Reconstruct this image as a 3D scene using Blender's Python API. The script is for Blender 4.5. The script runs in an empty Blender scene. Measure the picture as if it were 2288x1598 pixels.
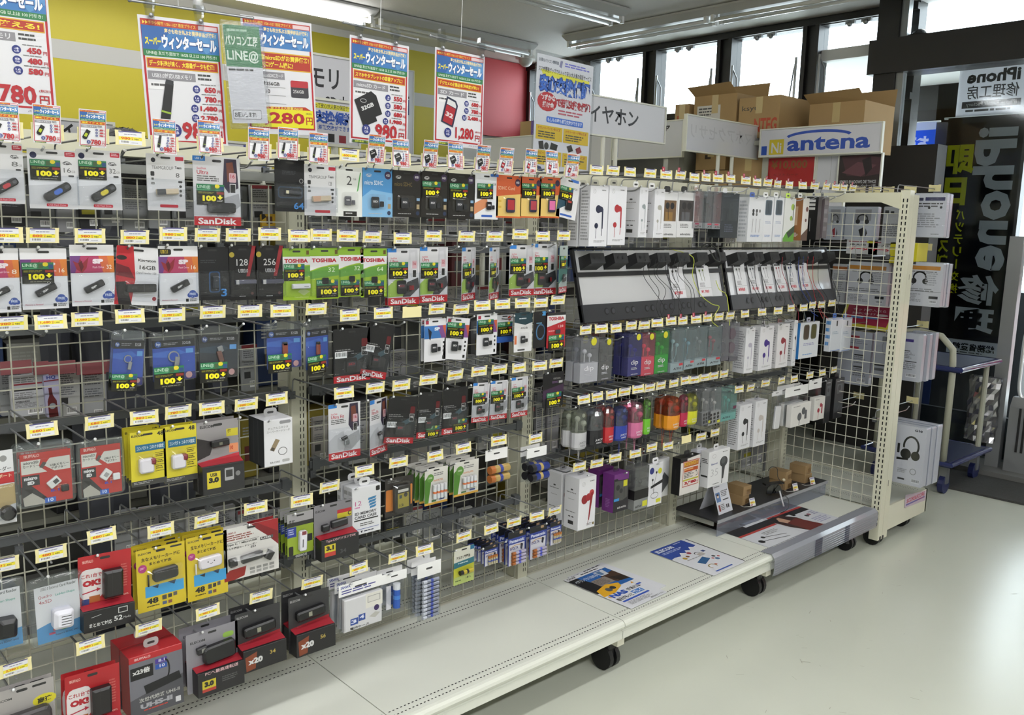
import bpy, math, random, re
from mathutils import Matrix, Vector
random.seed(7)
sc = bpy.context.scene
COL = sc.collection
R = math.radians

# ------------------------------------------------------------ camera, light, exposure
F = 1932.268
YAW, PITCH, ROLL = .7454916, .1556797, .026038
CAM = Vector((-.48526, -2.24322, 1.52087))
_f = Vector((math.sin(YAW)*math.cos(PITCH), math.cos(YAW)*math.cos(PITCH), -math.sin(PITCH)))
_r = Vector((math.cos(YAW), -math.sin(YAW), 0)); _u = _r.cross(_f)
_c, _s = math.cos(ROLL), math.sin(ROLL)
RT, UP = _c*_r + _s*_u, -_s*_r + _c*_u
cam = bpy.data.cameras.new('camera'); cam.sensor_width = 36; cam.lens = F/2288*36; cam.clip_start = .02
camo = bpy.data.objects.new('camera', cam); COL.objects.link(camo)
m = Matrix((( RT.x, UP.x, -_f.x, CAM.x), (RT.y, UP.y, -_f.y, CAM.y), (RT.z, UP.z, -_f.z, CAM.z), (0, 0, 0, 1)))
camo.matrix_world = m
sc.camera = camo
sc.view_settings.view_transform = 'Standard'; sc.view_settings.look = 'None'
sc.view_settings.exposure = 0.0; sc.view_settings.gamma = 1; sc.view_settings.use_curve_mapping = False
sc.cycles.max_bounces = 6; sc.cycles.diffuse_bounces = 4; sc.cycles.glossy_bounces = 3
sc.cycles.transparent_max_bounces = 24; sc.cycles.transmission_bounces = 4
sc.cycles.sample_clamp_indirect = 4
sc.cycles.caustics_reflective = False; sc.cycles.caustics_refractive = False
w = bpy.data.worlds.new('daylight'); sc.world = w; w.use_nodes = True
w.node_tree.nodes['Background'].inputs[0].default_value = (.93, .97, 1, 1)
w.node_tree.nodes['Background'].inputs[1].default_value = 9.0
CEIL, WX, WY = 3.1, 5.79, 4.45          # ceiling height, window wall, coloured wall
def area(name, loc, sx, sy, power, rot=(0, 0, 0), col=(.985, .99, 1), portal=False):
    l = bpy.data.lights.new(name, 'AREA'); l.shape = 'RECTANGLE'; l.size = sx; l.size_y = sy
    l.energy = power; l.color = col; l.cycles.is_portal = portal
    o = bpy.data.objects.new(name, l); COL.objects.link(o); o.location = loc; o.rotation_euler = rot
    return o
# lit fluorescent rows: one in view at the far left, the others behind / above the camera
ROWS_LIT = [(-1.3, 3.40, 3.69), (-3.4, 1.4, 1.5), (-3.4, 3.0, -1.35), (-3.4, 3.0, -3.6)]
for i, (xa, xb, y) in enumerate(ROWS_LIT):
    area('fluorescent_light', ((xa+xb)/2, y, CEIL-.14), xb-xa, .16, (12, 24, 26, 104)[i]*(xb-xa)/4)
area('window_portal', (WX+.12, 2.1, 2.5), 5.0, 1.1, 1, (0, R(90), 0), portal=True).rotation_euler = (R(90), 0, R(90))

def at(u, v, ax, val):                  # the point seen at picture position (u, v) on the plane x, y or z = val
    d = _f*F + RT*(u-1144) - UP*(v-799)
    return CAM + d*((val-CAM[ax])/d[ax])

# ------------------------------------------------------------ materials
MATS = {}
def lin(c): return c/12.92 if c <= .04045 else ((c+.055)/1.055)**2.4
def rgb(h):
    h = h.lstrip('#')
    if len(h) == 3: h = ''.join(a+a for a in h)
    return tuple(lin(int(h[i:i+2], 16)/255) for i in (0, 2, 4))+(1,)
def col(h, rough=.45, metal=0, emit=0, bump=0, var=0, vscale=3, coat=0):
    key = (h, rough, metal, emit, bump, var, coat)
    if key in MATS: return MATS[key]
    mt = bpy.data.materials.new('paint_'+h.strip('#')); mt.use_nodes = True
    nt = mt.node_tree; b = nt.nodes['Principled BSDF']
    k_ = .87 if rough in (.45, .3, .35) and not (metal or emit or var) else 1     # printed paper and card are a little off-white
    b.inputs['Base Color'].default_value = tuple(v*k_ for v in rgb(h)[:3])+(1,); b.inputs['Roughness'].default_value = rough
    b.inputs['Metallic'].default_value = metal
    if coat: b.inputs['Coat Weight'].default_value = coat; b.inputs['Coat Roughness'].default_value = .08
    if emit:
        b.inputs['Emission Color'].default_value = rgb(h); b.inputs['Emission Strength'].default_value = emit
    if var or bump:
        tc = nt.nodes.new('ShaderNodeTexCoord'); n = nt.nodes.new('ShaderNodeTexNoise')
        n.inputs['Scale'].default_value = vscale; n.inputs['Detail'].default_value = 6
        nt.links.new(tc.outputs['Object'], n.inputs['Vector'])
        if var:
            mx = nt.nodes.new('ShaderNodeMix'); mx.data_type = 'RGBA'
            c = rgb(h); mx.inputs[6].default_value = tuple(x*(1-var) for x in c[:3])+(1,)
            mx.inputs[7].default_value = tuple(min(1, x*(1+var)) for x in c[:3])+(1,)
            nt.links.new(n.outputs[0], mx.inputs[0]); nt.links.new(mx.outputs[2], b.inputs['Base Color'])
        if bump:
            bp = nt.nodes.new('ShaderNodeBump'); bp.inputs['Strength'].default_value = bump; bp.inputs['Distance'].default_value = .01
            nt.links.new(n.outputs[0], bp.inputs['Height']); nt.links.new(bp.outputs[0], b.inputs['Normal'])
    MATS[key] = mt; return mt
def clear(tint='fff', gloss=.12, wrinkle=0, name='clear', milk=0):
    key = ('clear', tint, gloss, wrinkle, milk)
    if key in MATS: return MATS[key]
    mt = bpy.data.materials.new(name+'_plastic'); mt.use_nodes = True
    nt = mt.node_tree; nt.nodes.clear()
    out = nt.nodes.new('ShaderNodeOutputMaterial'); tr = nt.nodes.new('ShaderNodeBsdfTransparent')
    gl = nt.nodes.new('ShaderNodeBsdfGlossy'); mx = nt.nodes.new('ShaderNodeMixShader')
    fr = nt.nodes.new('ShaderNodeLayerWeight'); fr.inputs[0].default_value = .3; pw = nt.nodes.new('ShaderNodeMath'); pw.operation = 'POWER'; pw.inputs[1].default_value = 3
    ad = nt.nodes.new('ShaderNodeMath'); ad.operation = 'MULTIPLY_ADD'; ad.inputs[1].default_value = .35; ad.inputs[2].default_value = .03+gloss*.09
    tr.inputs[0].default_value = rgb(tint); gl.inputs['Roughness'].default_value = .12 if wrinkle else .06
    nt.links.new(fr.outputs['Facing'], pw.inputs[0]); nt.links.new(pw.outputs[0], ad.inputs[0]); nt.links.new(ad.outputs[0], mx.inputs[0])
    src = tr
    if milk:
        df = nt.nodes.new('ShaderNodeBsdfDiffuse'); df.inputs[0].default_value = rgb(tint); m2 = nt.nodes.new('ShaderNodeMixShader'); m2.inputs[0].default_value = milk
        nt.links.new(tr.outputs[0], m2.inputs[1]); nt.links.new(df.outputs[0], m2.inputs[2]); src = m2
    nt.links.new(src.outputs[0], mx.inputs[1]); nt.links.new(gl.outputs[0], mx.inputs[2]); nt.links.new(mx.outputs[0], out.inputs[0])
    if wrinkle:
        tc = nt.nodes.new('ShaderNodeTexCoord'); n = nt.nodes.new('ShaderNodeTexNoise'); mp = nt.nodes.new('ShaderNodeMapping')
        mp.inputs['Scale'].default_value = (30, 30, 130); n.inputs['Scale'].default_value = 1; n.inputs['Detail'].default_value = 3
        n.inputs['Distortion'].default_value = 1.2
        bp = nt.nodes.new('ShaderNodeBump'); bp.inputs['Strength'].default_value = wrinkle; bp.inputs['Distance'].default_value = .0015
        nt.links.new(tc.outputs['Object'], mp.inputs[0]); nt.links.new(mp.outputs[0], n.inputs['Vector'])
        nt.links.new(n.outputs[0], bp.inputs['Height'])
        nt.links.new(bp.outputs[0], gl.inputs['Normal'])
    MATS[key] = mt; return mt
def cloth(h):                           # thin printed cloth or film that daylight shines through
    key = ('cloth', h)
    if key in MATS: return MATS[key]
    mt = bpy.data.materials.new('cloth_'+h); mt.use_nodes = True; nt = mt.node_tree; nt.nodes.clear()
    out = nt.nodes.new('ShaderNodeOutputMaterial'); a = nt.nodes.new('ShaderNodeBsdfDiffuse'); b = nt.nodes.new('ShaderNodeBsdfTranslucent'); m_ = nt.nodes.new('ShaderNodeMixShader')
    for n in (a, b): n.inputs[0].default_value = rgb(h)
    nt.links.new(a.outputs[0], m_.inputs[1]); nt.links.new(b.outputs[0], m_.inputs[2]); nt.links.new(m_.outputs[0], out.inputs[0]); MATS[key] = mt; return mt
CLEAR = clear(); SHRINK = clear('f4f6f8', .25, .9, 'shrink_wrap'); BAG = clear('eef0f2', .3, .8, 'bag'); GLASS = clear('eef4f6', .1, 0, 'window')
STEEL = col('96989a', .3, .7); DARKSTEEL = col('5e6163', .42, .3); CREAM = col('cbc9b8', .38); SHELFW = col('d2d4ca', .3, var=.03, vscale=2)
WIREW = col('a9a899', .4); BLACK = col('111', .4); WHITE = col('eeeeec', .45)

# ------------------------------------------------------------ text outlines, cached
TXT = {}
def glyphs(s, bold=0, res=2):
    key = (s, bold, res)
    if key in TXT: return TXT[key]
    c = bpy.data.curves.new('t', 'FONT'); c.body = s; c.size = 1; c.resolution_u = res; c.offset = bold
    o = bpy.data.objects.new('t', c); COL.objects.link(o)
    me = bpy.data.meshes.new_from_object(o.evaluated_get(bpy.context.evaluated_depsgraph_get()))
    vs = [(v.co.x, -v.co.y) for v in me.vertices]; fs = [tuple(p.vertices) for p in me.polygons]
    bpy.data.objects.remove(o); bpy.data.curves.remove(c); bpy.data.meshes.remove(me)
    if vs:
        x0 = min(v[0] for v in vs); x1 = max(v[0] for v in vs); y0 = min(v[1] for v in vs); y1 = max(v[1] for v in vs)
        vs = [((x-x0)/max(1e-6, x1-x0), (y-y0)/max(1e-6, y1-y0)) for x, y in vs]
    TXT[key] = (vs, fs); return TXT[key]

# ------------------------------------------------------------ mesh collector
class MB:
    def __init__(s): s.v = []; s.f = []; s.mi = []; s.m = []; s.sm = set()
    def mat(s, mt):
        if isinstance(mt, str): mt = col(mt)
        if mt not in s.m: s.m.append(mt)
        return s.m.index(mt)
    def poly(s, pts, mt):
        i = len(s.v); s.v += [tuple(p) for p in pts]; s.f.append(tuple(range(i, i+len(pts)))); s.mi.append(s.mat(mt)); return s
    def faces(s, vs, fs, mt):
        i = len(s.v); k = s.mat(mt); s.v += [tuple(p) for p in vs]
        for f in fs: s.f.append(tuple(a+i for a in f)); s.mi.append(k)
        return s
    def box(s, a, b, mt):
        x0, y0, z0 = a; x1, y1, z1 = b
        vs = [(x0,y0,z0),(x1,y0,z0),(x1,y1,z0),(x0,y1,z0),(x0,y0,z1),(x1,y0,z1),(x1,y1,z1),(x0,y1,z1)]
        return s.faces(vs, [(3,2,1,0),(4,5,6,7),(0,1,5,4),(1,2,6,5),(2,3,7,6),(3,0,4,7)], mt)
    def slab(s, out, y0, y1, mt, ch=0, ins=None):   # outline in xz extruded from y0 (back) to y1 (front), front edge chamfered
        n = len(out); cx = sum(p[0] for p in out)/n; cz = sum(p[1] for p in out)/n
        hw = max(abs(p[0]-cx) for p in out); hz = max(abs(p[1]-cz) for p in out)
        ins = ch if ins is None else ins
        d = 1 if y1 > y0 else -1
        kx = 1-ins/max(hw, 1e-6); kz = 1-ins/max(hz, 1e-6)
        rings = [[(x, y0, z) for x, z in out], [(x, y1-d*ch, z) for x, z in out]]
        if ch: rings.append([(cx+(x-cx)*kx, y1, cz+(z-cz)*kz) for x, z in out])
        vs = [p for r in rings for p in r]; fs = []
        for k in range(len(rings)-1):
            for i in range(n): j = (i+1) % n; fs.append((k*n+i, k*n+j, (k+1)*n+j, (k+1)*n+i))
        fs.append(tuple(range(n))[::-1]); fs.append(tuple((len(rings)-1)*n+i for i in range(n)))
        return s.faces(vs, fs, mt)
    def tube(s, pts, r, mt, n=6, closed=False):
        pts = [Vector(p) for p in pts]; N = len(pts); vs = []; fs = []; up = None
        for i, p in enumerate(pts):
            a = pts[(i-1) % N] if (closed or i) else p; b = pts[(i+1) % N] if (closed or i < N-1) else p
            t = (b-a)
            t = t.normalized() if t.length > 1e-9 else Vector((0, 0, 1))
            if up is None: up = t.orthogonal().normalized()
            up = (up-t*up.dot(t)); up = up.normalized() if up.length > 1e-6 else t.orthogonal().normalized()
            q = t.cross(up)
            rr = r[i] if isinstance(r, (list, tuple)) else r
            for k in range(n):
                th = 2*math.pi*(k+.5)/n; vs.append(p+up*rr*math.cos(th)+q*rr*math.sin(th))
        M_ = N if closed else N-1
        for i in range(M_):
            for k in range(n):
                a, b = i*n+k, i*n+(k+1) % n; c, d = ((i+1) % N)*n+(k+1) % n, ((i+1) % N)*n+k; fs.append((a, b, c, d))
        if not closed: fs += [tuple(range(n))[::-1], tuple((N-1)*n+k for k in range(n))]
        return s.faces(vs, fs, mt)
    def cyl(s, a, b, r, mt, n=12): return s.tube([a, b], r, mt, n)
    def dome(s, c, r, mt, n=16, m_=6, flip=1):      # half sphere hanging down (flip=-1) or standing up
        vs = []; fs = []
        for j in range(m_+1):
            ph = math.pi/2*j/m_
            for i in range(n): th = 2*math.pi*i/n; vs.append((c[0]+r*math.cos(ph)*math.cos(th), c[1]+r*math.cos(ph)*math.sin(th), c[2]+flip*r*math.sin(ph)))
        for j in range(m_):
            for i in range(n): k = (i+1) % n; fs.append((j*n+i, j*n+k, (j+1)*n+k, (j+1)*n+i))
        return s.faces(vs, fs, mt)
    def ball(s, c, r, mt): s.dome(c, r, mt, 8, 3, 1); return s.dome(c, r, mt, 8, 3, -1)
    def build(s, name, parent=None, loc=None, rot=None, smooth=False):
        me = bpy.data.meshes.new(name); me.from_pydata(s.v, [], s.f)
        for mt in s.m: me.materials.append(mt)
        me.polygons.foreach_set('material_index', s.mi)
        if smooth: me.polygons.foreach_set('use_smooth', [True]*len(s.f))
        me.update()
        return inst(name, me, parent, loc, rot)
def inst(name, me, parent=None, loc=None, rot=None, scale=None):
    o = bpy.data.objects.new(name, me); COL.objects.link(o)
    if parent is not None: o.parent = parent
    if loc is not None: o.location = loc
    if rot is not None: o.rotation_euler = rot
    if scale is not None: o.scale = scale
    return o
LABELS = {}
def bare(s): return re.sub(r'[\d,.]+', '#', s)
def tag(o, label, cat, group=None, kind=None):
    label = ' '.join(label.split()[:15]).rstrip(',')
    LABELS[bare(label)] = 1; k = LABELS.get(label, 0)+1; LABELS[label] = k
    o['label'] = label; o['category'] = cat
    if group: o['group'] = group
    if kind: o['kind'] = kind
    return o
def thing(name, label, cat, loc=(0, 0, 0), rot=(0, 0, 0), group=None):
    o = bpy.data.objects.new(name, None); COL.objects.link(o); o.empty_display_size = .02
    o.location = loc; o.rotation_euler = rot
    return tag(o, label, cat, group)
def struct(mb, name, **k):
    o = mb.build(name, **k); o['kind'] = 'structure'; return o
def dup(root, loc=None, rot=None, label=None):
    r = root.copy(); COL.objects.link(r)
    if loc is not None: r.location = loc
    if rot is not None: r.rotation_euler = rot
    if label: label = ' '.join(label.split()[:15]).rstrip(','); r['label'] = label; LABELS[bare(label)] = 1; LABELS[label] = LABELS.get(label, 0)+1
    for ch in list(root.children):
        c = ch.copy(); COL.objects.link(c); c.parent = r
        for g in ch.children: d = g.copy(); COL.objects.link(d); d.parent = c
    return r

# ------------------------------------------------------------ 2-D artwork printed on a face
def rrect(x, y, w, h, r, n=3):          # rounded outline, clockwise from top left, y downward
    r = min(r, w/2, h/2); P = []
    for cx, cy, a0 in ((x+w-r, y+r, -90), (x+w-r, y+h-r, 0), (x+r, y+h-r, 90), (x+r, y+r, 180)):
        for k in range(n+1): a = R(a0+90*k/n); P.append((cx+r*math.cos(a), cy+r*math.sin(a)))
    return P
EPS = 4e-5
def paint(mb, art, W, H, o=None, ex=(1, 0, 0), ey=(0, 0, -1), nn=(0, -1, 0), k0=1):
    o = Vector(o if o is not None else (-W/2, 0, 0)); ex = Vector(ex); ey = Vector(ey); nn = Vector(nn); k = k0
    sx, sy = W/100, H/100
    def P3(x, y): return o+ex*(x*sx)+ey*(y*sy)+nn*(k*EPS)
    for a in art:
        t = a[0]
        if t == 'R':
            _, x, y, w_, h_, c = a[:6]; r = a[6] if len(a) > 6 else 0
            if r:
                pts = rrect(x*sx, y*sy, w_*sx, h_*sy, r*sx); mb.poly([P3(p[0]/sx, p[1]/sy) for p in pts], c)
            else: mb.poly([P3(x, y), P3(x+w_, y), P3(x+w_, y+h_), P3(x, y+h_)], c)
        elif t == 'C':
            _, x, y, rx, c = a[:5]; ry = a[5] if len(a) > 5 else rx*sx/sy
            mb.poly([P3(x+rx*math.cos(q*math.pi/8), y+ry*math.sin(q*math.pi/8)) for q in range(16)], c)
        elif t == 'P': mb.poly([P3(*p) for p in a[1]], a[2])
        elif t == 'T':
            _, x, y, w_, h_, c, s = a[:7]; b = a[7] if len(a) > 7 else 0; rot = a[8] if len(a) > 8 else 0
            vs, fs = glyphs(s, b)
            if rot:
                cr, sr = math.cos(R(rot)), math.sin(R(rot)); q = []
                for u, v in vs:
                    dx, dy = (u-.5)*w_*sx, (v-.5)*h_*sy; q.append(P3(x+w_/2+(dx*cr-dy*sr)/sx, y+h_/2+(dx*sr+dy*cr)/sy))
                mb.faces(q, fs, c)
            else: mb.faces([P3(x+u*w_, y+v*h_) for u, v in vs], fs, c)
        elif t == 'L':                  # lines of fine print too small to read
            _, x, y, w_, h_, n, c = a[:7]
            rnd = random.Random(int(x*7+y*13+n))
            for i in range(n):
                yy = y+h_*i/n; xx = x; e = x+w_*rnd.uniform(.7, 1)
                while xx < e:
                    l = min(e-xx, w_*rnd.uniform(.08, .3)); mb.poly([P3(xx, yy), P3(xx+l, yy), P3(xx+l, yy+h_/n*.5), P3(xx, yy+h_/n*.5)], c); xx += l+w_*.03
        elif t == 'B':                  # bar code
            _, x, y, w_, h_ = a[:5]; rnd = random.Random(int(x+y*3)); mb.poly([P3(x, y), P3(x+w_, y), P3(x+w_, y+h_), P3(x, y+h_)], 'eee'); k += 1
            xx = x+w_*.06
            while xx < x+w_*.92: l = w_*rnd.uniform(.02, .06); mb.poly([P3(xx, y+h_*.1), P3(xx+l, y+h_*.1), P3(xx+l, y+h_*.75), P3(xx, y+h_*.75)], '222'); xx += l+w_*rnd.uniform(.02, .05)
        elif t == 'W':                  # thick stroke through points: (pts, width, colour), closed optional
            pts, wd, c = a[1:4]
            for i in range(len(pts)-1):
                (x1, y1), (x2, y2) = pts[i], pts[i+1]; dx, dy = (x2-x1)*sx, (y2-y1)*sy; l = math.hypot(dx, dy) or 1
                nx, ny = -dy/l*wd*sx/2, dx/l*wd*sx/2; ex_, ey_ = dx/l*wd*sx*.3, dy/l*wd*sx*.3
                mb.poly([P3((x1*sx+nx-ex_)/sx, (y1*sy+ny-ey_)/sy), P3((x2*sx+nx+ex_)/sx, (y2*sy+ny+ey_)/sy), P3((x2*sx-nx+ex_)/sx, (y2*sy-ny+ey_)/sy), P3((x1*sx-nx-ex_)/sx, (y1*sy-ny-ey_)/sy)], c)
        k += 1
    return mb
def arc(cx, cy, rx, ry, a0, a1, n=14): return [(cx+rx*math.cos(R(a0+(a1-a0)*i/n)), cy+ry*math.sin(R(a0+(a1-a0)*i/n))) for i in range(n+1)]
# ------------------------------------------------------------ the room
XL, YB = -5.0, -5.5
def plane(name, pts, mt): b = MB(); b.poly(pts, mt); return struct(b, name)
fl = col('c0c3b6', .24, var=.07, vscale=1.3)
b = MB(); b.box((XL, YB, -.1), (WX+3.2, WY, 0), fl); struct(b, 'floor')
# scuff marks of the worn vinyl floor
b = MB(); rnd = random.Random(3)
for i in range(260):
    x = rnd.uniform(1.2, 6); y = rnd.uniform(-3.2, -.35); l = rnd.uniform(.004, .03); a = rnd.uniform(0, 6.3); q = rnd.uniform(.0008, .0025)
    b.poly([(x, y, .0006), (x+l*math.cos(a), y+l*math.sin(a), .0006), (x+l*math.cos(a)-q*math.sin(a), y+l*math.sin(a)+q*math.cos(a), .0006), (x-q*math.sin(a), y+q*math.cos(a), .0006)], col('8f8c7e', .5))
o = b.build('scuff_marks'); tag(o, 'small grey scuff marks scattered over the beige shop floor', 'scuff marks', kind='stuff')
b = MB(); b.box((XL, YB, CEIL), (WX+.2, WY, CEIL+.1), col('d2d0cc', .7, bump=.15, vscale=60)); struct(b, 'ceiling')
YEL = col('beb02c', .5); wallm = col('cfcdc8', .6)
b = MB(); b.box((XL, WY, 0), (WX+.2, WY+.12, CEIL), wallm)
yy = WY-.004
b.poly([(XL, yy, 1.9), (4.95, yy, 1.9), (4.95, yy, 3.04), (XL, yy, 3.04)], YEL)
b.poly([(XL, yy-.002, 2.545), (4.95, yy-.002, 2.555), (4.95, yy-.002, 2.67), (XL, yy-.002, 2.69)], col('b9b8b4', .5))
struct(b, 'wall_back')
b = MB(); b.box((4.95, WY-.03, 2.36), (5.775, WY-.005, CEIL-.005), col('bf464c', .5)); o = b.build('red_wall_panel')
tag(o, 'coral red panel on the yellow wall beside the window corner', 'wall panel')
b = MB(); b.box((XL-.1, YB, 0), (XL, WY, CEIL), wallm); struct(b, 'wall_left')
b = MB(); b.box((XL, YB-.1, 0), (WX, YB, CEIL), wallm); struct(b, 'wall_front')
# window wall: dark bronze frame around paired panes
FR = col('1d1b1a', .4); b = MB()
b.box((WX, .5, 0), (WX+.12, WY+.1, 2.49), FR); b.box((WX, .5, 3.035), (WX+.12, WY+.1, CEIL), FR)
panes = [(.6, 1.226), (1.36, 1.987), (2.13, 2.76), (2.91, 3.54), (3.69, 4.365)]
ys = [.5]+[v for p in panes for v in p]+[WY+.1]
for i in range(0, len(ys), 2): b.box((WX, ys[i], 2.49), (WX+.12, ys[i+1], 3.035), FR)
for ya, yb in panes: b.box((WX-.03, ya-.035, 2.455), (WX, ya, 3.07), FR); b.box((WX-.03, yb, 2.455), (WX, yb+.035, 3.07), FR)
b.box((WX-.035, .5, 2.44), (WX, WY, 2.485), FR); b.box((WX-.035, .5, 3.04), (WX, WY, 3.085), FR)
struct(b, 'wall_right')
for i, (ya, yb) in enumerate(panes):
    b = MB(); b.box((WX+.05, ya, 2.49), (WX+.056, yb, 3.035), GLASS); wnd = struct(b, 'window_%d' % (i+1))
    for s, y in ((1, ya+.03), (-1, yb-.03)):            # folding stays left and right
        q = MB(); q.box((WX-.05, y-.008, 2.5), (WX-.04, y+.008, 2.82), STEEL); q.tube([(WX-.045, y, 2.8), (WX-.02, y+.03*s, 2.72), (WX-.03, y+.045*s, 2.53)], .006, STEEL); q.ball((WX-.05, y, 2.5), .018, STEEL)
        q.build('window_stay', wnd)
    q = MB(); ym = (ya+yb)/2
    for d in (-.06, .06): q.box((WX-.06, ym+d-.035, 3.0), (WX-.035, ym+d+.035, 3.03), STEEL); q.ball((WX-.06, ym+d, 3.0), .02, STEEL)
    q.build('window_latch', wnd)
# ------------------------------------------------------------ ceiling fittings
def fixture(p, q, lit, label, tubes=2, side=0):
    p = Vector(p); q = Vector(q); d = (q-p).normalized(); n = Vector((-d.y, d.x, 0)); L = (q-p).length
    t = thing('fluorescent_fixture', label, 'ceiling light', (p+q)/2, (0, 0, math.atan2(d.y, d.x)))
    b = MB(); hw = .12
    prof = [(-hw, .05), (-hw, .035), (-.05, .0), (.05, 0), (hw, .035), (hw, .05)]
    i0 = len(b.v); vs = [(s*L/2, y, z) for s in (-1, 1) for y, z in prof]; n_ = len(prof)
    b.faces(vs, [(k, (k+1) % n_, n_+(k+1) % n_, n_+k) for k in range(n_)]+[tuple(range(n_))[::-1], tuple(range(n_, 2*n_))], col('c9c9c6', .35)); b.build('housing', t)
    tm = col('ffffff', .3, emit=14) if lit else col('dcdedd', .15, coat=.5)
    segs = max(1, round(L/1.25))
    for k in range(segs):
        x0 = -L/2+L*k/segs+.03; x1 = -L/2+L*(k+1)/segs-.03
        for y in ((-.055, .055) if tubes == 2 else (0,)):
            b = MB(); b.cyl((x0+.02, y, -.035), (x1-.02, y, -.035), .014, tm, 10); b.build('tube', t, smooth=True)
            for x in (x0, x1): b = MB(); b.box((x-.012, y-.016, -.05), (x+.012, y+.016, 0), col('e4e4e2', .4)); b.build('lamp_holder', t)
    return t
ZF = CEIL-.055
fixture((-1.3, 3.69, ZF), (3.41, 3.69, ZF), True, 'lit fluorescent strip at top left before the yellow wall')
fixture((3.44, 3.69, ZF), (5.1, 3.69, ZF), False, 'unlit twin tube fixture running on from the lit strip')
fixture((1.6, 2.25, ZF), (4.66, 2.25, ZF), False, 'unlit twin tube fixture at the top centre of the ceiling')
fixture((5.08, 3.14, ZF), (5.08, -1.2, ZF), False, 'unlit fixture running beside the row of windows')
for y, l in ((1.5, 'lit strip above the far side of the rack, beyond the picture'), (-1.35, 'lit strip over the aisle in front of the rack'), (-3.6, 'lit strip farthest behind the viewer')):
    fixture((-3.4, y, ZF), (1.4 if y == 1.5 else 3.0, y, ZF), True, l)
t = thing('smoke_detector', 'round white smoke detector on the ceiling at the window corner', 'smoke detector', (5.45, 4.1, CEIL))
b = MB(); b.cyl((0, 0, 0), (0, 0, -.03), .1, 'd8d6d2', 20); b.build('base', t); b = MB(); b.dome((0, 0, -.03), .07, 'c9c8c4', 16, 5, -1); b.build('sensor', t, smooth=True)

# ------------------------------------------------------------ entrance: frame, glass, banners, vestibule
EX = 5.6
b = MB(); b.box((EX, .55, 0), (EX+.19, .70, CEIL), FR); b.box((EX-.02, -3.2, 2.6), (EX+.2, .74, 2.83), FR); struct(b, 'trim_1')
b = MB(); b.box((EX+.02, .50, 0), (EX+.08, .548, 2.6), col('8d8f8f', .3, .7)); b.box((EX+.02, .50, 2.83), (EX+.08, .548, CEIL), col('8d8f8f', .3, .7)); struct(b, 'trim_2')
for z0, z1, n in ((0.02, 2.6, 6), (2.83, CEIL, 7)):
    b = MB(); b.box((EX+.045, -1.6, z0), (EX+.053, .50, z1), GLASS); struct(b, 'window_%d' % n)
b = MB(); b.box((EX+.03, -1.68, 0), (EX+.09, -1.6, 2.6), col('8d8f8f', .3, .7)); struct(b, 'trim_3')
b = MB(); b.box((EX-.1, -5.5, 0), (EX+.1, -1.9, CEIL), wallm); struct(b, 'wall_entrance')
o = MB(); o.dome((EX+.08, .44, 2.83), .055, col('15151a', .12, coat=.8), 20, 8); o.cyl((EX+.08, .44, 2.83), (EX+.08, .44, 2.845), .075, BLACK, 20)
tag(o.build('dome_camera', smooth=True), 'black dome camera sitting on the entrance beam', 'camera')
# vestibule beyond the glass
VX = 7.4
b = MB(); b.box((EX+.22, -3.2, 2.78), (VX, 1.3, 2.86), col('d8d8d6', .6)); struct(b, 'trim_4')
b = MB()
for y in (-3.2, -2.3, -1.45, -.62, .25, .78, 1.25): b.box((VX, y, 0), (VX+.1, y+(.09 if y != .78 else .2), 2.78), FR)
b.box((VX, -3.2, 2.46), (VX+.1, 1.35, 2.78), FR); b.box((VX, -3.2, 0), (VX+.1, 1.35, .12), FR); struct(b, 'trim_5')
b = MB(); b.box((VX+.3, -9, -.12), (30, 9, -.02), col('e4e4e0', .8, var=.05)); o = struct(b, 'ground')
b = MB(); b.box((6.25, -.25, 0), (6.6, 1.3, 1.12), col('1c1d22', .5)); b.box((6.24, .35, .1), (6.25, .6, 1.0), col('1c2c5a', .4)); tag(b.build('vestibule_dark_block'), 'dark block added to darken the vestibule behind the glass', 'dark block')  # invented dark block, put here to darken the view through the lower glass
b = MB(); b.box((EX+.12, -1.6, 0), (EX+.16, .5, .32), col('26282c', .5)); struct(b, 'trim_6')
# long dark banner with mirrored writing (seen from behind through the glass)
def banner(name, label, x, y0, y1, z0, z1, base, art, cat='banner'):
    art = [tuple(cloth(q) if isinstance(q, str) and k == {'R': 5, 'C': 4, 'P': 2, 'W': 3, 'L': 6}.get(a[0], 5) else q for k, q in enumerate(a)) for a in art]
    t = thing(name, label, cat, (x, (y0+y1)/2, z1)); W, H = y1-y0, z1-z0
    n = 10; vs = []; b = MB()
    for k in range(2):
        for i in range(n+1): vs.append((k*.004, W/2-W*i/n, 0)); vs.append((k*.004, W/2-W*i/n, -H))
    q = 2*(n+1); fs = [(2*i, 2*i+1, 2*i+3, 2*i+2) for i in range(n)]+[(q+2*i, q+2*i+1, q+2*i+3, q+2*i+2) for i in range(n)]
    b.faces(vs, fs, base); paint(b, art, W, H, (0, W/2, 0), (0, -1, 0), (0, 0, -1), (-1, 0, 0), k0=20)
    b.build('cloth', t); b = MB(); b.cyl((.01, -W/2-.03, 0), (.01, W/2+.03, 0), .008, 'ddd', 8); b.build('rod', t); return t
def mirror(art):                        # writing seen from its back
    out = []
    for a in art:
        if a[0] == 'T': out.append(('TM',)+a[1:])
        else: out.append(a)
    return out
_paint = paint
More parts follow.
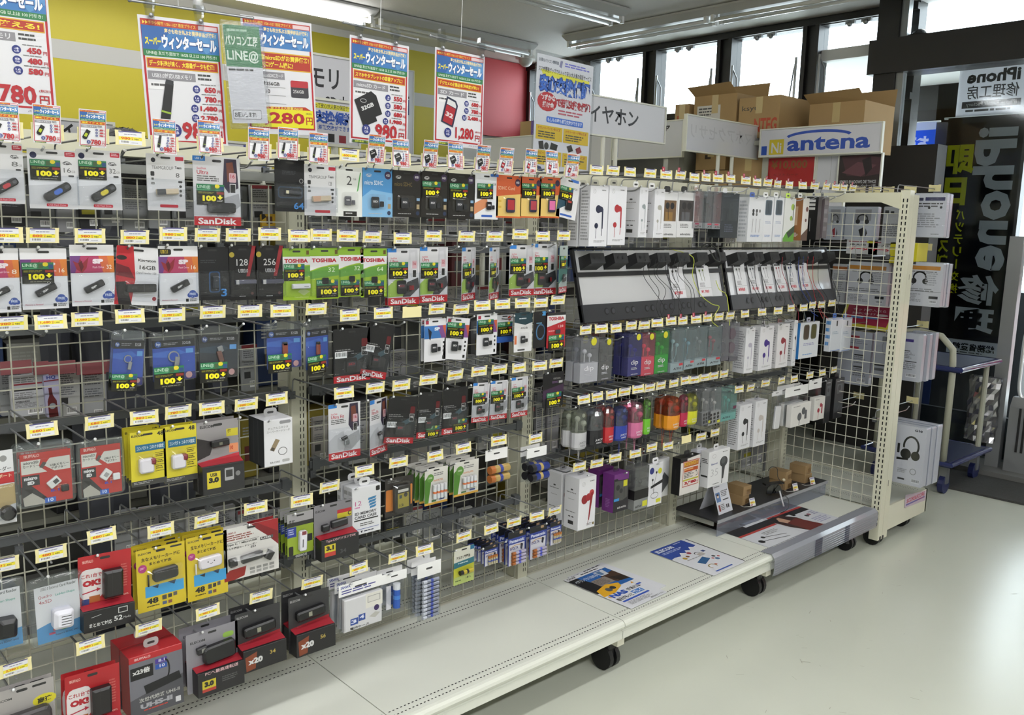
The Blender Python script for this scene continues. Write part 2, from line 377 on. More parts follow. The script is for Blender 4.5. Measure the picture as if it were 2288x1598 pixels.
def paint(mb, art, W, H, *a, **k):
    for key, vf in [((s[6], s[7] if len(s) > 7 else 0), None) for s in art if s[0] == 'TM']:
        vs, fs = glyphs(key[0], key[1])
        TXT[(key[0]+'\u200b', key[1], 2)] = ([(1-u, v) for u, v in vs], fs)
    for s in art:
        if s[0] == 'TR':                # sideways writing seen from its back: rows and columns change places
            vs, fs = glyphs(s[6], s[7]); TXT[(s[6]+'\u200c', s[7], 2)] = ([(v, u) for u, v in vs], fs)
    art = [('T',)+s[1:6]+(s[6]+'\u200c', s[7]) if s[0] == 'TR' else s for s in art]
    art = [('T',)+s[1:6]+(s[6]+'\u200b',)+((s[7],) if len(s) > 7 else ()) if s[0] == 'TM' else s for s in art]
    return _paint(mb, art, W, H, *a, **k)
YL = 'e3e01c'
W_, Y_ = 'd9d9de', YL
ipart = [('T', 60, 3.5, 8, 10, W_, '|', .05), ('C', 54.5, 6.5, 3, W_), ('T', 44, 16, 42, 13.5, W_, 'p', .04, 0)]
ba = [('TR', 40, 5, 54, 63, W_, 'iPhone', .04), ('TM', 36, 70, 55, 13.5, W_, '修', .03), ('TM', 34, 85, 55, 12, W_, '理', .04), ('TM', 3, 12, 38, 13, Y_, '即', .04), ('TM', 4, 26.5, 30, 12.5, Y_, '日', .05)]
for i, ch in enumerate('バッテリー交換'): ba.append(('TM', (24, 24, 24, 24, 30, 24, 24)[i] if ch != 'ー' else 30, 41+i*5.6, 12 if ch != 'ー' else 2, 4.4, Y_, ch if ch != 'ー' else '|', .02))
for i, ch in enumerate('ガラス割'): ba.append(('TM', 4, 42+i*6.5, 14, 5.5, Y_, ch, .03))
banner('hanging_banner', 'long black banner with mirrored white and yellow writing behind the entrance glass', 6.1, -.14, .36, .765, 2.33, cloth('141414'), ba)
banner('hanging_banner', 'white banner head with mirrored grey lettering above the long black banner', 6.09, -.14, .31, 2.335, 2.69, cloth('d8d8dc'),
       [('TM', 12, 14, 76, 24, '333', 'iPhone', .04), ('TM', 14, 42, 74, 26, '333', '修理工房', .01), ('R', 8, 72, 84, 13, '2a2a33'), ('TM', 14, 74, 72, 9, 'ddd', 'iPhone Repair Factory', .01), ('L', 14, 88, 70, 8, 1, '555')])
banner('hanging_banner', 'short white strip with mirrored black characters under the long banner', 6.12, -.14, .22, .66, .76, cloth('d0d1d6'),
       [('TM', 10, 20, 80, 55, '1a1a1a', '総務省登録', .03), ('L', 10, 84, 80, 12, 1, '444')])
banner('hanging_banner', 'narrow black banner with yellow characters low behind the glass', 6.2, .30, .52, .85, 1.15, cloth('141414'), [('TM', 25, 5, 50, 42, 'a8a51e', '復', .03), ('TM', 28, 52, 42, 42, 'a8a51e', '旧', .03)])
blue = [('R', 0, 0, 100, 12, 'dfe6f2'), ('TM', 14, 20, 70, 24, 'eef2fb', 'お売', .05), ('TM', 5, 50, 90, 18, 'eef2fb', 'ください!', .05), ('R', 4, 74, 90, 12, 'dddde6'), ('TM', 8, 76, 80, 8, 'c03048', '強化買取人気高額買取', .02)]
banner('hanging_banner', 'blue banner with white brush writing outside the far glass', 7.3, .93, 1.24, 1.9, 2.46, cloth('3468d0'), blue)
banner('hanging_banner', 'blue banner beside the dark post outside, second one', 7.35, .52, .72, 1.75, 2.35, cloth('3468d0'), [('TM', 8, 12, 84, 24, 'eef2fb', '買く', .05), ('R', 10, 46, 80, 12, 'eee'), ('R', 10, 70, 50, 16, '4a3a7a'), ('R', 0, 90, 100, 10, 'e8a040')])
b = MB(); b.box((7.0, -2.6, .3), (7.05, -.75, 1.9), col('d23a3a', .6)); b.box((7.0, -2.6, 1.1), (7.04, -.6, 1.5), col('e8b020', .6))
tag(b.build('flag_cloth'), 'red and yellow flag outside at the right picture edge', 'flag')
# ------------------------------------------------------------ mat, anti-theft gate, trolley
b = MB(); b.slab(rrect(4.9, -.2, .9, .001, .0), 0, .001, '333') if 0 else None
b.faces([(4.87, -.27, .0), (5.42, -.16, .0), (5.7, -.16, 0), (5.62, -2.2, 0), (4.95, -2.2, 0), (4.87, -.27, .012), (5.42, -.16, .012), (5.58, -.16, .012), (5.6, -2.2, .012), (4.95, -2.2, .012)],
        [(0, 1, 2, 3, 4), (5, 6, 7, 8, 9), (0, 5, 6, 1), (4, 9, 5, 0), (1, 6, 7, 2), (3, 8, 9, 4)], col('3c3c3a', .85, bump=.6, vscale=120))
tag(b.build('door_mat'), 'dark grey entrance mat on the floor at the right edge', 'mat')
t = thing('security_gate', 'silver anti-theft gate standing on the mat by the entrance', 'security gate', (5.5, -.45, .012))
SIL = col('a6a8aa', .3, .6); b = MB(); b.box((-.17, -.24, 0), (.3, .26, .03), col('6a6a68', .4)); b.build('base_plate', t)
b = MB(); b.box((-.03, .04, .03), (.03, .12, 1.5), SIL); b.build('post', t)
b = MB(); b.slab([(-.06, .03), (.075, .03), (.075, .44), (.03, .50), (-.02, .50), (-.06, .44)], -.20, .0, SIL, 0)
for i in range(3): b.box((-.068, -.13+i*.03, .16), (-.058, -.118+i*.03, .44), '222')
b.build('pedestal_box', t, rot=(0, 0, 0))
for zc, hh in ((1.24, .48), (.72, .46)):
    b = MB(); pts = [(0, .0+y, zc+z) for y, z in arc(-.13, 0, .11, hh/2, 0, 360, 28)[:-1]]
    pts = [(0, -.12+math.copysign(.10*abs(math.cos(a))**.35, math.cos(a)), zc+math.copysign(hh/2*abs(math.sin(a))**.35, math.sin(a))) for a in [2*math.pi*i/32 for i in range(32)]]
    b.tube(pts, .011, col('d8dadb', .25, .5), 8, closed=True); b.build('antenna_loop', t, smooth=True)
b = MB(); b.box((-.02, -.3, .03), (.02, -.24, 1.5), SIL); b.build('post', t)
t = thing('trolley', 'two-tier hand trolley with navy decks and bent grey handle', 'trolley', (5.08, -.15, 0))
NV = col('1c2450', .25)
for z in (.17, .73):
    b = MB(); b.box((-.38, -.25, z), (.21, .26, z+.03), NV); b.box((-.37, -.24, z+.03), (.2, .25, z+.034), col('232a44', .5)); b.tube([(-.39, -.26, z+.02), (.22, -.26, z+.02), (.22, .27, z+.02), (-.39, .27, z+.02)], .014, col('2a3260', .15, coat=.6), 8, closed=True); b.build('deck', t)
b = MB(); GT = col('a3a393', .4)
b.tube([(-.36, -.2, .18), (-.36, -.2, .74), (-.36, -.19, .86), (-.36, -.12, .93), (-.36, 0, .945), (-.36, .12, .93), (-.36, .19, .86), (-.36, .2, .74), (-.36, .2, .18)], .019, GT, 10); b.build('handle', t, smooth=True)
for y in (-.2, .2): b = MB(); b.cyl((.18, y, .18), (.18, y, .73), .016, GT, 8); b.build('rear_post', t)
for x in (-.32, .15):
    for y in (-.2, .2):
        b = MB(); b.cyl((x, y-.015, .055), (x, y+.015, .055), .055, '1a2250', 16); b.box((x-.02, y-.022, .06), (x+.02, y+.022, .17), STEEL); b.build('caster', t)
p = at(2186, 985, 0, 5.42); t = thing('foil_bag', 'crumpled silver foil bag standing between the trolley and the gate', 'bag', (5.42, p.y, max(p.z, .014)), (0, 0, R(-90)))
b = MB(); rnd = random.Random(9); vs = [(-.09+.18*i/8+rnd.uniform(-.004, .004), -.03*math.sin(math.pi*i/8)+rnd.uniform(-.012, .012), .42*k/12) for k in range(13) for i in range(9)]
b.faces(vs+[(x, .03, z) for x, y, z in vs], [(k*9+i, k*9+i+1, (k+1)*9+i+1, (k+1)*9+i) for k in range(12) for i in range(8)]+[(117+k*9+i, 117+k*9+i+1, 117+(k+1)*9+i+1, 117+(k+1)*9+i) for k in range(12) for i in range(8)], col('b8b8bc', .15, .85)); b.build('foil', t)
# ------------------------------------------------------------ things beyond the rack
CARD = col('a88a5e', .7, var=.06, vscale=8)
def carton(x0, y0, z0, x1, y1, z1, label, art=None, flaps=False, m=CARD):
    t = thing('cardboard_box', label, 'cardboard box', ((x0+x1)/2, (y0+y1)/2, z0), (0, 0, 0), 'cartons stacked by the window wall')
    w, d, h = x1-x0, y1-y0, z1-z0; b = MB(); b.box((-w/2, -d/2, 0), (w/2, d/2, h), m)
    if art: paint(b, art, d, h, (-w/2, d/2, h), (0, -1, 0), (0, 0, -1), (-1, 0, 0)); 
    b.build('box_body', t); b = MB(); b.box((-w/2-.0005, -.025, h*.6), (-w/2-.001, .025, h), col('c8b078', .3)); b.box((-w/2, -.025, h), (w/2, .025, h+.0006), col('c8b078', .3)); b.build('tape', t)
    if flaps:
        b = MB(); b.poly([(-w/2, -d/2, h), (-w/2, d/2, h), (-w/2-.09, d/2, h+.05), (-w/2-.09, -d/2, h+.06)], m); b.build('flap', t); b = MB(); b.poly([(w/2, -d/2, h), (w/2, d/2, h), (w/2+.02, d/2, h+.11), (w/2+.02, -d/2, h+.11)], m); b.build('flap', t)
    return t
def shelving(x, y0, y1, h, label, n=4, m='b9b9ae'):
    t = thing('steel_shelving', label, 'shelving', (x, (y0+y1)/2, 0)); d = (y1-y0)/2; mm = col(m, .5)
    for yy_ in (-d, d): b = MB(); b.box((-.2, yy_-.02, 0), (.2, yy_+.02, h), mm); b.build('side_panel', t)
    b = MB(); b.box((.18, -d, 0), (.2, d, h), mm); b.build('back_panel', t)
    for k in range(n): b = MB(); b.box((-.2, -d, .1+k*(h-.15)/(n-1)), (.18, d, .13+k*(h-.15)/(n-1)), mm); b.build('shelf', t)
    return t
shelving(4.625, 1.56, 3.5, 2.2, 'white shelving whose end boards face the rack, left of the tall carton shelf', 5, 'c4c4c0')
shelving(4.75, .86, 1.52, 2.1, 'tall cream shelf with cartons below the centre window', 5, 'a9a99c')
carton(4.58, 1.12, 2.1, 4.95, 1.46, 2.4, 'open brown carton with a shipping label on top of the tall shelf', [('R', 8, 22, 55, 36, 'd9d6cf'), ('L', 12, 27, 40, 20, 3, '555')], True)
carton(4.58, .80, 2.1, 4.95, 1.10, 2.36, 'brown carton with red print and handwriting on the tall shelf', [('T', 8, 20, 40, 16, '333', 'ksyu', 0), ('T', 40, 52, 55, 34, 'c04828', 'NTEG', .03)])
carton(4.58, 1.50, 2.1, 4.9, 1.62, 2.36, 'small carton with an orange square left of the open carton', [('R', 15, 30, 50, 30, 'b8502c')])
carton(4.58, 1.16, 1.72, 4.9, 1.42, 1.9, 'carton in the upper bay of the tall shelf', [('L', 20, 20, 50, 40, 3, '6a5236')])
carton(4.58, 1.18, 1.905, 4.9, 1.42, 2.05, 'carton resting on another inside the tall shelf', [('R', 30, 30, 20, 20, '4a3a26')])
carton(4.6, .90, 1.7, 4.9, 1.13, 2.02, 'corrugated carton at the right of the shelf bay')
carton(4.7, .30, 2.0, 5.1, .66, 2.30, 'open carton with raised flap above the long blue lettered sign', None, True)
b = MB(); b.box((5.43, .66, 2.09), (5.56, .83, 2.3), BLACK)
tag(b.build('black_case'), 'black equipment case on the dark shelf under the windows', 'case')
b = MB(); b.box((5.42, .14, 0), (5.57, .84, 2.09), col('2a2826', .6)); b.box((5.0, 1.6, 0), (5.4, 4.3, 1.2), col('2a2826', .6)); tag(b.build('dark_cabinet'), 'dark cabinet along the window wall behind the signs', 'cabinet')
o = MB(); o.box((4.5, 3.0, 2.205), (4.7, 3.13, 2.335), CARD); o.box((4.5, 2.9, 2.205), (4.7, 3.0, 2.335), col('6a50a8', .5)); tag(o.build('parcel'), 'small brown and purple parcel by the red panel', 'parcel')
# sign boards standing on the other racks
def board(name, label, plane_, a, b_, z0, z1, base, art, posts=(), cat='sign'):
    """board in the plane ('x' or 'y', value) from a to b_ (left to right in the picture)"""
    ax, val = plane_; W, H = abs(b_-a), z1-z0
    loc = (val, (a+b_)/2, z1) if ax == 'x' else ((a+b_)/2, val, z1)
    t = thing(name, label, cat, loc, (0, 0, R(-90) if ax == 'x' else 0))
    q = MB(); q.box((-W/2, 0, -H), (W/2, .012, 0), base); paint(q, art, W, H); q.build('face', t)
    q = MB(); fw = .008
    for u in ((-W/2-fw, -W/2), (W/2, W/2+fw)): q.box((u[0], -.006, -H-fw), (u[1], .018, fw), col('d9d9cc', .4))
    for z in ((-H-fw, -H), (0, fw)): q.box((-W/2, -.006, z[0]), (W/2, .018, z[1]), col('d9d9cc', .4))
    q.build('frame', t)
    for p in posts: q = MB(); q.cyl((-W/2+W*p, .01, -H-.5), (-W/2+W*p, .01, -H), .012, col('d9d9cc', .4), 8); q.build('post', t)
    return t
PAPER = col('dcdce2', .3)
board('category_sign', 'white sign with four black katakana characters for earphones', ('y', .9), 2.9, 3.545, 1.985, 2.175, PAPER,
      [('T', 2, 22, 62, 46, '26262c', 'イヤホン', .02), ('R', 4, 70, 0.1, .1, 'ccc')], (.22, .38))
board('category_sign', 'white sign with faint reversed writing showing through, left of the long blue lettered sign', ('y', .95), 3.82, 4.66, 1.97, 2.17, col('d4d5da', .12, coat=.6),
      [('TM', 5, 22, 90, 40, 'c3c4ca', 'スマホアクセサリ', .01)], (.42, .6))
board('long_sign', 'white sign with blue lettering under a blue arc', ('x', 4.5), .87, .09, 1.975, 2.135, PAPER,
      [('R', 1, 62, 5, 34, '2a55b8'), ('R', 8, 38, 13, 58, 'd8c32a'), ('T', 10, 50, 9, 40, 'dfdfe4', 'Ni', .02), ('T', 24, 36, 68, 50, '2850b4', 'antena', .03),
       ('P', arc(50, 34, 28, 24, 195, 345)+arc(50, 40, 26, 20, 345, 195), '2850b4')], ())
board('poster', 'red poster with dark golden numerals below the long blue lettered sign', ('x', 4.56), .87, .52, 1.78, 1.965, col('a81e22', .4), [('T', 14, 8, 72, 34, '8a5a2a', '¥10,000', .03), ('T', 20, 52, 50, 10, '7a2020', 'ギフトカード', 0)], (), 'poster')
board('panel', 'blank white panel between the red poster and the game poster', ('x', 4.58), .51, .33, 1.6, 1.965, col('cfd0d6', .4), [('R', 48, 0, 1, 100, 'aaa')], (), 'panel')
board('poster', 'dark reddish picture poster with white capitals under the long sign', ('x', 4.56), .36, .105, 1.76, 1.965, col('241618', .35),
      [('P', [(5, 5), (60, 0), (100, 10), (100, 55), (60, 62), (20, 58)], '4a2830'), ('P', [(8, 50), (45, 20), (90, 30), (55, 62)], '6a4048'), ('P', [(55, 15), (75, 5), (80, 40), (66, 60)], '1c1014'), ('T', 4, 72, 88, 9, 'c8c8cc', 'SEKIRO SHADOWS DIE TWICE', .02), ('T', 4, 84, 88, 9, 'c8c8cc', '特典付き Windows パッケージ版', .02)], (), 'poster')
board('shelf_end_board', 'white shelf board with a blue stripe under the earphone sign', ('x', 4.4), 2.02, 1.41, 1.99, 2.225, col('cfd0d4', .4), [('R', 2, 6, 5, 88, '2a5fb0'), ('T', 42, 8, 40, 26, '222', 'メディア', .03)], ())
board('shelf_end_board', 'white board with a blue stripe left of the tall guarantee poster', ('x', 4.4), 2.72, 2.04, 1.8, 2.2, col('cacbce', .4), [('R', 6, 12, 6, 60, '2a5fb0')], ())
board('shelf_end_board', 'plain white board below the coral red panel', ('x', 4.4), 3.5, 2.74, 1.8, 2.2, col('c6c7c9', .4), [], ())
def pboard(name, label, Y, u0, v0, u1, v1, base, art, cat='sign', posts=()):   # a board on the plane y = Y spanning that stretch of the picture
    a = at(u0, v0, 1, Y); b_ = at(u1, v0, 1, Y); c = at(u0, v1, 1, Y); return board(name, label, ('y', Y), a.x, b_.x, c.z, a.z, base, art, posts, cat)
pboard('category_sign', 'white sign with black writing for memory and SD cards behind the big posters', .85, 640, 112, 860, 300, PAPER, [('T', 5, 14, 46, 25, '222228', 'メモリ', .02), ('T', 37, 46, 46, 20, '222228', 'SDカード', .02)], posts=(.3, .7))
pboard('category_sign', 'white sign with katakana and a battery character above the memory card row', .79, 790, 338, 1115, 384, PAPER, [('T', 4, 10, 92, 62, '222228', 'デジタル電池', .02)], posts=(.1, .9))
pboard('category_sign', 'white sign with blue letters low behind the second sale poster', .8, 470, 316, 600, 372, PAPER, [('T', 8, 4, 60, 56, '3c3ca0', 'anteb', .03), ('R', 88, 0, 8, 100, '3a66c0'), ('W', [(70, 8), (80, 16)], 3, '222')], posts=(.1, .9))
pboard('category_sign', 'white board with a few black strokes behind the leftmost sale cards', .8, 130, 268, 250, 345, col('c9c9cd', .35), [('W', [(10, 30), (24, 12)], 5, '161618'), ('W', [(18, 20), (20, 38)], 4, '161618')], posts=(.1, .9))
pboard('guarantee_sheet', 'sheet with blue outlined characters half hidden between the two memory posters', .3, 700, 222, 800, 318, PAPER, [('P', [(2, 6), (98, 8), (98, 20), (2, 18)], 'e2dc3a'), ('T', 4, 6, 92, 12, '222', 'って安心!大人気の保証サービス', .01), ('T', 2, 22, 88, 32, '2a56b4', '交換保証', .06), ('T', 10, 56, 80, 12, '2a56b4', '差額交換ができます', .02), ('R', 30, 76, 16, 20, '1a1a1e'), ('R', 56, 78, 16, 18, '8a2030')], cat='poster', posts=(.5,))
board('wall_map', 'small white notice with a black and blue figure on the yellow wall', ('y', WY-.02), 4.18, 4.36, 2.1, 2.85, PAPER, [('R', 20, 30, 55, 3, '222'), ('R', 55, 34, 20, 18, '2a4a8a'), ('C', 50, 66, 16, '30343c'), ('C', 50, 66, 8, 'ccc')], (), 'notice')
rk = thing('rear_display_rack', 'grey double sided rack running behind the long hook rack', 'display rack', (0, 0, 0)); RG = col('77776e', .5)
for x in (-1.2, -.2, .8, 1.8, 2.8, 3.7): b = MB(); b.box((x-.02, .99, 0), (x+.02, 1.05, 1.72), RG); b.build('upright', rk)
b = MB(); b.box((-1.2, 1.01, .15), (3.7, 1.03, 1.68), col('5b5c58', .6)); b.build('back_panel', rk)
for z in (.12, .5, .85, 1.2): b = MB(); b.box((-1.2, .78, z), (3.7, 1.01, z+.02), RG); b.build('shelf', rk)
b = MB(); b.box((-1.2, .8, 1.64), (3.7, 1.01, 1.66), RG); b.build('top_shelf', rk)
ORD = 'first second third fourth fifth sixth seventh eighth ninth tenth eleventh twelfth thirteenth fourteenth fifteenth sixteenth seventeenth eighteenth nineteenth'.split()
TENS = {20: 'twentieth', 30: 'thirtieth', 40: 'fortieth'}
def nth(k, s=' from the left'):
    return ('leftmost' if k == 1 and s else ((ORD[k-1] if k < 20 else TENS.get(k) or ({2: 'twenty', 3: 'thirty', 4: 'forty'}[k//10]+'-'+ORD[k % 10-1]))+s))
rb = random.Random(21); nb = 0; x = -.55
for z in (.142, .522, .872, 1.222):
    x = -.55
    while x < 3.55 and nb < 90:
        w_ = rb.uniform(.07, .17); h_ = rb.uniform(.14, .27); c_, n_ = rb.choice([('8a7a24', 'mustard yellow'), ('3a3b3e', 'charcoal'), ('8c8c88', 'pale grey'), ('1d1d20', 'black'), ('6a6b6e', 'mid grey'), ('243a66', 'dark blue'), ('9a9a94', 'off-white'), ('5a2a2c', 'maroon')])
        if rb.random() < .62:
            t = thing('boxed_goods', '%s box on the %s shelf of the rear rack, %s' % (n_, {.142: 'lowest', .522: 'second', .872: 'third', 1.222: 'top'}[z], nth(1+int((x+.55)*7))), 'boxed goods', (x+w_/2, .80, z), (0, 0, R(rb.uniform(-6, 6))), 'boxes on the rear rack seen through the mesh')
            b = MB(); b.slab([(-w_/2, 0), (w_/2, 0), (w_/2, h_), (-w_/2, h_)], .12, 0, c_, .002); paint(b, [('L', 12, 12, 60, 20, 4, 'a8a8a4'), ('R', 20, 45, 50, 26, ('4a4a4c', '7a6a3a', '6a2a2a')[nb % 3])], w_, h_, (-w_/2, 0, h_)); b.build('box', t); nb += 1
        x += w_+rb.uniform(.01, .05)
# a shopper behind the rack: only the crown of dark hair shows
def person():
    t = thing('person', 'person with black hair standing behind the rack, only the crown visible', 'person', (.475, .58, 0))
    sk = [((0, 0, .95), .16), ((0, 0, 1.15), .15), ((0, 0, 1.36), .17), ((0, 0, 1.49), .07), ((0, 0, 1.56), .065), ((0, -.01, 1.63), .09), ((0, 0, 1.69), .08),
          ((.19, 0, 1.4), .06), ((.24, -.03, 1.12), .045), ((.24, -.1, .92), .035), ((-.19, 0, 1.4), .06), ((-.24, -.03, 1.12), .045), ((-.24, -.1, .92), .035),
          ((.1, 0, .85), .11), ((.11, 0, .48), .075), ((.11, .01, .07), .05), ((.11, -.14, .03), .04), ((-.1, 0, .85), .11), ((-.11, 0, .48), .075), ((-.11, .01, .07), .05), ((-.11, -.14, .03), .04)]
    E_ = [(0, 1), (1, 2), (2, 3), (3, 4), (4, 5), (5, 6), (2, 7), (7, 8), (8, 9), (2, 10), (10, 11), (11, 12), (0, 13), (13, 14), (14, 15), (15, 16), (0, 17), (17, 18), (18, 19), (19, 20)]
    me = bpy.data.meshes.new('body'); me.from_pydata([s[0] for s in sk], E_, []); me.materials.append(col('3a3c44', .8))
    o = inst('body', me, t); md = o.modifiers.new('s', 'SKIN'); o.modifiers.new('u', 'SUBSURF').levels = 1; o.modifiers['u'].render_levels = 1
    for i, s in enumerate(sk): me.skin_vertices[0].data[i].radius = (s[1], s[1])
    me.skin_vertices[0].data[0].use_root = True
    b = MB(); vs = []; fs = []; rnd = random.Random(5)
    for j in range(9):
        for i in range(22):
            th = 2*math.pi*i/22; ph = -.55+j*(math.pi/2+.55)/8; q = .112+rnd.uniform(-.003, .006)
            vs.append((q*math.cos(ph)*math.cos(th)*.95, .01+q*math.cos(ph)*math.sin(th)*1.1, 1.655+q*math.sin(ph)*1.05))
    for j in range(8):
        for i in range(22): k = (i+1) % 22; fs.append((j*22+i, j*22+k, (j+1)*22+k, (j+1)*22+i))
    b.faces(vs, fs, col('0d0c0c', .6, bump=1, vscale=90))
    for i in range(160):
        th = rnd.uniform(0, 6.28); ph = rnd.uniform(.0, 1.5); p = Vector((.107*math.cos(ph)*math.cos(th), .01+.12*math.cos(ph)*math.sin(th), 1.655+.117*math.sin(ph)))
        b.tube([p, p+Vector((rnd.uniform(-.02, .02), rnd.uniform(-.02, .02), rnd.uniform(-.004, .007)))], .001, col('0d0c0c', .6), 3)
    b.build('hair', t, smooth=True); return t
person()
# ------------------------------------------------------------ the gondola rack the goods hang on
UPR = (-.182, .739, 1.661, 2.581)
rack = thing('display_rack', 'long cream wheeled gondola rack with wire mesh back and white base shelf', 'display rack')
PM = col('b4b3a0', .4); SLOT = col('0c0c0c', .9)
for x in UPR+(3.503,):
    b = MB(); b.box((x-.028, -.012, .03), (x+.02, .07, 1.70), PM); b.box((x-.03, .002, .2), (x-.028, .06, 1.69), PM)
    z = .22
    while z < 1.68:
        for dx in (-.002, .008): b.poly([(x+dx, -.0125, z), (x+dx+.0028, -.0125, z), (x+dx+.0028, -.0125, z+.013), (x+dx, -.0125, z+.013)], SLOT)
        z += .0205
    b.build('upright', rack)
def mesh_panel(parent, p, ax, n1, n2, c1, c2, m):   # wires of a welded grid; ax: across direction, p: lower corner
    b = MB(); p = Vector(p); ax = Vector(ax); nrm = Vector((-ax.y, ax.x, 0)); r = .0014
    def wire(a, c, d):
        l = (c-a); s_ = (ax if abs(l.z) > .01 else Vector((0, 0, 1)))*r; q = nrm*r
        vs = [a-s_-q, a+s_-q, a+s_+q, a-s_+q, c-s_-q, c+s_-q, c+s_+q, c-s_+q]
        b.faces(vs, [(0, 1, 5, 4), (1, 2, 6, 5), (2, 3, 7, 6), (3, 0, 4, 7)], m)
    W = ax*(n1*c1); H = Vector((0, 0, n2*c2))
    for i in range(n1+1): wire(p+ax*i*c1-nrm*.0014, p+ax*i*c1+H-nrm*.0014, 0)
    for j in range(n2+1): wire(p+Vector((0, 0, j*c2))+nrm*.0014, p+Vector((0, 0, j*c2))+W+nrm*.0014, 0)
    b.build('mesh_panel', parent)
for x0 in (-1.05, -.149, .772, 1.696, 2.616): mesh_panel(rack, (x0, 0, .203), (1, 0, 0), 17, 28, .0503, .05, WIREW)
b = MB(); b.box((-1.1, -.008, 1.655), (3.54, .05, 1.70), col('c6c4ae', .4)); b.build('top_rail', rack)
# base shelves with their rounded front lip and rows of punched holes
seams = [-1.1, -.19, .745, 1.676, 2.609, 3.54]
for i in range(5):
    xa, xb = seams[i]+.0015, seams[i+1]-.0015; b = MB()
    prof = [(-.012, .182), (-.012, .198), (-.482, .198), (-.492, .196), (-.499, .190), (-.501, .181), (-.497, .172), (-.488, .168), (-.486, .160), (-.492, .158), (-.492, .132), (-.47, .132), (-.47, .182)]
    for sgn in (1, -1):
        pr_ = prof if sgn == 1 else [(.03-y*.98, z) for y, z in prof]
        n_ = len(pr_); vs = [(x, y, z) for x in (xa, xb) for y, z in pr_]
        b.faces(vs, [(k, (k+1) % n_, n_+(k+1) % n_, n_+k) for k in range(n_)]+[tuple(range(n_))[::-1], tuple(range(n_, 2*n_))], SHELFW)
    x = xa+.01
    while x < xb-.01:
        for y in (-.464, -.442, -.082, -.060, .085, .107):
            b.poly([(x, y-.002, .1984), (x+.006, y-.002, .1984), (x+.006, y+.002, .1984), (x, y+.002, .1984)], SLOT)
        x += .0128
    b.build('base_shelf', rack)
    b = MB(); b.box((xa, -.012, .165), (xb, .055, .196), CREAM); b.build('kick_rail', rack)
for x in seams[1:5]:
    b = MB(); b.box((x-.018, -.485, .105), (x+.018, .5, .165), CREAM); b.build('bracket', rack)
    for y in (-.42, .44):
        b = MB(); b.cyl((x-.026, y, .046), (x-.008, y, .046), .045, '151517', 18); b.cyl((x+.008, y, .046), (x+.026, y, .046), .045, '151517', 18)
        b.cyl((x, y, .06), (x, y, .108), .012, STEEL); b.slab([(x-.02, .05), (x+.02, .05), (x+.018, .1), (x-.018, .1)], y+.03, y-.03, '1b1b1d', .004); b.build('caster', rack)
t = thing('edge_guard', 'clear ribbed plastic guard wrapped over the base shelf front at the right end', 'edge guard')
b = MB(); prof = [(-.445, .2), (-.498, .204), (-.512, .19), (-.514, .166), (-.512, .125), (-.508, .112)]; g = clear('b4b6c0', .6, 0, 'ribbed', .5)
xs = [2.60+.93*k/14 for k in range(15)]
b.faces([(x, y, z) for x in xs for y, z in prof], [(i*6+k, i*6+k+1, (i+1)*6+k+1, (i+1)*6+k) for i in range(14) for k in range(5)], g); b.build('sheet', t)
b = MB()
for k in range(7): z = .116+k*.0105; b.tube([(2.6, -.5155, z), (3.53, -.5155, z)], .0009, g, 4)
b.box((2.93, -.517, .115), (2.99, -.5155, .19), clear('c8ccd8', .6, 0, 'tape')); b.box((3.2, -.517, .115), (3.24, -.5155, .19), clear('c8ccd8', .6, 0, 'tape')); b.build('rib', t)
# ------------------------------------------------------------ end rack, square to the long one
er = thing('display_rack', 'short cream wheeled end rack with mesh, its base reaching to the right', 'display rack', (0, 0, 0))
EXX = 3.56
for y in (-.51, .42):
    b = MB(); PC = col('dbd9c4', .3); b.box((EXX, y, .035), (EXX+.045, y+.045, 1.71), PC); b.box((EXX+.047, y, .035), (EXX+.1, y+.05, 1.69), PC)
    z = .11
    while z < 1.67:
        for dy in (.008, .026): b.poly([(EXX-.0006, y+dy+.0055, z), (EXX-.0006, y+dy, z), (EXX-.0006, y+dy, z+.016), (EXX-.0006, y+dy+.0055, z+.016)], SLOT)
        z += .0262
    b.box((EXX+.06, y-.0006, .3), (EXX+.064, y, .33), '55554c'); b.box((EXX+.07, y-.0006, 1.3), (EXX+.073, y, 1.325), '777766')
    b.build('upright', er)
mesh_panel(er, (EXX+.02, -.458, .187), (0, 1, 0), 16, 26, .0545, .0545, col('d2d1c2', .35))
b = MB(); b.faces([(EXX-.01, .42, 1.655), (EXX-.01, -.38, 1.655), (EXX-.01, -.47, 1.625), (EXX-.01, -.47, 1.70), (EXX-.01, .42, 1.70)]+[(EXX+.02, .42, 1.655), (EXX+.02, -.38, 1.655), (EXX+.02, -.47, 1.625), (EXX+.02, -.47, 1.70), (EXX+.02, .42, 1.70)],
    [(0, 1, 2, 3, 4), (5, 6, 7, 8, 9), (0, 5, 6, 1), (1, 6, 7, 2), (3, 2, 7, 8), (4, 3, 8, 9)], col('cbc9b2', .4)); b.build('top_rail', er)
b = MB(); b.box((EXX+.1, -.49, .168), (4.13, .44, .18), SHELFW); b.box((EXX+.05, -.5, .06), (4.137, -.488, .185), col('dddbc8', .35)); b.box((EXX+.05, .44, .06), (4.137, .452, .185), CREAM); b.box((4.125, -.5, .06), (4.137, .45, .185), CREAM)
for k in range(68):
    y = -.47+k*.0132
    for x in (3.70, 3.72, 4.07, 4.09): b.poly([(x, y, .1804), (x, y+.006, .1804), (x+.004, y+.006, .1804), (x+.004, y, .1804)], SLOT)
b.build('base_shelf', er)
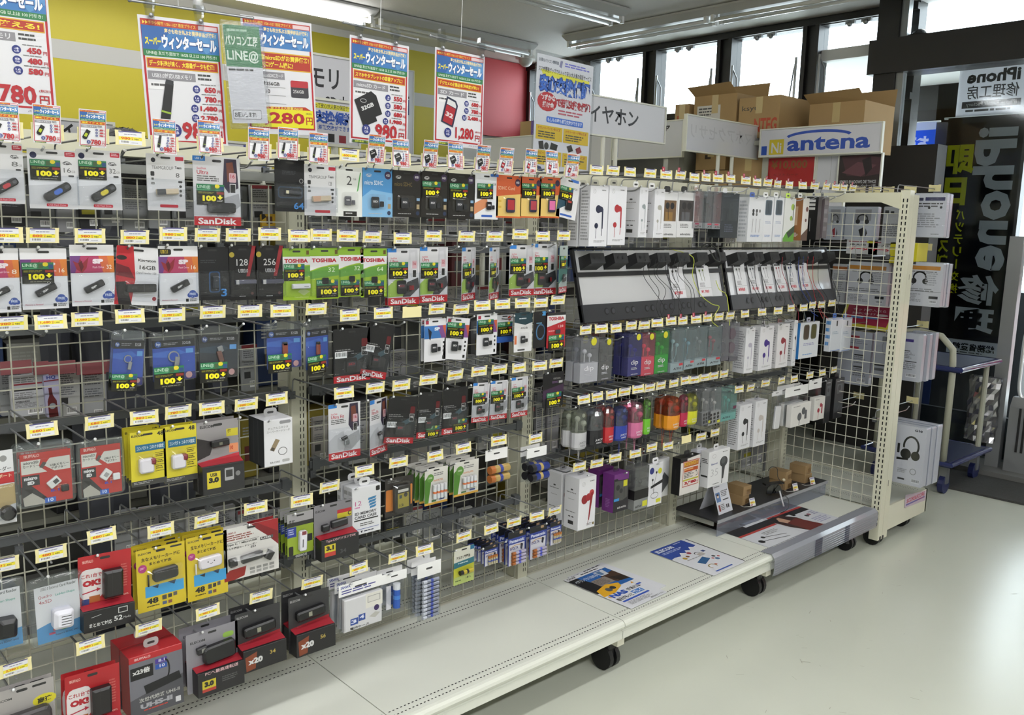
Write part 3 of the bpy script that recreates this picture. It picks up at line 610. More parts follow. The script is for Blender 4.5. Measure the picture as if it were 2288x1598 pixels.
for x, y in ((3.60, -.47), (3.98, -.44), (3.42, -.42), (3.6, .38), (3.98, .38)):
    b = MB(); b.cyl((x-.022, y, .042), (x-.006, y, .042), .042, '111113', 18); b.cyl((x+.006, y, .042), (x+.022, y, .042), .042, '111113', 18); b.dome((x, y, .04), .036, '1a1a1c', 14, 5); b.cyl((x, y, .05), (x, y, .10), .01, STEEL); b.build('caster', er)
b = MB(); b.faces([(3.86, -.5012, .205), (4.12, -.5012, .178), (4.12, -.5012, .125), (3.86, -.5012, .135)], [(0, 1, 2, 3)], 'c9b7c6')
paint(b, [('T', 5, 20, 90, 42, 'c0405a', 'SCORE&SCORE', .03), ('R', 2, 72, 95, 16, '6a5fa8'), ('R', 60, 74, 30, 8, 'b03050')], .24, .05, (3.87, -.5014, .188), (1, 0, .0), (0, 0, -1), (0, -1, 0)); q = b.build('price_sticker', er)
q['label'] = 'pink and violet printed sticker'
# ------------------------------------------------------------ hook bars clipped to the mesh
def bar(x0, x1, z, label, m=DARKSTEEL, y=-.014):
    t = thing('hook_bar', label, 'hook bar', ((x0+x1)/2, y, z)); w_ = (x1-x0)/2
    b = MB(); b.box((-w_, -.004, -.012), (w_, .004, .010), m); b.box((-w_, -.0045, .0085), (w_, -.004, .010), col('9a9c9c', .3, .8)); b.build('bar', t)
    for s in (-w_+.02, w_-.02): b = MB(); b.box((s-.012, -.007, -.018), (s+.012, .014, .018), m); b.build('clip', t)
    return t
LIGHTBAR = col('8d8f8b', .35, .5)
# ------------------------------------------------------------ slanted earphone test stands
def stand(x0, x1, label, cards, cables, pods=7):
    t = thing('earphone_test_stand', label, 'display stand', (x0, 0, 0)); L = x1-x0
    A, B_ = Vector((0, -.16, 1.437)), Vector((0, -.228, 1.185)); d = (B_-A).normalized(); nn = Vector((0, d.z, -d.y)); nn = nn if nn.y < 0 else -nn
    H = (B_-A).length; o = A; blk = col('1c1c1f', .35)
    def P(u, v, k): return Vector((u, 0, 0))+A+d*v+nn*k
    def pbox(b, u0, u1, v0, v1, k0, k1, m):
        vs = [P(u, v, k) for k in (k0, k1) for u, v in ((u0, v0), (u1, v0), (u1, v1), (u0, v1))]
        b.faces(vs, [(0, 1, 2, 3), (4, 5, 6, 7), (0, 1, 5, 4), (1, 2, 6, 5), (2, 3, 7, 6), (3, 0, 4, 7)], m)
    b = MB(); pbox(b, .01, L-.01, .01, H-.01, -.006, 0, col('d6d7da', .16, .45)); b.build('mirror_panel', t)
    b = MB()
    for a in ((0, L, 0, .006), (0, .012, 0, H), (L-.012, L, 0, H)): pbox(b, a[0], a[1], a[2], a[3], -.008, .004, blk)
    pbox(b, 0, L, .088, .104, -.004, .006, blk); b.build('frame', t)
    b = MB(); pbox(b, 0, L, H-.058, H+.004, -.01, .012, col('2b2c30', .35))
    for k in range(pods-1):
        for s in (0, .034):
            u = .12+k*(L-.2)/(pods-1)+s
            b.faces([P(u+.013*math.cos(q), H-.03+.013*math.sin(q), .0128) for q in [2*math.pi*i/14 for i in range(14)]], [tuple(range(14))], '0a0a0a')
            b.faces([P(u+.009*math.cos(q)+.002, H-.03+.009*math.sin(q), .0134) for q in [2*math.pi*i/14 for i in range(14)]], [tuple(range(14))], '3a3b40')
    b.build('cable_tray', t)
    for k in range(pods):
        u = .03+k*(L-.13)/(pods-1); b = MB()
        f0 = [P(u, .035, .0), P(u+.085, .035, .0), P(u+.085, .08, .0), P(u, .08, .0)]; f1 = [P(u+.006, .03, .05), P(u+.08, .03, .05), P(u+.08, .066, .052), P(u+.006, .066, .052)]
        b.faces(f0+f1, [(4, 5, 6, 7), (0, 1, 5, 4), (1, 2, 6, 5), (2, 3, 7, 6), (3, 0, 4, 7)], col('141416', .5))
        for s in (.028, .055): b.faces([P(u+s+.005*math.cos(q), .047+.006*math.sin(q), .0525) for q in [2*math.pi*i/10 for i in range(10)]], [tuple(range(10))], '000')
        b.build('earphone_cradle', t)
    for k, (u, w_, art, lab) in enumerate(cards):
        b = MB(); pbox(b, u, u+w_, .075, H-.06, .006, .0072, 'dcdce0'); paint(b, art, w_, H-.135, P(u, .075, .0074), (1, 0, 0), d, nn)
        q = b.build('price_card'); q.location = (x0, 0, 0); tag(q, lab, 'price card')
    for pts, r, c, lab in cables:
        b = MB(); b.tube([P(*p) for p in smoothpts(pts)], r, col(c, .5), 5); q = b.build('earphone_cable', smooth=True); q.location = (x0, 0, 0); tag(q, lab, 'cable', 'test earphone cables on the stands')
    return t
def smoothpts(p, n=6):
    p = [Vector(q) for q in p]; out = []
    for i in range(len(p)-1):
        a = p[max(i-1, 0)]; b = p[i]; c = p[i+1]; d = p[min(i+2, len(p)-1)]
        for k in range(n):
            t = k/n; out.append(.5*((2*b)+(c-a)*t+(2*a-5*b+4*c-d)*t*t+(3*b-a-3*c+d)*t**3))
    return out+[p[-1]]
def pcard(price, c='111', colr='c02030', top='26262a'):
    return [('R', 4, 2, 60, 5, top), ('C', 24, 16, 7, c, 4), ('C', 50, 15, 6, c, 3.5), ('W', [(24, 18), (34, 48)], 3, c), ('W', [(50, 17), (56, 50)], 3, c), ('L', 12, 55, 50, 14, 4, '777'), ('R', 0, 72, 100, .8, '888'), ('T', 14, 78, 62, 12, colr, price, .02)]
rr = random.Random(11); cab = []
for k in range(9):
    u = .33+k*.03; cab.append(([(u, .055, .055), (u+rr.uniform(-.01, .02), .11, .03), (u+.05+rr.uniform(-.03, .03), .17, .025), (u+rr.uniform(.0, .1), .235, .03), (u+.03+rr.uniform(-.03, .05), .29, .03)], .0011, '18181a', 'thin black earphone cable dangling over the left test stand, %s' % nth(k+1)))
cab += [([(.56, .01, .01), (.62, .05, .055), (.62, .12, .04), (.66, .19, .03), (.73, .235, .03), (.77, .25, .035), (.70, .30, .04), (.72, .33, .05)], .0014, 'b9c23c', 'yellow green cable looping down across the left test stand'),
        ([(.80, .14, .02), (.80, .18, .03), (.84, .2, .03), (.835, .25, .035), (.80, .33, .05)], .0014, 'b9c23c', 'yellow green cable at the right side of the left test stand'),
        ([(.75, .0, .01), (.77, -.01, .03), (.80, .02, .05), (.79, .07, .06), (.755, .06, .06), (.745, .02, .05), (.75, .0, .03)], .003, '20221c', 'coiled dark cable hung at the top of the left test stand')]
stand(1.70, 2.572, 'left slanted mirror stand with black cradles for test earphones', [(.52, .085, pcard('¥2,980'), 'white price card with black straight earphones on the left test stand'), (.695, .085, pcard('¥1,980', '5a6a20'), 'white price card with green sports earphones on the left test stand')], cab)
cab = []
for k, (u, c) in enumerate(((.10, '111'), (.16, '18181a'), (.21, '333'), (.3, '222'), (.38, '902030'), (.45, '2a3a44'), (.52, '1e3c8c'), (.56, '1e3c8c'), (.6, 'a02028'), (.65, 'a02028'), (.70, '222'), (.8, '1a1a1c'))):
    cab.append(([(u, .055, .055), (u+.02, .11, .03), (u+.03+rr.uniform(-.02, .03), .18, .025), (u+.06+rr.uniform(-.02, .03), .25, .03), (u+.05+rr.uniform(-.04, .04), .30, .035), (u+.05, .33+rr.uniform(0, .03), .05)], .0012, c,
                {'1e3c8c': 'blue', '902030': 'dark red', 'a02028': 'red', '2a3a44': 'slate'}.get(c, 'black')+' earphone cable over the right test stand, %s' % nth(k+1)))
cds = [(.06+k*.105, .08, pcard(p, c), 'white price card on the right test stand, %s, %s' % (w_, n)) for k, (p, c, w_, n) in enumerate((('¥980', '555', 'black earphones', 'leftmost'), ('¥1,480', '333a48', 'grey hooked pair', 'second from left'), ('¥1,980', '777', 'silver pair', 'third from left'), ('¥1,280', '902838', 'red looped cable', 'fourth from left'), ('¥980', '23356a', 'navy earphones', 'fifth from left'), ('¥1,580', '8a2430', 'red earphones', 'rightmost')))]
stand(2.60, 3.485, 'right slanted mirror stand crowded with coloured earphone cables', cds, cab)
# ------------------------------------------------------------ low black tray with small parcels
t = thing('shelf_tray', 'shallow black shelf tray with a clear front skirt above the base shelf', 'shelf')
b = MB(); b.box((2.60, -.232, .262), (3.565, -.0, .27), col('2a2a2d', .45)); b.box((2.60, -.234, .258), (3.565, -.230, .272), '9a9ca0'); b.build('shelf', t)
b = MB(); b.box((2.604, -.23, .2), (3.55, -.227, .258), clear('d8dce6', .35, 0, 'acrylic', .12)); b.build('skirt', t)
for x in (2.62, 3.54): b = MB(); b.box((x-.003, -.2, .235), (x+.003, 0, .262), col('9a9a92', .4)); b.build('bracket', t)
def smallbox(u, v, k, label):
    w_, d_, h_ = .062, .085, .044; p = at(u, v, 2, .2705); c = MB(); z = .2705+k*.0445
    bx = thing('parcel', label, 'small box', (p.x, p.y, z), (0, 0, R((3, -5, 2, 6, -2, 4)[(u+k) % 6])), 'small brown boxes on the black tray')
    c.slab([(0, 0), (w_, 0), (w_, h_), (0, h_)], d_, 0, col('8e7450', .65, var=.08, vscale=20), .0015); c.build('box_body', bx)
    c = MB(); c.box((w_*.4, -.0004, h_*.15), (w_+.0004, d_*.6, h_*.62), clear('e8e0d0', .5, 0, 'tape')); c.build('tape', bx)
for u, v, n in ((1659, 1131, 'left'), (1754, 1096, 'middle'), (1798, 1081, 'right')):
    smallbox(u, v, 0, 'lower small brown box of the %s pair on the black tray' % n); smallbox(u, v, 1, 'upper small brown box of the %s pair on the black tray' % n)
for u, v, n in ((1683, 1131, 'left'), (1779, 1097, 'middle'), (1817, 1083, 'right')):
    p = at(u, v, 2, .271); t = thing('price_stand', 'tiny white and yellow price card before the %s pair of small boxes' % n, 'price card', p, (0, 0, R(-8)))
    b = MB(); b.faces([(-.018, 0, 0), (.018, 0, 0), (.018, .012, .034), (-.018, .012, .034), (-.018, .001, 0), (.018, .001, 0), (.018, .013, .034), (-.018, .013, .034)], [(0, 1, 2, 3), (4, 5, 6, 7), (0, 4, 7, 3), (1, 5, 6, 2), (3, 2, 6, 7)], 'dcdcd8')
    paint(b, [('R', 6, 6, 88, 14, '8a8ab0'), ('R', 8, 42, 84, 26, 'e0cf50'), ('T', 12, 45, 50, 20, 'b04a20', '980', 0), ('R', 12, 76, 34, 14, 'a04060')], .036, .036, (-.018, .0117, .034), (1, 0, 0), (0, -.333, -.943), (0, -.943, .333)); b.build('card', t)
    b = MB(); b.tube([(-.018, .0, .001), (-.05, .01, .001), (-.05, .03, .001)], .001, 'd8d8d0', 4); b.build('clip', t)
t = thing('leaflet', 'white printed leaflet folded as a tent at the left end of the black tray', 'leaflet', at(1606, 1152, 2, .272), (0, 0, R(2)))
b = MB(); wl, hl = .115, .15; b.faces([(0, 0, 0), (wl, 0, 0), (wl, .05, hl), (0, .05, hl), (0, .1, 0), (wl, .1, 0), (0, .001, 0), (wl, .001, 0)], [(0, 1, 2, 3), (3, 2, 5, 4)], 'd2d4dc')
q = math.hypot(.05, hl)
paint(b, [('L', 6, 6, 50, 22, 4, '666'), ('R', 62, 12, 28, 2, '333'), ('R', 62, 18, 28, 2, '333'), ('R', 6, 40, 30, 26, '5a7aa8'), ('C', 20, 50, 7, 'e0c8b0'), ('R', 14, 44, 12, 5, '3a2a24'), ('L', 44, 38, 48, 18, 4, '555'), ('R', 48, 62, 40, 3, '333'), ('R', 10, 74, 12, 18, '8a3a30'), ('L', 26, 74, 30, 18, 4, '666'), ('R', 62, 78, 8, 10, '222'), ('R', 74, 78, 8, 10, '222')],
      wl, q, (0, .05, hl), (1, 0, 0), (0, -.05/q, -hl/q), (0, -hl/q, .05/q)); b.build('sheet', t)
t = thing('acrylic_earphone_stand', 'dark acrylic stand with a coiled earphone cable between the small boxes', 'earphone stand', at(1722, 1104, 2, .272), (0, 0, R(-25)))
ac = clear('6a7074', .8, 0, 'smoked')
b = MB(); b.slab([(-.045, .0), (.04, .0), (.03, .035), (.012, .045), (-.02, .045), (-.04, .03)], .004, 0, ac); b.build('lower_plate', t, loc=(0, -.03, .012))
b = MB(); b.slab(rrect(-.028, -.135, .056, .075, .02), .004, 0, ac); b.build('upper_plate', t, loc=(0, 0, 0), rot=(R(-12), 0, 0))
b = MB(); b.slab([(-.05, .052), (.05, .056), (.05, .062), (-.05, .06)], -.03, .0, '121214'); b.tube([(0, 0, 0), (0, -.01, .055)], .005, '121214', 6); b.build('bracket', t)
b = MB(); b.tube(smoothpts([(-.03, -.01, .12), (-.02, -.02, .14), (.01, -.02, .13), (.012, -.03, .09), (.03, -.04, .06), (.02, -.06, .02), (.04, -.08, .0), (.03, -.10, -.04), (-.01, -.10, -.06)]), .0016, '101012', 5)
b.tube([(.012, -.05, .03), (.016, -.085, -.035)], .004, 'c8c8cc', 6); b.ball((.045, -.03, .075), .008, 'c9bda0'); b.build('earphone', t, smooth=True)
# ------------------------------------------------------------ printed matter lying on the base shelf
def sheet(name, label, x, y, W, H, art, base='dcdde2', rot=0, z=.1988, cat='leaflet', pages=1):
    """lies flat, bottom edge towards the viewer; (x, y) is its far left corner"""
    t = thing(name, label, cat, (x, y, z), (0, 0, R(rot))); b = MB(); th = .0006*pages
    b.faces([(0, 0, 0), (W, 0, 0), (W, -H, 0), (0, -H, 0), (0, 0, th), (W, 0, th), (W, -H, th), (0, -H, th)], [(4, 5, 6, 7), (0, 1, 5, 4), (1, 2, 6, 5), (2, 3, 7, 6), (3, 0, 4, 7)], base)
    paint(b, art, W, H, (0, 0, th), (1, 0, 0), (0, -1, 0), (0, 0, 1)); b.build('sheet', t); return t
nas = [('R', 0, 0, 100, 7, 'e6e6ea'), ('T', 4, 1, 22, 5, '222', 'QNAP', .03), ('L', 40, 2, 52, 4, 1, '333'), ('R', 0, 7, 100, 45, '2a62a8'), ('P', [(0, 7), (22, 7), (40, 52), (0, 52)], '1c1c20'), ('P', [(60, 22), (100, 18), (100, 40), (70, 44)], '4a3428'), ('P', [(70, 28), (100, 34), (100, 46), (78, 44)], '2e2420'),
       ('P', [(62, 9), (88, 9), (84, 22), (66, 22)], 'c8ccd4'), ('P', [(66, 10), (78, 10), (76, 20), (68, 20)], '5a7aa0'), ('R', 30, 24, 38, 17, '8a8078'), ('L', 32, 26, 34, 13, 6, '5a534e'), ('P', [(8, 46), (40, 40), (66, 46), (60, 54), (30, 62), (0, 62)], 'e0a828'), ('C', 30, 52, 7, '555'), ('C', 42, 51, 6, '333'),
       ('T', 6, 12, 55, 7, 'dfe6f0', 'ベアリングから始める', .01), ('T', 10, 62, 40, 9, '2850b0', 'NAS', .06), ('T', 54, 62, 34, 7, '333', 'があれば', .02), ('T', 8, 73, 40, 7, '333', '毎日がもっと', .02), ('R', 52, 71, 26, 8, '4a80c8'), ('T', 54, 72, 22, 6, 'eee', '楽しく', .03), ('P', [(80, 58), (86, 54), (88, 58)], 'd89a30'), ('P', [(4, 66), (8, 63), (9, 69)], 'd89a30'), ('R', 10, 82, 70, 3, '3a5ab8', 1.5), ('R', 84, 62, 12, 3, '3a5ab8'), ('L', 14, 87, 60, 8, 4, '999'), ('T', 60, 95, 34, 3, '333', '株式会社サイコム', .01)]
sheet('leaflet_stack', 'stack of glossy leaflets with white top edge, slightly offset under the one about network storage', 1.785, -.125, .212, .299, [('R', 0, 0, 100, 100, 'dedfe4'), ('T', 4, 2, 22, 5, '222', 'QNAP', .03), ('L', 40, 2, 52, 4, 1, '333')], rot=4, pages=4)
sheet('leaflet', 'leaflet with blue and orange picture and big blue capitals, left one on the base shelf', 1.752, -.136, .212, .32, nas, rot=1.5, z=.2015)
ele = [('P', [(0, 0), (100, 0), (100, 24), (88, 26), (80, 22), (70, 30), (60, 26), (52, 33), (40, 28), (30, 36), (14, 34), (0, 36)], '2e4a9c'), ('T', 6, 4, 50, 8, 'd8dce8', 'ELECOM', .05), ('L', 8, 15, 70, 6, 2, 'a8b4d8'), ('L', 66, 3, 26, 3, 1, 'b8c0dc'),
       ('P', [(28, 62), (60, 54), (66, 64), (34, 72)], '2f5f8e'), ('C', 26, 44, 5, 'c09a3c'), ('C', 38, 42, 4, '8a5a3a'), ('C', 54, 36, 5, '9a3a4a'), ('W', arc(66, 44, 7, 4, 180, 360), 2, '6a6a6a'), ('R', 60, 44, 18, 7, 'b8b0a8'), ('R', 82, 40, 9, 5, '3a4a7a'), ('C', 70, 66, 3, 'c84a4a'), ('C', 80, 62, 4, '3a3a40'), ('C', 76, 70, 5, '5a7aa0'), ('C', 88, 66, 3, 'c03a3a'), ('W', arc(38, 82, 9, 6, 150, 380), 2, 'c8a85a'), ('C', 50, 80, 3, 'c86a5a'), ('L', 20, 50, 60, 4, 1, 'aaa'), ('R', 20, 93, 52, 2.5, '3a5ab0')]
sheet('leaflet_stack', 'lower leaflet peeking out under the blue and white catalogue', 2.262, -.155, .212, .297, [('L', 50, 2, 40, 6, 3, '888'), ('R', 97, 0, 3, 100, '2a2a2e')], rot=-2, pages=3)
sheet('leaflet', 'blue and white catalogue with small gadget pictures, middle of the base shelf', 2.232, -.16, .212, .31, ele, rot=0, z=.2008)
red = [('R', 0, 0, 100, 46, 'c8cad0'), ('P', [(0, 0), (50, 0), (50, 20), (46, 44), (0, 44)], '2a2624'), ('P', [(2, 12), (18, 4), (40, 22), (30, 34), (10, 30)], '8a6a50'), ('P', [(4, 26), (24, 22), (44, 36), (20, 40)], 'b8aea4'), ('P', [(14, 6), (30, 2), (36, 20), (24, 26)], '161414'),
       ('P', [(50, 0), (100, 0), (100, 40), (50, 40)], '6f7c8c'), ('P', [(56, 6), (78, 8), (96, 26), (70, 18)], '9a9a60'), ('P', [(60, 14), (84, 20), (74, 26)], '7a8454'), ('R', 0, 44, 100, 12, '1a191b'), ('R', 0, 55.5, 48, 3.5, 'b03a34'), ('R', 52, 41, 48, 3.5, 'b03a34'), ('R', 22, 34, 26, 10, 'd4d5da'), ('W', [(24, 37), (44, 40)], .5, '333'), ('C', 25, 37, 2.2, '222'),
       ('R', 0, 59, 48, 41, 'd3d5da'), ('R', 48.5, 50, 26, 36, 'cfd0d4'), ('P', [(48, 48), (66, 44), (74, 60), (72, 92), (58, 96), (50, 72)], '3a2220'), ('P', [(53, 50), (61, 48), (63, 62), (56, 66)], 'c09880'), ('P', [(50, 45), (60, 43), (56, 52), (51, 60)], '120e0e'), ('P', [(56, 64), (72, 60), (78, 96), (56, 98)], '6a2a26'),
       ('R', 78, 54, 22, 38, 'd0d2d8'), ('C', 84, 64, 2, '444'), ('C', 88, 63, 1.8, '8a4a5a'), ('L', 80, 72, 18, 14, 4, '9a9ab8'), ('L', 92, 58, 7, 10, 3, '8a8aa8'), ('C', 6, 78, 2.6, '1a1a1c'), ('W', [(6, 78), (34, 86)], .6, '333'), ('W', [(14, 72), (36, 80)], .6, '444'), ('C', 14, 72, 1.8, '2a2a2c'), ('L', 20, 64, 20, 8, 3, '999'), ('L', 4, 92, 36, 5, 2, 'aaa')]
sheet('advertising_sheet', 'large black white and red earphone advert under the black tray', 2.675, -.06, .60, .42, red, 'cdced3', cat='advert', rot=-1)
# ------------------------------------------------------------ how goods are placed: picture box -> real position on the plane of the hook tips
VPX, VPYy = 3269.8, 551.0
def spot(x0, y0, x1, y1, Y):
    xm, ym = (x0+x1)/2, (y0+y1)/2
    s = lambda x, y: (VPYy-y)/(VPX-x)
    a = at(x0, ym-(xm-x0)*s(xm, ym), 1, Y); b = at(x1, ym+(x1-xm)*s(xm, ym), 1, Y)
    w2 = (x1-x0)/2
    t = at(xm, y0+abs(s(xm, y0))*w2, 1, Y); d = at(xm, y1-abs(s(xm, y1))*w2, 1, Y)
    return (a.x+b.x)/2, t.z, b.x-a.x, t.z-d.z
def out(W, H, r=.004, n=3): return [(x, -y) for x, y in rrect(-W/2, 0, W, H, r, n)]
def cardmesh(name, par, W, H, base, art, th=.0012, r=.004, back='b5b6b4', slot=True, ysh=0):
    b = MB(); b.slab(out(W, H, r), ysh+th, ysh, base if not isinstance(base, str) else col(base, .3)); 
    art = list(art)
    if slot: art.append(('R', 50-14*.08/max(W, .05), 4.2, 28*.08/max(W, .05), 3.6, '2c2c2c', 4))
    paint(b, art, W, H, (-W/2, ysh, 0)); return b.build(name, par)
def blister(par, W, H, x, y, w, h, d, mt=None, name='blister'):
    b = MB(); x0, w_, y0, h_ = -W/2+x*W/100, w*W/100, y*H/100, h*H/100
    b.slab([(px, -py) for px, py in rrect(x0, y0, w_, h_, min(w_, h_)*.18)], -.0025, -d, mt or CLEAR, min(d*.6, w_*.2)); return b.build(name, par)
def item(par, W, H, name, x, y, w, h, d, c, rot=0, art=(), y0=.003, r=.15, m=None, ch=.25):
    """solid thing inside the pack: centre (x, y) %, size w, h % of the card's width, d deep"""
    b = MB(); w_, h_ = w*W/100, h*W/100
    o = [(px, -py) for px, py in rrect(-w_/2, -h_/2, w_, h_, min(w_, h_)*r)]
    b.slab(o, 0, -d, m or col(c, .3), d*ch)
    if art: paint(b, art, w_, h_, (-w_/2, -d, h_/2))
    return b.build(name, par, (-W/2+x*W/100, -y0, -y*H/100), (0, R(rot), 0))
STK = None
def sticker(par, W, H, x, y, w):
    """the green and black discount sticker stuck on many packs (x, y, w in % of the card)"""
    global STK
    if STK is None:
        b = MB(); b.box((-.5, -.0006, -.72), (.5, 0, 0), col('16160f', .3))
        paint(b, [('R', 0, 0, 100, 32, '26744a'), ('T', 3, 5, 46, 19, 'cfe8d4', 'LINE@', .0), ('R', 3, 26, 44, 3, '4f9a6a'), ('C', 74, 9, 9, 'd8c82c', 10), ('R', 84, 10, 14, 20, '2a4a7a'), ('R', 52, 6, 14, 22, '3f5a3a'), ('L', 5, 38, 60, 10, 2, '8a8a2c'), ('R', 72, 36, 26, 12, '8a2a20'),
                  ('T', 20, 54, 50, 28, 'f0e418', '100', .06), ('P', [(80, 52), (88, 52), (88, 60), (95, 60), (84, 74), (73, 60), (80, 60)], 'f0e418'), ('L', 72, 78, 24, 8, 1, 'aaa'), ('L', 24, 90, 70, 6, 1, '8a8a7a')], 1, .72, (-.5, -.0007, 0))
        o = b.build('discount_sticker'); STK = o.data; bpy.data.objects.remove(o)
    s = w*W/100
    return inst('discount_sticker', STK, par, (-W/2+(x+w/2)*W/100, -.0016, -y*H/100), None, (s, 1, s))
# ---- pack builders: each makes parts under an Empty whose origin is the middle of its top edge
GOODS = []
def good(name, label, cat, box, build, Y=-.245, yaw=0, roll=0, ws=1, n=0, dy=.022, group=None, hs=1, drop=0):
    X, Z, W, H = spot(*box, Y); W *= ws; H *= hs
    t = thing(name, label, cat, (X, Y, Z-drop), (0, R(-roll), R(yaw)), group)
    build(t, W, H); GOODS.append((X, Z, Y, label, W, H, n))
    rnd = random.Random(int(box[0]*3+box[1]))
    last = t
    for k in range(n):
        dup(t, (X+rnd.uniform(-.003, .004), Y+dy*(k+1), Z+rnd.uniform(-.002, .002)), (0, R(-roll+rnd.uniform(-1.5, 1.5)), R(yaw+rnd.uniform(-3, 3))),
            ('next one behind the ', 'third one in line with the ', 'fourth one in line with the ', 'rearmost of the stack of the ')[min(k, 3)]+' '.join(label.split()[:11]).rstrip(','))
    return t
def ymin(a):
    if a[0] == 'P' or a[0] == 'W': return min(p[1] for p in a[1])
    return a[2]-(a[4] if a[0] == 'C' and 0 else 0)
def remap(a, x, y, w, h):
    fx = lambda v: (v-x)*100/w; fy = lambda v: (v-y)*100/h
    if a[0] in 'PW': return (a[0], [(fx(p[0]), fy(p[1])) for p in a[1]])+tuple(a[2:])
    if a[0] == 'C': return ('C', fx(a[1]), fy(a[2]), a[3]*100/w)+tuple(a[4:])
    return (a[0], fx(a[1]), fy(a[2]), a[3]*100/w, a[4]*100/h)+tuple(a[5:])
def usbcard(base, art, its, st=None, wrap=True, bl=(12, 55, 76, 34, .012)):
    def f(t, W, H):
        bl_ = bl
        foot = bl if bl and bl[1]+bl[3] >= 100 else None      # printed box section at the foot of the pack
        c = cardmesh('card', t, W, H, base, [a for a in art if not foot or not ymin(a) >= foot[1]-1])
        if foot:
            bl_ = None; x, y, w_, h_, d = foot; b = MB(); fw, fh = W*w_/100, H*h_/100
            b.slab([(-W/2+x*W/100, -H*y/100), (-W/2+(x+w_)*W/100, -H*y/100), (-W/2+(x+w_)*W/100, -H), (-W/2+x*W/100, -H)], 0, -d, '1f1f21', .0008)
            b.poly([(-W/2+x*W/100, -.0008, -H*(y-3)/100), (-W/2+(x+w_)*W/100, -.0008, -H*(y-5)/100), (-W/2+(x+w_)*W/100, -d, -H*(y+1)/100), (-W/2+x*W/100, -d, -H*(y+1)/100)], '9c2430')
            paint(b, [remap(a, x, y, w_, h_) for a in art if ymin(a) >= y-1], fw, fh, (-W/2+x*W/100, -d, -H*y/100)); b.build('printed_box', t)
        for i in its: item(t, W, H, *i[:8], **(i[8] if len(i) > 8 else {}))
        if bl_: blister(t, W, H, *bl_)
        if wrap:
            b = MB(); b.slab(out(W*1.01, H*1.0, .005), -.0135 if bl else -.003, .0022, SHRINK, .0) if 0 else b.slab([(x, z) for x, z in [(-W*.505, -H*.44), (W*.505, -H*.44), (W*.505, -H*.93), (-W*.505, -H*.93)]], .0015, -.0145, SHRINK, .006); b.build('shrink_wrap', t)
        if st: sticker(t, W, H, *st)
    return f
def boxpack(D, base, front, side=(), tab='eeeeec', tabh=.022, top=None, wire=False):
    def f(t, W, H):
        m_ = col(base, .3); b = MB()
        b.slab([(-W/2, 0), (W/2, 0), (W/2, -H), (-W/2, -H)], D, 0, m_, .0012)
        paint(b, front, W, H, (-W/2, 0, 0)); paint(b, side, D, H, (-W/2, D, 0), (0, -1, 0), (0, 0, -1), (-1, 0, 0))
        b.build('box', t)
        if tab:
            b = MB(); b.slab([(x, z+tabh) for x, z in out(min(W*.6, .036), tabh, .008)], D*.5+.001, D*.5, clear('f2f2f4', .5, 0, 'tab') if tab == 'clear' else col(tab, .4)); q = b.build('hang_tab', t)
            b = MB(); b.poly([(x, D*.5-.0004, z+tabh*.62) for x, z in out(.018, .006, .003)], '3a3a3a'); b.build('slot', q)
    return f
def phones(c, cx=50, cy=45, s=1, c2='222'):     # printed pair of earphones
    return [('C', cx, cy, 13*s, c), ('P', [(cx+4*s, cy-5*s), (cx+20*s, cy-3*s), (cx+24*s, cy), (cx+24*s, cy+28*s), (cx+18*s, cy+28*s), (cx+17*s, cy+4*s), (cx+4*s, cy+5*s)], c), ('W', [(cx+20*s, cy+26*s), (cx+19*s, cy+38*s)], 2.5*s, c), ('C', cx-8*s, cy+24*s, 9*s, c), ('W', [(cx-8*s, cy+26*s), (cx-9*s, cy+42*s)], 2*s, c)]
def ATB(c, full=True):                          # white earphone box, triangle in a ring at the corner
    return [('W', arc(22, 9, 8, 3.6, 0, 360, 18), .8, '999'), ('W', [(18, 11.5), (23, 6), (26, 11.5)], .8, '999'), ('L', 62, 6, 32, 3, 1, '777')]+phones(c, 46, 38, 1.15)+[('L', 25, 90, 60, 4, 2, '999')]
ATS = [('C', 50, 24, 9, '444', 1.6), ('L', 15, 29, 75, 3, 1, '777'), ('L', 25, 42, 50, 2, 1, '999'), ('L', 12, 66, 76, 3, 1, '777'), ('C', 38, 76, 8, '333', 1.2), ('C', 60, 76, 8, '333', 1.2), ('R', 30, 84, 36, 7, '333')]
def FINE(n=18, c='777', x=10, w=80, y=8, h=84): return [('L', x, y, w, h, n, c)]
def earphone3d(t, W, c, z, x=0, y=-.012, s=1):   # small real earphones hung inside clear packs
    b = MB(); m_ = col(c, .25)
    for k, (dx, dz) in enumerate(((-.010*s, 0), (.010*s, -.012*s))):
        b.ball((x+dx, y, z+dz), .0065*s, m_); b.tube([(x+dx, y+.002, z+dz), (x+dx+.004, y+.004, z+dz-.004), (x+dx+.003, y+.004, z+dz-.03*s)], .0022*s, m_, 5)
        b.tube(smoothpts([(x+dx+.003, y+.004, z+dz-.03*s), (x+dx*.3, y+.004, z-.06*s), (x, y+.004, z-.09*s)], 4), .0009, m_, 4)
    return b.build('earphones', t, smooth=True)
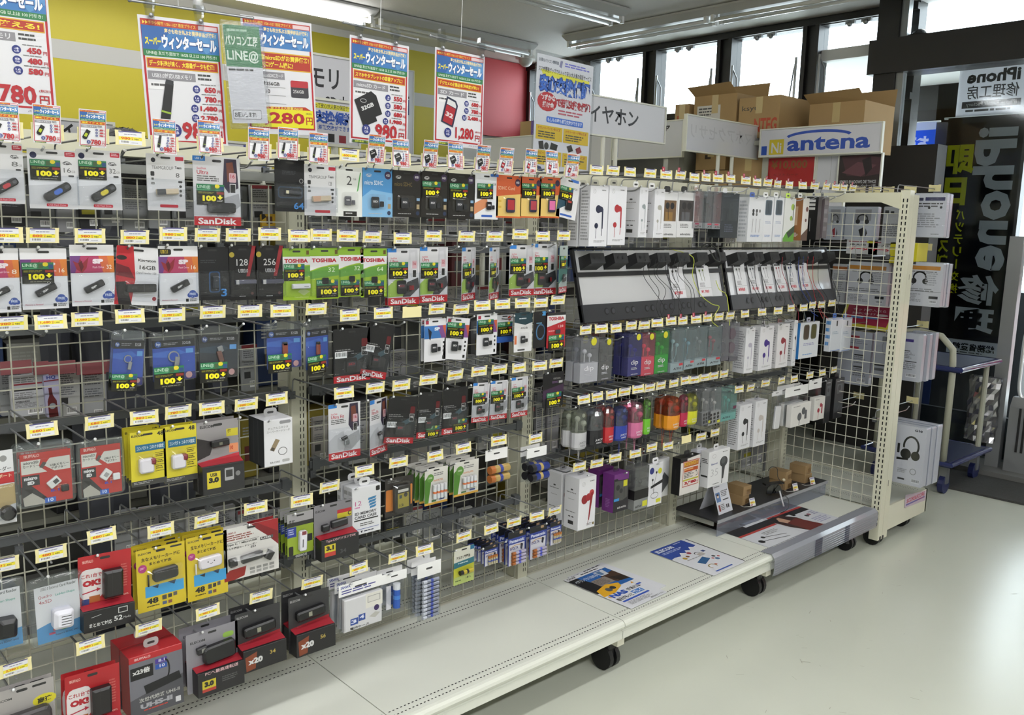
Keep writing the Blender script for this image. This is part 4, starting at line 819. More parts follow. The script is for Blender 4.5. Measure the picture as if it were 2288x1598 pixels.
def clearbox(D, tint, foot, footh, art, ec, hang=None, sticker_=None, cap=0, gloss=.35):
    """transparent folded box with a printed foot and earphones inside"""
    def f(t, W, H):
        b = MB(); b.slab([(-W/2, 0), (W/2, 0), (W/2, -H), (-W/2, -H)], D, 0, clear(tint, gloss, 0, 'box', .14), .001); b.build('clear_box', t)
        h = H*footh; b = MB(); b.slab([(-W/2+.001, -H+h), (W/2-.001, -H+h), (W/2-.001, -H+.001), (-W/2+.001, -H+.001)], D-.001, .001, col(foot, .35)); paint(b, art, W, h, (-W/2, -.0004, -H+h)); b.build('printed_foot', t)
        if cap: b = MB(); b.box((-W/2+.001, .001, -H*cap), (W/2-.001, D-.001, -.001), col(foot, .35)); b.build('cap', t)
        if ec: earphone3d(t, W, ec, -H*.3, y=D*.4, s=min(1.3, W/.045)); b = MB(); b.box((-W*.36, D*.55, -H*.97), (W*.36, D*.6, -H*.12), clear('d8dde2', .3)); b.build('insert', t)
        b = MB(); b.slab([(x, z+.02) for x, z in out(min(W*.7, .03), .021, .008)], D*.5+.001, D*.5, clear('e8eaec', .7, 0, 'tab') if not hang else col(hang, .4)); q = b.build('hang_tab', t)
        if sticker_: b = MB(); b.faces([(W*.2+W*.16*math.cos(a), -.0012, -H*.08+W*.16*math.sin(a)) for a in [6.283*i/14 for i in range(14)]], [tuple(range(14))], sticker_); b.build('round_sticker', t)
    return f
def clam(art, base, inner=(7, 17, 86, 80), tint='f6f8fa', st=None, its=(), th=.010, bl=None):
    """sealed plastic shell around a printed card"""
    def f(t, W, H):
        b = MB(); b.slab(out(W, H, .012, 4), .002, -.0006, clear(tint, .5, .25, 'shell'), .0); b.build('shell_back', t)
        x, y, w_, h_ = inner; b = MB(); cw, ch = W*w_/100, H*h_/100
        b.slab([(a-W/2+(x+w_/2)*W/100, c-H*y/100) for a, c in out(cw, ch, .006)], -.0008, -.002, col(base, .3)); paint(b, art, cw, ch, (-W/2+x*W/100, -.002, -H*y/100)); b.build('card', t)
        b = MB(); b.slab([(a*.94, c*.985-H*.008) for a, c in out(W, H*.99, .012, 4)], -.002, -th, clear(tint, .35, .5, 'shell'), .005); b.build('shell_front', t)
        for i in its: item(t, W, H, *i[:8], **(i[8] if len(i) > 8 else {}))
        if st: sticker(t, W, H, *st).location.y = -th-.001
    return f
def bagpack(hdr, art, hh, fill, base='f0f0f0'):
    """clear bag stapled under a paper header"""
    def f(t, W, H):
        h = H*hh; b = MB(); b.slab([(-W/2, 0), (W/2, 0), (W/2, -h), (-W/2, -h)], .001, -.001, col(base, .45)); paint(b, list(art)+[('R', 36, 35, 28, 14, '3a3a3a', 5)], W, h, (-W/2, -.001, 0)); b.build('header', t)
        n = 6; vs = []; fs = []
        for j in range(n+1):
            v = j/n; bul = .012*math.sin(math.pi*min(1, v*1.05))
            for i in range(n+1): u = i/n; vs.append((-W/2+W*u+.002*math.sin(9*v+i), -.001-bul*math.sin(math.pi*u), -h-(H-h)*v))
        for j in range(n):
            for i in range(n): a = j*(n+1)+i; fs.append((a, a+1, a+n+2, a+n+1))
        b = MB(); b.faces(vs, fs, BAG); b.faces([(x, -y+.001, z) for x, y, z in vs], fs, BAG); b.build('bag', t, smooth=True)
        fill(t, W, H, h)
    return f
def battery(t, p, q, r, body, top='c8a050', cap='c8c8c8', name='battery', stripes='2a3a8a'):
    p, q = Vector(p), Vector(q); d = (q-p); b = MB()
    b.cyl(p, p+d*.22, r, top, 12); b.cyl(p+d*.22, p+d*.95, r*1.005, body, 12); b.cyl(p+d*.45, p+d*.6, r*1.012, stripes, 12); b.cyl(p+d*.95, q, r*.35, cap, 8)
    return b.build(name, t, smooth=False)
def rackcells(body, nb, vert=True, stripes='2a3a8a', top='c8a050', x=50, y=55, w=80, h=40, r=None):
    def f(t, W, H):
        ww, hh = W*w/100, H*h/100; r_ = (ww/nb/2 if vert else hh/nb/2)*.9
        for k in range(nb):
            if vert: xx = -W/2+W*x/100-ww/2+ww*(k+.5)/nb; battery(t, (xx, -r_-.002, -H*y/100+hh/2), (xx, -r_-.002, -H*y/100-hh/2), r_, body, top, stripes=stripes)
            else: zz = -H*y/100+hh/2-hh*(k+.5)/nb; battery(t, (-W/2+W*x/100-ww/2, -r_-.002, zz), (-W/2+W*x/100+ww/2, -r_-.002, zz), r_, body, top, stripes=stripes)
    return f
def tubepack(body, foot, fh, ec, label, cols):
    """rounded clear tube with earphones and a coloured foot"""
    def f(t, W, H):
        r = W/2; D = r*.75; n = 14
        def ring(z, k=1): return [(r*k*math.cos(6.2832*i/n), D+D*k*math.sin(6.2832*i/n), z) for i in range(n)]
        def stack(zs, m_, nm):
            b = MB(); vs = [p for z, k in zs for p in ring(z, k)]; fs = []
            for j in range(len(zs)-1):
                for i in range(n): k = (i+1) % n; fs.append((j*n+i, j*n+k, (j+1)*n+k, (j+1)*n+i))
            fs += [tuple(range(n)), tuple((len(zs)-1)*n+i for i in range(n))]; b.faces(vs, fs, m_); return b.build(nm, t, smooth=False)
        stack([(-.014, .2), (-.02, .75), (-.035, 1), (-H*(1-fh), 1)], clear(body, .45, 0, 'tube', .08), 'clear_tube')
        o = stack([(-H*(1-fh), 1.01), (-H+.008, 1.0), (-H, .85)], col(foot, .35), 'printed_foot')
        b = MB(); paint(b, [('T', 12, 52, 62, 14, cols, label, .02), ('L', 20, 72, 60, 10, 2, cols)], W*.8, H*fh, (-W*.4, D-D*1.03, -H*(1-fh))); b.build('lettering', o)
        b = MB(); b.tube([(x, D, z) for x, z in [(-.006, -.016), (-.008, -.004), (0, .004), (.008, -.004), (.006, -.016)]], .0018, clear('e8e8ea', .8, 0, 'loop'), 5); b.build('hook_loop', t)
        earphone3d(t, W, ec, -H*.28, y=D*.7, s=W/.04)
        b = MB(); b.cyl((r*.3, D*.55, -H*.22), (r*.3, D*.45, -H*.22), .007, 'e8e6e4', 12); b.build('ear_tip', t)
    return f
# ------------------------------------------------------------ hooks with their price tags
TAGM = {}; TS = 1.0
def tagmesh(price, red=None, blank=False):
    key = (price, red, blank)
    if key in TAGM: return TAGM[key]
    W, H = .062, .031; b = MB(); hm = col('d9cf9c', .4)
    b.slab([(-W/2, H/2), (-W/2+.012, H/2), (-W/2+.014, H/2-.0015), (W/2-.014, H/2-.0015), (W/2-.012, H/2), (W/2, H/2), (W/2-.0008, H/2-.008), (W/2, -H/2), (-W/2, -H/2), (-W/2+.0008, 0)], .0012, 0, hm)
    if not blank:
        paint(b, [('R', 0, 0, 100, 100, 'dedee2'), ('R', 0, 0, 100, 9, '4a4678'), ('R', 4, 12, 16, 3, '6a6aa0'), ('L', 24, 22, 56, 10, 1, '6c6c86'), ('R', 0, 42, 100, 26, 'e6d83a'), ('T', 10, 45, 40, 19, 'c8401c', price, .03), ('R', 54, 45, 8, 8, 'd89a40'), ('R', 56, 56, 5, 8, 'b87830'), ('T', 66, 52, 20, 12, '3a3a14', price.replace('0', '8', 1) if 0 else price, .01), ('R', 86, 43, 9, 4, '7a7a30'), ('B', 6, 71, 40, 24), ('L', 54, 84, 38, 6, 1, '88889a')],
              W*.76, H*.9, (-W*.39, -.0006, H*.46))
    if red: paint(b, [('R', 0, 0, 100, 100, '9c2c40'), ('T', 30, 20, 34, 60, 'e8c8cc', red, .03)], .014, .016, (-.024, -.0012, H/2+.010))
    o = b.build('price_tag'); TAGM[key] = o.data; bpy.data.objects.remove(o); return TAGM[key]
HOOKM = {}
def hookmesh(L, up):
    k = (round(L, 3), round(up, 3))
    if k in HOOKM: return HOOKM[k]
    b = MB(); m_ = STEEL if up > .034 else DARKSTEEL
    b.tube([(0, -.012, 0), (0, -L+.045, 0), (0, -L+.03, .002), (0, -L+.006, .014)], .0024, m_, 6); b.ball((0, -L+.005, .0145), .0035, col('dfe1e3', .2, .3)); o = b.build('lower_wire'); a = o.data; bpy.data.objects.remove(o)
    b = MB(); b.tube([(0, -.012, -.004), (0, -.018, up-.006), (0, -.026, up), (0, -L-.024, up), (0, -L-.03, up-.004)], .0022, m_, 6); o = b.build('upper_wire'); c = o.data; bpy.data.objects.remove(o)
    b = MB(); b.box((-.009, -.016, -.012), (.009, -.004, .01), DARKSTEEL); o = b.build('base_clip'); d = o.data; bpy.data.objects.remove(o)
    HOOKM[k] = (a, c, d); return HOOKM[k]
HOOKS = []
def hook(u, v, price, row, kind=None, red=None, L=.262, Y=-.292):
    """(u, v): where the tag's middle is seen"""
    p = at(u, v, 1, Y); HOOKS.append([p.x, p.z, price, row, kind, red, L])
PROMOM = {}
def build_hooks(rownames):
    rows = {}
    for h in HOOKS: rows.setdefault(h[3], []).append(h)
    for row, hs in rows.items():
        hs.sort(key=lambda h: h[0])
        for k, (x, z, price, _, kind, red, L) in enumerate(hs):
            near = [g for g in GOODS if abs(g[0]-x) < .075 and -.02 < z-g[1] < .085 and g[2] < -.15]
            near.sort(key=lambda g: abs(g[0]-x)); up = .034 if row != 'r1' else .036
            zr = z-.038
            if near: zr = min(z-.028, near[0][1]-.012); up = z-.004-zr
            up = min(max(up, .024), .06)
            name = 'with a small sale poster %s' % price if kind else ('with a blank tag' if price == '' else 'tagged %s' % price)
            lab = 'wire hook %s above the %s' % (name, ' '.join(near[0][3].split(',')[0].split()[:8])) if near else 'empty wire hook %s, %s in the %s' % (name, nth(k+1), rownames[row])
            w = lab.split()
            if len(w) > 15: lab = ' '.join(w[:15])
            key = lab.rstrip(',')
            if LABELS.get(bare(key), 0): key = 'wire hook %s, %s in the %s' % (name, nth(k+1), rownames[row])
            t = thing('display_hook', key, 'display hook', (x, 0, zr), (0, 0, 0), 'price tagged hooks, '+rownames[row])
            a, c, d = hookmesh(L, up)
            inst('lower_wire', a, t); inst('upper_wire', c, t); inst('base_clip', d, t)
            yw = rr.uniform(-5, 5); tg = inst('price_tag', tagmesh(price if not kind else '980', red, price == ''), t, (0, -L-.032, z-zr), (R(rr.uniform(-6, 10)), 0, R(yw)))
            if kind: inst('sale_card', promo(kind), tg, (-.002, -.0035, .052), (0, 0, 0))
    # steel bars behind every run of hooks
    for row, hs in rows.items():
        for i, (xa, xb) in enumerate(((-.15, .705), (.765, 1.63), (1.69, 2.55), (2.61, 3.47))):
            zs = sorted(h[1] for h in hs if xa < h[0] < xb)
            if len(zs) < 2: continue
            z = zs[len(zs)//2]-.05
            bar(max(xa, -.15), xb, z, 'steel hook bar of the %s in the %s rack bay' % (rownames[row], ('leftmost', 'second', 'third', 'rightmost')[i]), DARKSTEEL if row != 'r1' else LIGHTBAR)
# ------------------------------------------------------------ sale posters and their small copies
RED = 'b3202a'
def blob(x, y, s, n, price, w=20):              # blue capacity dot and a red price
    return [('C', x, y, 4.6, '26327c', 3.1), ('T', x-2.6, y-1.5, 5.2, 1.6, 'dde', str(n), .02), ('T', x-2.4, y+.5, 4.8, 1.3, 'dde', 'GB', .02), ('T', 96-7-w, y-2.3, w, 4.6, RED, price, .05), ('T', 90.5, y-.2, 4, 2.6, RED, '円', .02), ('L', 70, y-4.2, 26, 1.2, 1, '777')]
def poster_art(hd, dates, sub, kind, rows, big, pic, line=True):
    a = [('R', 2.5, 2.5, 95, 93, RED), ('R', 5, 3.5, 90, 90.5, 'e4e4e8'), ('R', 3, 3, 94, 4.2, 'b8402a'), ('T', 5, 3.6, 64, 2.8, 'ecd04a', dates, .01), ('R', 72, 3.4, 24, 3.2, 'e2c8cc'),
         ('R', 3, 7.2, 94, 18, '3f7ab8'), ('P', [(3, 7.2), (40, 7.2), (20, 25), (3, 25)], '2f62a4'), ('P', [(60, 7.2), (97, 7.2), (97, 18), (80, 25)], '5a92c8'), ('T', 30, 8.2, 64, 3.8, 'f0dca0', '寒さも吹き飛ぶお買得商品が満載!', .03),
         ('T', 6, 15.5, 19, 6, 'e8d838', 'スーパー', .06), ('T', 25, 12.2, 70, 12, '1f4a86', 'ウィンターセール', .12), ('T', 26, 12.8, 68, 10.6, 'f2f4f8', 'ウィンターセール', .06),
         ('R', 3, 25, 94, 5, '2f7a48'), ('T', 7, 25.8, 86, 3.2, 'dce8dc', 'LINE@ 友だち追加で 16GB 以上は 100 円引き!', .01),
         ('R', 6, 31, 88, 8, 'd8a82c'), ('R', 7, 31.8, 86, 6.4, 'b23420'), ('T', 9, 32.8, 80, 4.4, 'f0dc3c', sub, .03),
         ('R', 6, 41, 58, 6.4, '8c8a90'), ('T', 11, 42.2, 48, 4, 'dedee2', kind, .02), ('L', 67, 41, 20, 6, 2, '444'), ('R', 7, 49.5, 30, 5.5, 'eeeef0'), ('L', 9, 50.5, 24, 3.5, 1, '555')]
    y = 53
    for n, p in rows: a += blob(64 if len(p) < 4 else 60, y, 1, n, p, 15 if len(p) < 4 else 22); y += 7.6
    a += pic
    a += [('C', 27 if kind[0] != 'U' else 34, 86, 7, '26327c', 5), ('T', 23.5 if kind[0] != 'U' else 30.5, 83.2, 7, 2.6, 'dde', '32', .02), ('T', 23.5 if kind[0] != 'U' else 30.5, 86.8, 7, 2.2, 'dde', 'GB', .02), ('T', 42, 79, 38, 14, RED, big, .035), ('T', 83, 81, 12, 2.4, RED, '(税別)', .01), ('T', 83, 85.5, 10, 6.5, RED, '円', .02), ('R', 4, 96.6, 40, 2.6, '3a5a1c'), ('T', 8, 97, 30, 1.6, 'd8e050', '無料進呈・実施中', .02), ('T', 70, 96.8, 24, 1.6, '334', 'パソコン工房', .01)]
    return a
def rotp(pts, cx, cy, d, asp=1.414): c, s = math.cos(R(d)), math.sin(R(d)); return [(cx+(x*c-y*s), cy+(x*s+y*c)/asp) for x, y in pts]
USBPIC = [('P', rotp([(-5, -24), (5, -24), (6, 22), (-6, 22)], 26, 66, 12), '1b1c1e'), ('P', rotp([(-4.5, -27), (4.5, -27), (5, -22), (-5, -22)], 26, 66, 12), '303236'), ('P', rotp([(-6, 8), (6, 8), (6, 10), (-6, 10)], 26, 66, 12), '9ab83a')]
USB2PIC = [('P', rotp([(-8, -18), (8, -18), (9, 16), (4, 20), (-5, 20), (-9, 16)], 26, 66, 28), '1c1d1f'), ('P', rotp([(-5, -6), (5, -6), (5, 8), (-5, 8)], 25, 67, 28), 'b0c030')]
SDPIC = [('P', rotp([(-17, -18), (14, -20), (20, -12), (20, 14), (8, 14), (8, 20), (-17, 20)], 30, 66, -24), '17181a'), ('T', 18, 62, 22, 4, 'dcdcdc', '32GB', .04, -24), ('W', arc(22, 59, 5, 1.7, 0, 360, 10), .8, 'ccc')]
SD2PIC = [('P', rotp([(-12, -20), (7, -20), (13, -14), (13, 20), (-12, 20)], 30, 64, 16), '1c2440'), ('P', rotp([(-9, -8), (10, -8), (10, 18), (-9, 18)], 30, 64, 16), 'a8222c'), ('P', rotp([(-9, -17), (6, -17), (10, -12), (10, -9), (-9, -9)], 30, 64, 16), 'dedede'), ('T', 22, 65, 15, 5, 'e8d8d8', '32', .05, 16)]
ARTS = {'A': poster_art('', '▶▶チラシ掲載 1/26~1/27 限定プライス', '幅広く使える!', 'USB2.0 メモリ', [(4, '450'), (8, '480'), (16, '580')], '780', USB2PIC),
        'B': poster_art('', '▶▶チラシ掲載 1/26~1/27 限定プライス', 'データ転送が速く、大容量データも快適!', 'USB3.0対応USBメモリ', [(8, '650'), (16, '780'), (64, '1,480'), (128, '2,780')], '980', USBPIC),
        'C': poster_art('', '▶▶チラシ掲載 1/26~1/27 限定プライス', 'スマホやタブレットの容量アップに!', 'microSD カード', [(4, '550'), (8, '580'), (16, '680'), (64, '1,980')], '980', SDPIC),
        'D': poster_art('', '▶▶チラシ掲載 1/26~1/27 限定プライス', 'デジカメの必需品!転送速度が速い!', 'SD カード', [(8, '680'), (16, '780'), (64, '2,480')], '1,280', SD2PIC)}
def promo(kind):
    if kind in PROMOM: return PROMOM[kind]
    W, H = .052, .0755; b = MB(); b.box((-W/2, 0, -H), (W/2, .0008, 0), 'dcdce0'); a = [x for x in ARTS[kind] if x[0] != 'L' or x[1] > 60]
    paint(b, a, W, H, (-W/2, -.00004, 0)) if 0 else _paint(b, a, W, H, (-W/2, -.0001, 0))
    o = b.build('sale_card'); PROMOM[kind] = o.data; bpy.data.objects.remove(o); return PROMOM[kind]
def poster(label, x, z, W, H, art, Y=.0, roll=0, base='dcdce2', sleeve=False, rodl=None, yaw=0, clips=(.15, .75), curve=0):
    t = thing('sale_poster', label, 'poster', (x, Y, z), (0, R(roll), R(yaw))); b = MB(); b.box((-W/2, 0, -H), (W/2, .0012, 0), col(base, .35)); paint(b, art, W, H, (-W/2, -.0003, 0)); b.build('sheet', t)
    if sleeve: b = MB(); b.box((-W/2-.006, -.004, -H-.015), (W/2+.008, .003, .01), clear('f0f2f4', .5, .6, 'sleeve')); b.build('sleeve', t)
    if rodl:
        b = MB(); b.cyl((-W/2+rodl[0], .0, .03), (-W/2+rodl[1], .0, .025), .0035, STEEL, 8); b.ball((-W/2+rodl[0], 0, .03), .005, STEEL); b.ball((-W/2+rodl[1], 0, .025), .005, STEEL); b.build('hanging_rod', t)
        cc = clear('f2f4f6', .9, 0, 'clip')
        for c in clips:
            xx = -W/2+W*c; b = MB(); b.slab([(xx-.007, -.022), (xx+.007, -.022), (xx+.009, .01), (xx+.012, .04), (xx+.009, .056), (xx-.009, .056), (xx-.012, .04), (xx-.009, .01)], .008, -.008, cc, .002); b.cyl((xx-.012, -.003, .028), (xx+.012, -.003, .028), .011, cc, 10); b.ball((xx, -.008, .0), .006, STEEL); b.build('clip', t)
        b = MB(); b.tube([(0, .0, .028), (.01, .0, .5), (.012, .0, CEIL-z)], .0012, 'e0e0e0', 4); b.build('hanging_string', t)
    return t
poster('large sale poster for the 780 stick memory, cut off by the left picture edge', .02, 2.03, .205, .297, ARTS['A'], 0, -1.5)
poster('large sale poster for fast stick memory with a black and green stick, second from left', .424, 2.0, .207, .315, ARTS['B'], 0, -3, rodl=(-.015, .30))
p256 = [('R', 2.5, 2.5, 95, 93, RED), ('R', 5, 3.5, 90, 90.5, 'e4e4e8')]+ARTS['C'][2:12]+[('R', 6, 29, 90, 15, 'd8a82c'), ('R', 7, 30, 88, 13, 'b23420'), ('T', 9, 31, 84, 5, 'f0dc3c', '大容量microSDがお買得価格!', .03), ('T', 9, 37, 60, 5, 'f0dc3c', 'スマホに!ゲーム機に!', .03), ('R', 6, 46, 50, 6, '8c8a90'), ('T', 8, 47, 46, 4, 'dedee2', '当社指定 microSDXCカード', .02), ('T', 8, 54, 40, 4, '333', '大容量256GB', .02), ('T', 8, 61, 26, 3.6, '333', 'Class 10', .02), ('R', 6, 59, 50, .4, '999'), ('R', 6, 66, 50, .4, '999'), ('R', 6, 73, 50, .4, '999'), ('R', 64, 52, 26, 15, '3c3a40', 2), ('R', 64, 52, 26, 6, 'b83038', 2), ('T', 67, 60, 16, 3, 'ccc', '256GB', .02),
        ('P', [(5, 77), (84, 75), (95, 79), (95, 80), (5, 80)], 'b8381f'), ('R', 5, 78, 90, 16, 'e8e020'), ('T', 10, 75.5, 70, 2.6, 'f0d860', 'たっぷり保存できる大容量256GB!', .02), ('T', 6, 80.5, 76, 12, RED, '6,280', .035), ('T', 84, 80, 9, 2, '443', '(税別)', .01), ('T', 84, 84, 10, 7, RED, '円', .02)]
poster('large sale poster with a yellow 6,280 price field, third from left', .70, 2.05, .21, .305, p256, .02, -3)
green = [('R', 0, 0, 100, 42, '2c7c4a'), ('L', 10, 4, 76, 4, 1, '9fc4a8'), ('T', 2, 10, 90, 11, 'dcebdc', 'パソコン工房', .03), ('T', 4, 25, 88, 13, 'dcebdc', 'LINE@', .02), ('L', 4, 44, 90, 4, 1, '333'), ('R', 4, 86, 80, 10, '888', 4), ('R', 5, 86.7, 78, 8.6, 'e4e4e8', 4), ('T', 8, 88.5, 60, 5.4, '333', 'お願いします!', .02)]
poster('green and white messenger sign-up sheet in a clear sleeve between two sale posters', .572, 2.005, .10, .245, green, -.03, -5, sleeve=True)
poster('large sale poster with a black memory card picture, fourth from left', 1.022, 2.04, .208, .303, ARTS['C'], 0, .5, rodl=(-.02, .24))
poster('large sale poster with a red and navy camera card picture, fifth from left', 1.328, 2.052, .203, .296, ARTS['D'], 0, .5, rodl=(-.02, .245), clips=(.12, .92))
anshin = [('T', 3, 3, 34, 3, '345', 'お得なパソコン情報誌', .01), ('L', 48, 3, 48, 4, 2, '66c'), ('P', [(40, 2), (44, 2), (42, 8), (38, 7)], '88a'), ('P', [(6, 12), (94, 14), (92, 18), (12, 17)], 'e6e24a'), ('T', 3, 9.5, 94, 4.5, '222', 'スマホ関連グッズでも入って安心!大人気の保証サービス', .01),
          ('T', 4, 15, 92, 16, '2a4a98', '安心交換保証', .14), ('T', 6, 16, 88, 14, '3e72d0', '安心交換保証', .03), ('C', 20, 38, 17, 'c03038', 8), ('T', 8, 32, 26, 5, 'eee', 'わずかな', .04), ('T', 12, 38, 20, 5, 'eee', '掛け金', .04), ('T', 36, 33, 62, 8, 'b83440', 'で差額交換を保証!', .08), ('L', 40, 43, 50, 5, 2, 'c06070'), ('R', 20, 50, 66, 5, '3e72d0', 2), ('T', 22, 50.6, 62, 3.6, 'e8ecf8', 'もしもの時も差額交換ができます', .02)]
for k, (x, y, tt) in enumerate(((3, 58, 'タブレットパソコン安心保証'), (51, 58, 'メモリーカード安心保証'), (3, 79, 'スピーカー安心保証'), (51, 79, 'ヘッドホン安心保証'))):
    anshin += [('R', x, y, 46, 12, 'd8b82c'), ('T', x+3, y+1, 40, 2.4, 'a83020', tt, .02), ('L', x+4, y+5, 36, 6, 3, '444')]
anshin += [('P', [(8, 80-8), (16, 71), (18, 78), (10, 78)], '222'), ('C', 22, 75, 4, '333', 3), ('P', [(30, 71.5), (42, 73), (40, 78), (28, 77)], '1c1e1c'), ('P', [(58, 73), (66, 71), (70, 76), (62, 78)], '1a1a1a'), ('P', [(74, 74), (82, 71.5), (86, 76), (78, 78.5)], '8a2430'), ('P', [(6, 92), (14, 93), (20, 99), (12, 99)], '2a3a6a'), ('C', 34, 95, 6, '1a1a1a', 3.4), ('W', arc(78, 96, 6, 3.6, 180, 360), 2, '1c1c20'), ('C', 72, 96.5, 2.5, '1c1c20'), ('C', 84, 96.5, 2.5, '1c1c20')]
poster('tall guarantee poster in a glossy sleeve with blue outlined characters, before the window', 1.812, 2.095, .287, .41, anshin, 0, 1.5, sleeve=True, base='dfe0e6')

# ------------------------------------------------------------ the goods, row by row
W_ = 'e9e9ec'
def sd(x=50, y=70, c='26282c', mc=True, sc=1, lab='dcdcdc'):
    o = [('adapter_card', x, y, 26*sc, 32*sc, .0022, c, 0, dict(y0=.004, art=[('R', 12, 28, 76, 30, '3c3e44'), ('T', 18, 34, 60, 16, lab, 'SD', .02)]))]
    if mc: o.append(('micro_card', x+23*sc, y+3, 13*sc, 16*sc, .0012, c, 0, dict(y0=.004)))
    return o
def stick(x, y, w, h, c, rot, **k): return ('usb_stick', x, y, w, h, .008, c, rot, dict(y0=.003, **k))
def team(cap, slid, st=False):
    art = [('R', 0, 0, 100, 100, 'd9d9dc'), ('P', [(0, 62), (100, 55), (100, 100), (0, 100)], 'c3c3c6'), ('R', 76, 3, 22, 8, 'b82c40', 2), ('L', 79, 4.5, 16, 5, 2, 'e0b8c0'), ('C', 12, 11, 7, '1e2448'), ('W', arc(80, 22, 8, 2.6, 60, 330, 10), 1.2, '333'), ('T', 74, 20.5, 16, 4, '333', 'Team', .03), ('T', 73, 30, 15, 8, '666', str(cap), 0), ('T', 89, 34, 8, 4, '999', 'GB', 0), ('R', 82, 42, 12, 3, '444', 1.5), ('R', 34, 91, 44, 5, 'b8283a', 2), ('T', 38, 92, 36, 3, 'e0a8b0', 'USB Flash Drive', .01)]
    return usbcard('dcdce0', art, [stick(56, 71, 62, 19, '1c1d20', -32, r=.35, art=[('R', 35, 22, 32, 56, slid, 8), ('R', 78, 30, 16, 40, '4a4c50', 3)])], (4, 18, 62) if st else None, True, None)
def teamw(cap, cc='c4b49c'):
    art = [('R', 0, 0, 100, 100, 'd6d6d9'), ('P', [(0, 70), (100, 60), (100, 100), (0, 100)], 'bebec2'), ('R', 76, 3, 22, 7, 'b82c40', 2), ('C', 18, 11, 6, '22242c'), ('T', 14, 21, 56, 6, '555', 'TEAMGROUP', 0), ('T', 74, 20, 18, 5, '333', 'Team', .03), ('T', 76, 32, 10, 8, '555', str(cap), 0), ('R', 10, 31, 10, 8, '2a2a2a', 2), ('R', 12, 42, 6, 4, '555'), ('R', 11, 50, 9, 4, '777'), ('R', 82, 46, 11, 3.4, '333', 1.5), ('C', 88, 56, 3.6, '333'), ('C', 88, 64, 3.6, '444'), ('C', 88, 72, 3.6, '444'), ('R', 32, 89, 48, 5, 'b02838', 2)]
    return usbcard('dcdce0', art, [stick(50, 66, 58, 15, cc, -4, art=[('R', 0, 0, 40, 100, '3a3c40' if cap == 8 else 'c09a80')])], None, True, None)
def sandisk(kind, cap, st=None, black=False, w=76):
    base = '141416' if black else 'c9c9cd'
    art = [('R', 0, 0, 100, 100, base)]
    if black: art += [('P', [(30, 60), (100, 40), (100, 86), (20, 86)], '1e2024'), ('P', [(52, 54), (80, 44), (86, 52), (60, 62)], '3a5058'), ('T', 56, 8, 36, 8, '1f1f22', 'Extreme', 0), ('L', 6, 38, 50, 7, 2, '777'), ('R', 76, 20, 16, 15, '5a1218', 3), ('R', 76, 36, 16, 16, 'bbb'), ('R', 77, 36.8, 14, 14.4, '141416'), ('T', 79, 40, 10, 5, 'ccc', str(cap), .02), ('B', 4, 54 if kind != 'X' else 42, 32, 12)]
    else: art += [('R', 0, 0, 26, 7, '2f78c4'), ('T', 5, 1.8, 16, 3.4, 'dde8f4', 'USB 3.0' if kind == 'U' else '', .02), ('T', 8, 16, 20, 3, 'c85060', 'SanDisk', .01), ('T', 8, 20, 24 if kind != 'F' else 40, 6, 'b02838', 'Ultra Fit' if kind == 'F' else 'Ultra', .01), ('L', 8, 28, 50, 9, 3, '555'), ('P', [(66, 2), (92, 2), (96, 44), (74, 52), (62, 40)], '2c2438' if kind in 'UF' else 'b9b9bf'), ('P', [(70, 8), (84, 6), (88, 26), (72, 36)], '6a3a2c' if kind in 'UF' else 'c2c2c8'), ('R', 76, 22, 15, 14, 'c4a0a8' , 2), ('T', 79, 24, 9, 6, 'a02838', str(cap), .01), ('R', 77, 38, 13, 14, 'ddd'), ('R', 78, 38.8, 11, 12.4, '222'), ('P', [(0, 66), (20, 56), (46, 50), (60, 84), (0, 86)], '8fae4a' if kind == 'M' else 'b4b4b8'), ('P', [(60, 60), (96, 52), (100, 70), (70, 86), (46, 86)], '3a3a3e' if kind == 'M' else '9a9a9e')]
    art += [('R', 0, 87, 100, 13, 'b01e28'), ('T', 8, 89, 82, 9, 'e6dfe0', 'SanDisk', .03)]
    if kind == 'U': its = [stick(56, 74, 60, 21, '232426', 0, r=.3, art=[('R', 0, 10, 14, 80, '3a3c3e')])]
    elif kind == 'F': its = [('usb_plug', 54, 70, 14, 15, .006, '9a9c9e', 0), ('cap', 46, 62, 18, 8, .008, '222', -20)]
    else: its = sd(40 if not black else 46, 68, '1c1d20', not black, 1.1, 'a02830')+([('micro_card', 72, 70, 15, 12, .0012, '8a2028', 0, dict(y0=.004))] if kind == 'M' else [])
    return usbcard(base, art, its, st, True, (26, 60, 60, 22, .009) if kind != 'U' else None)
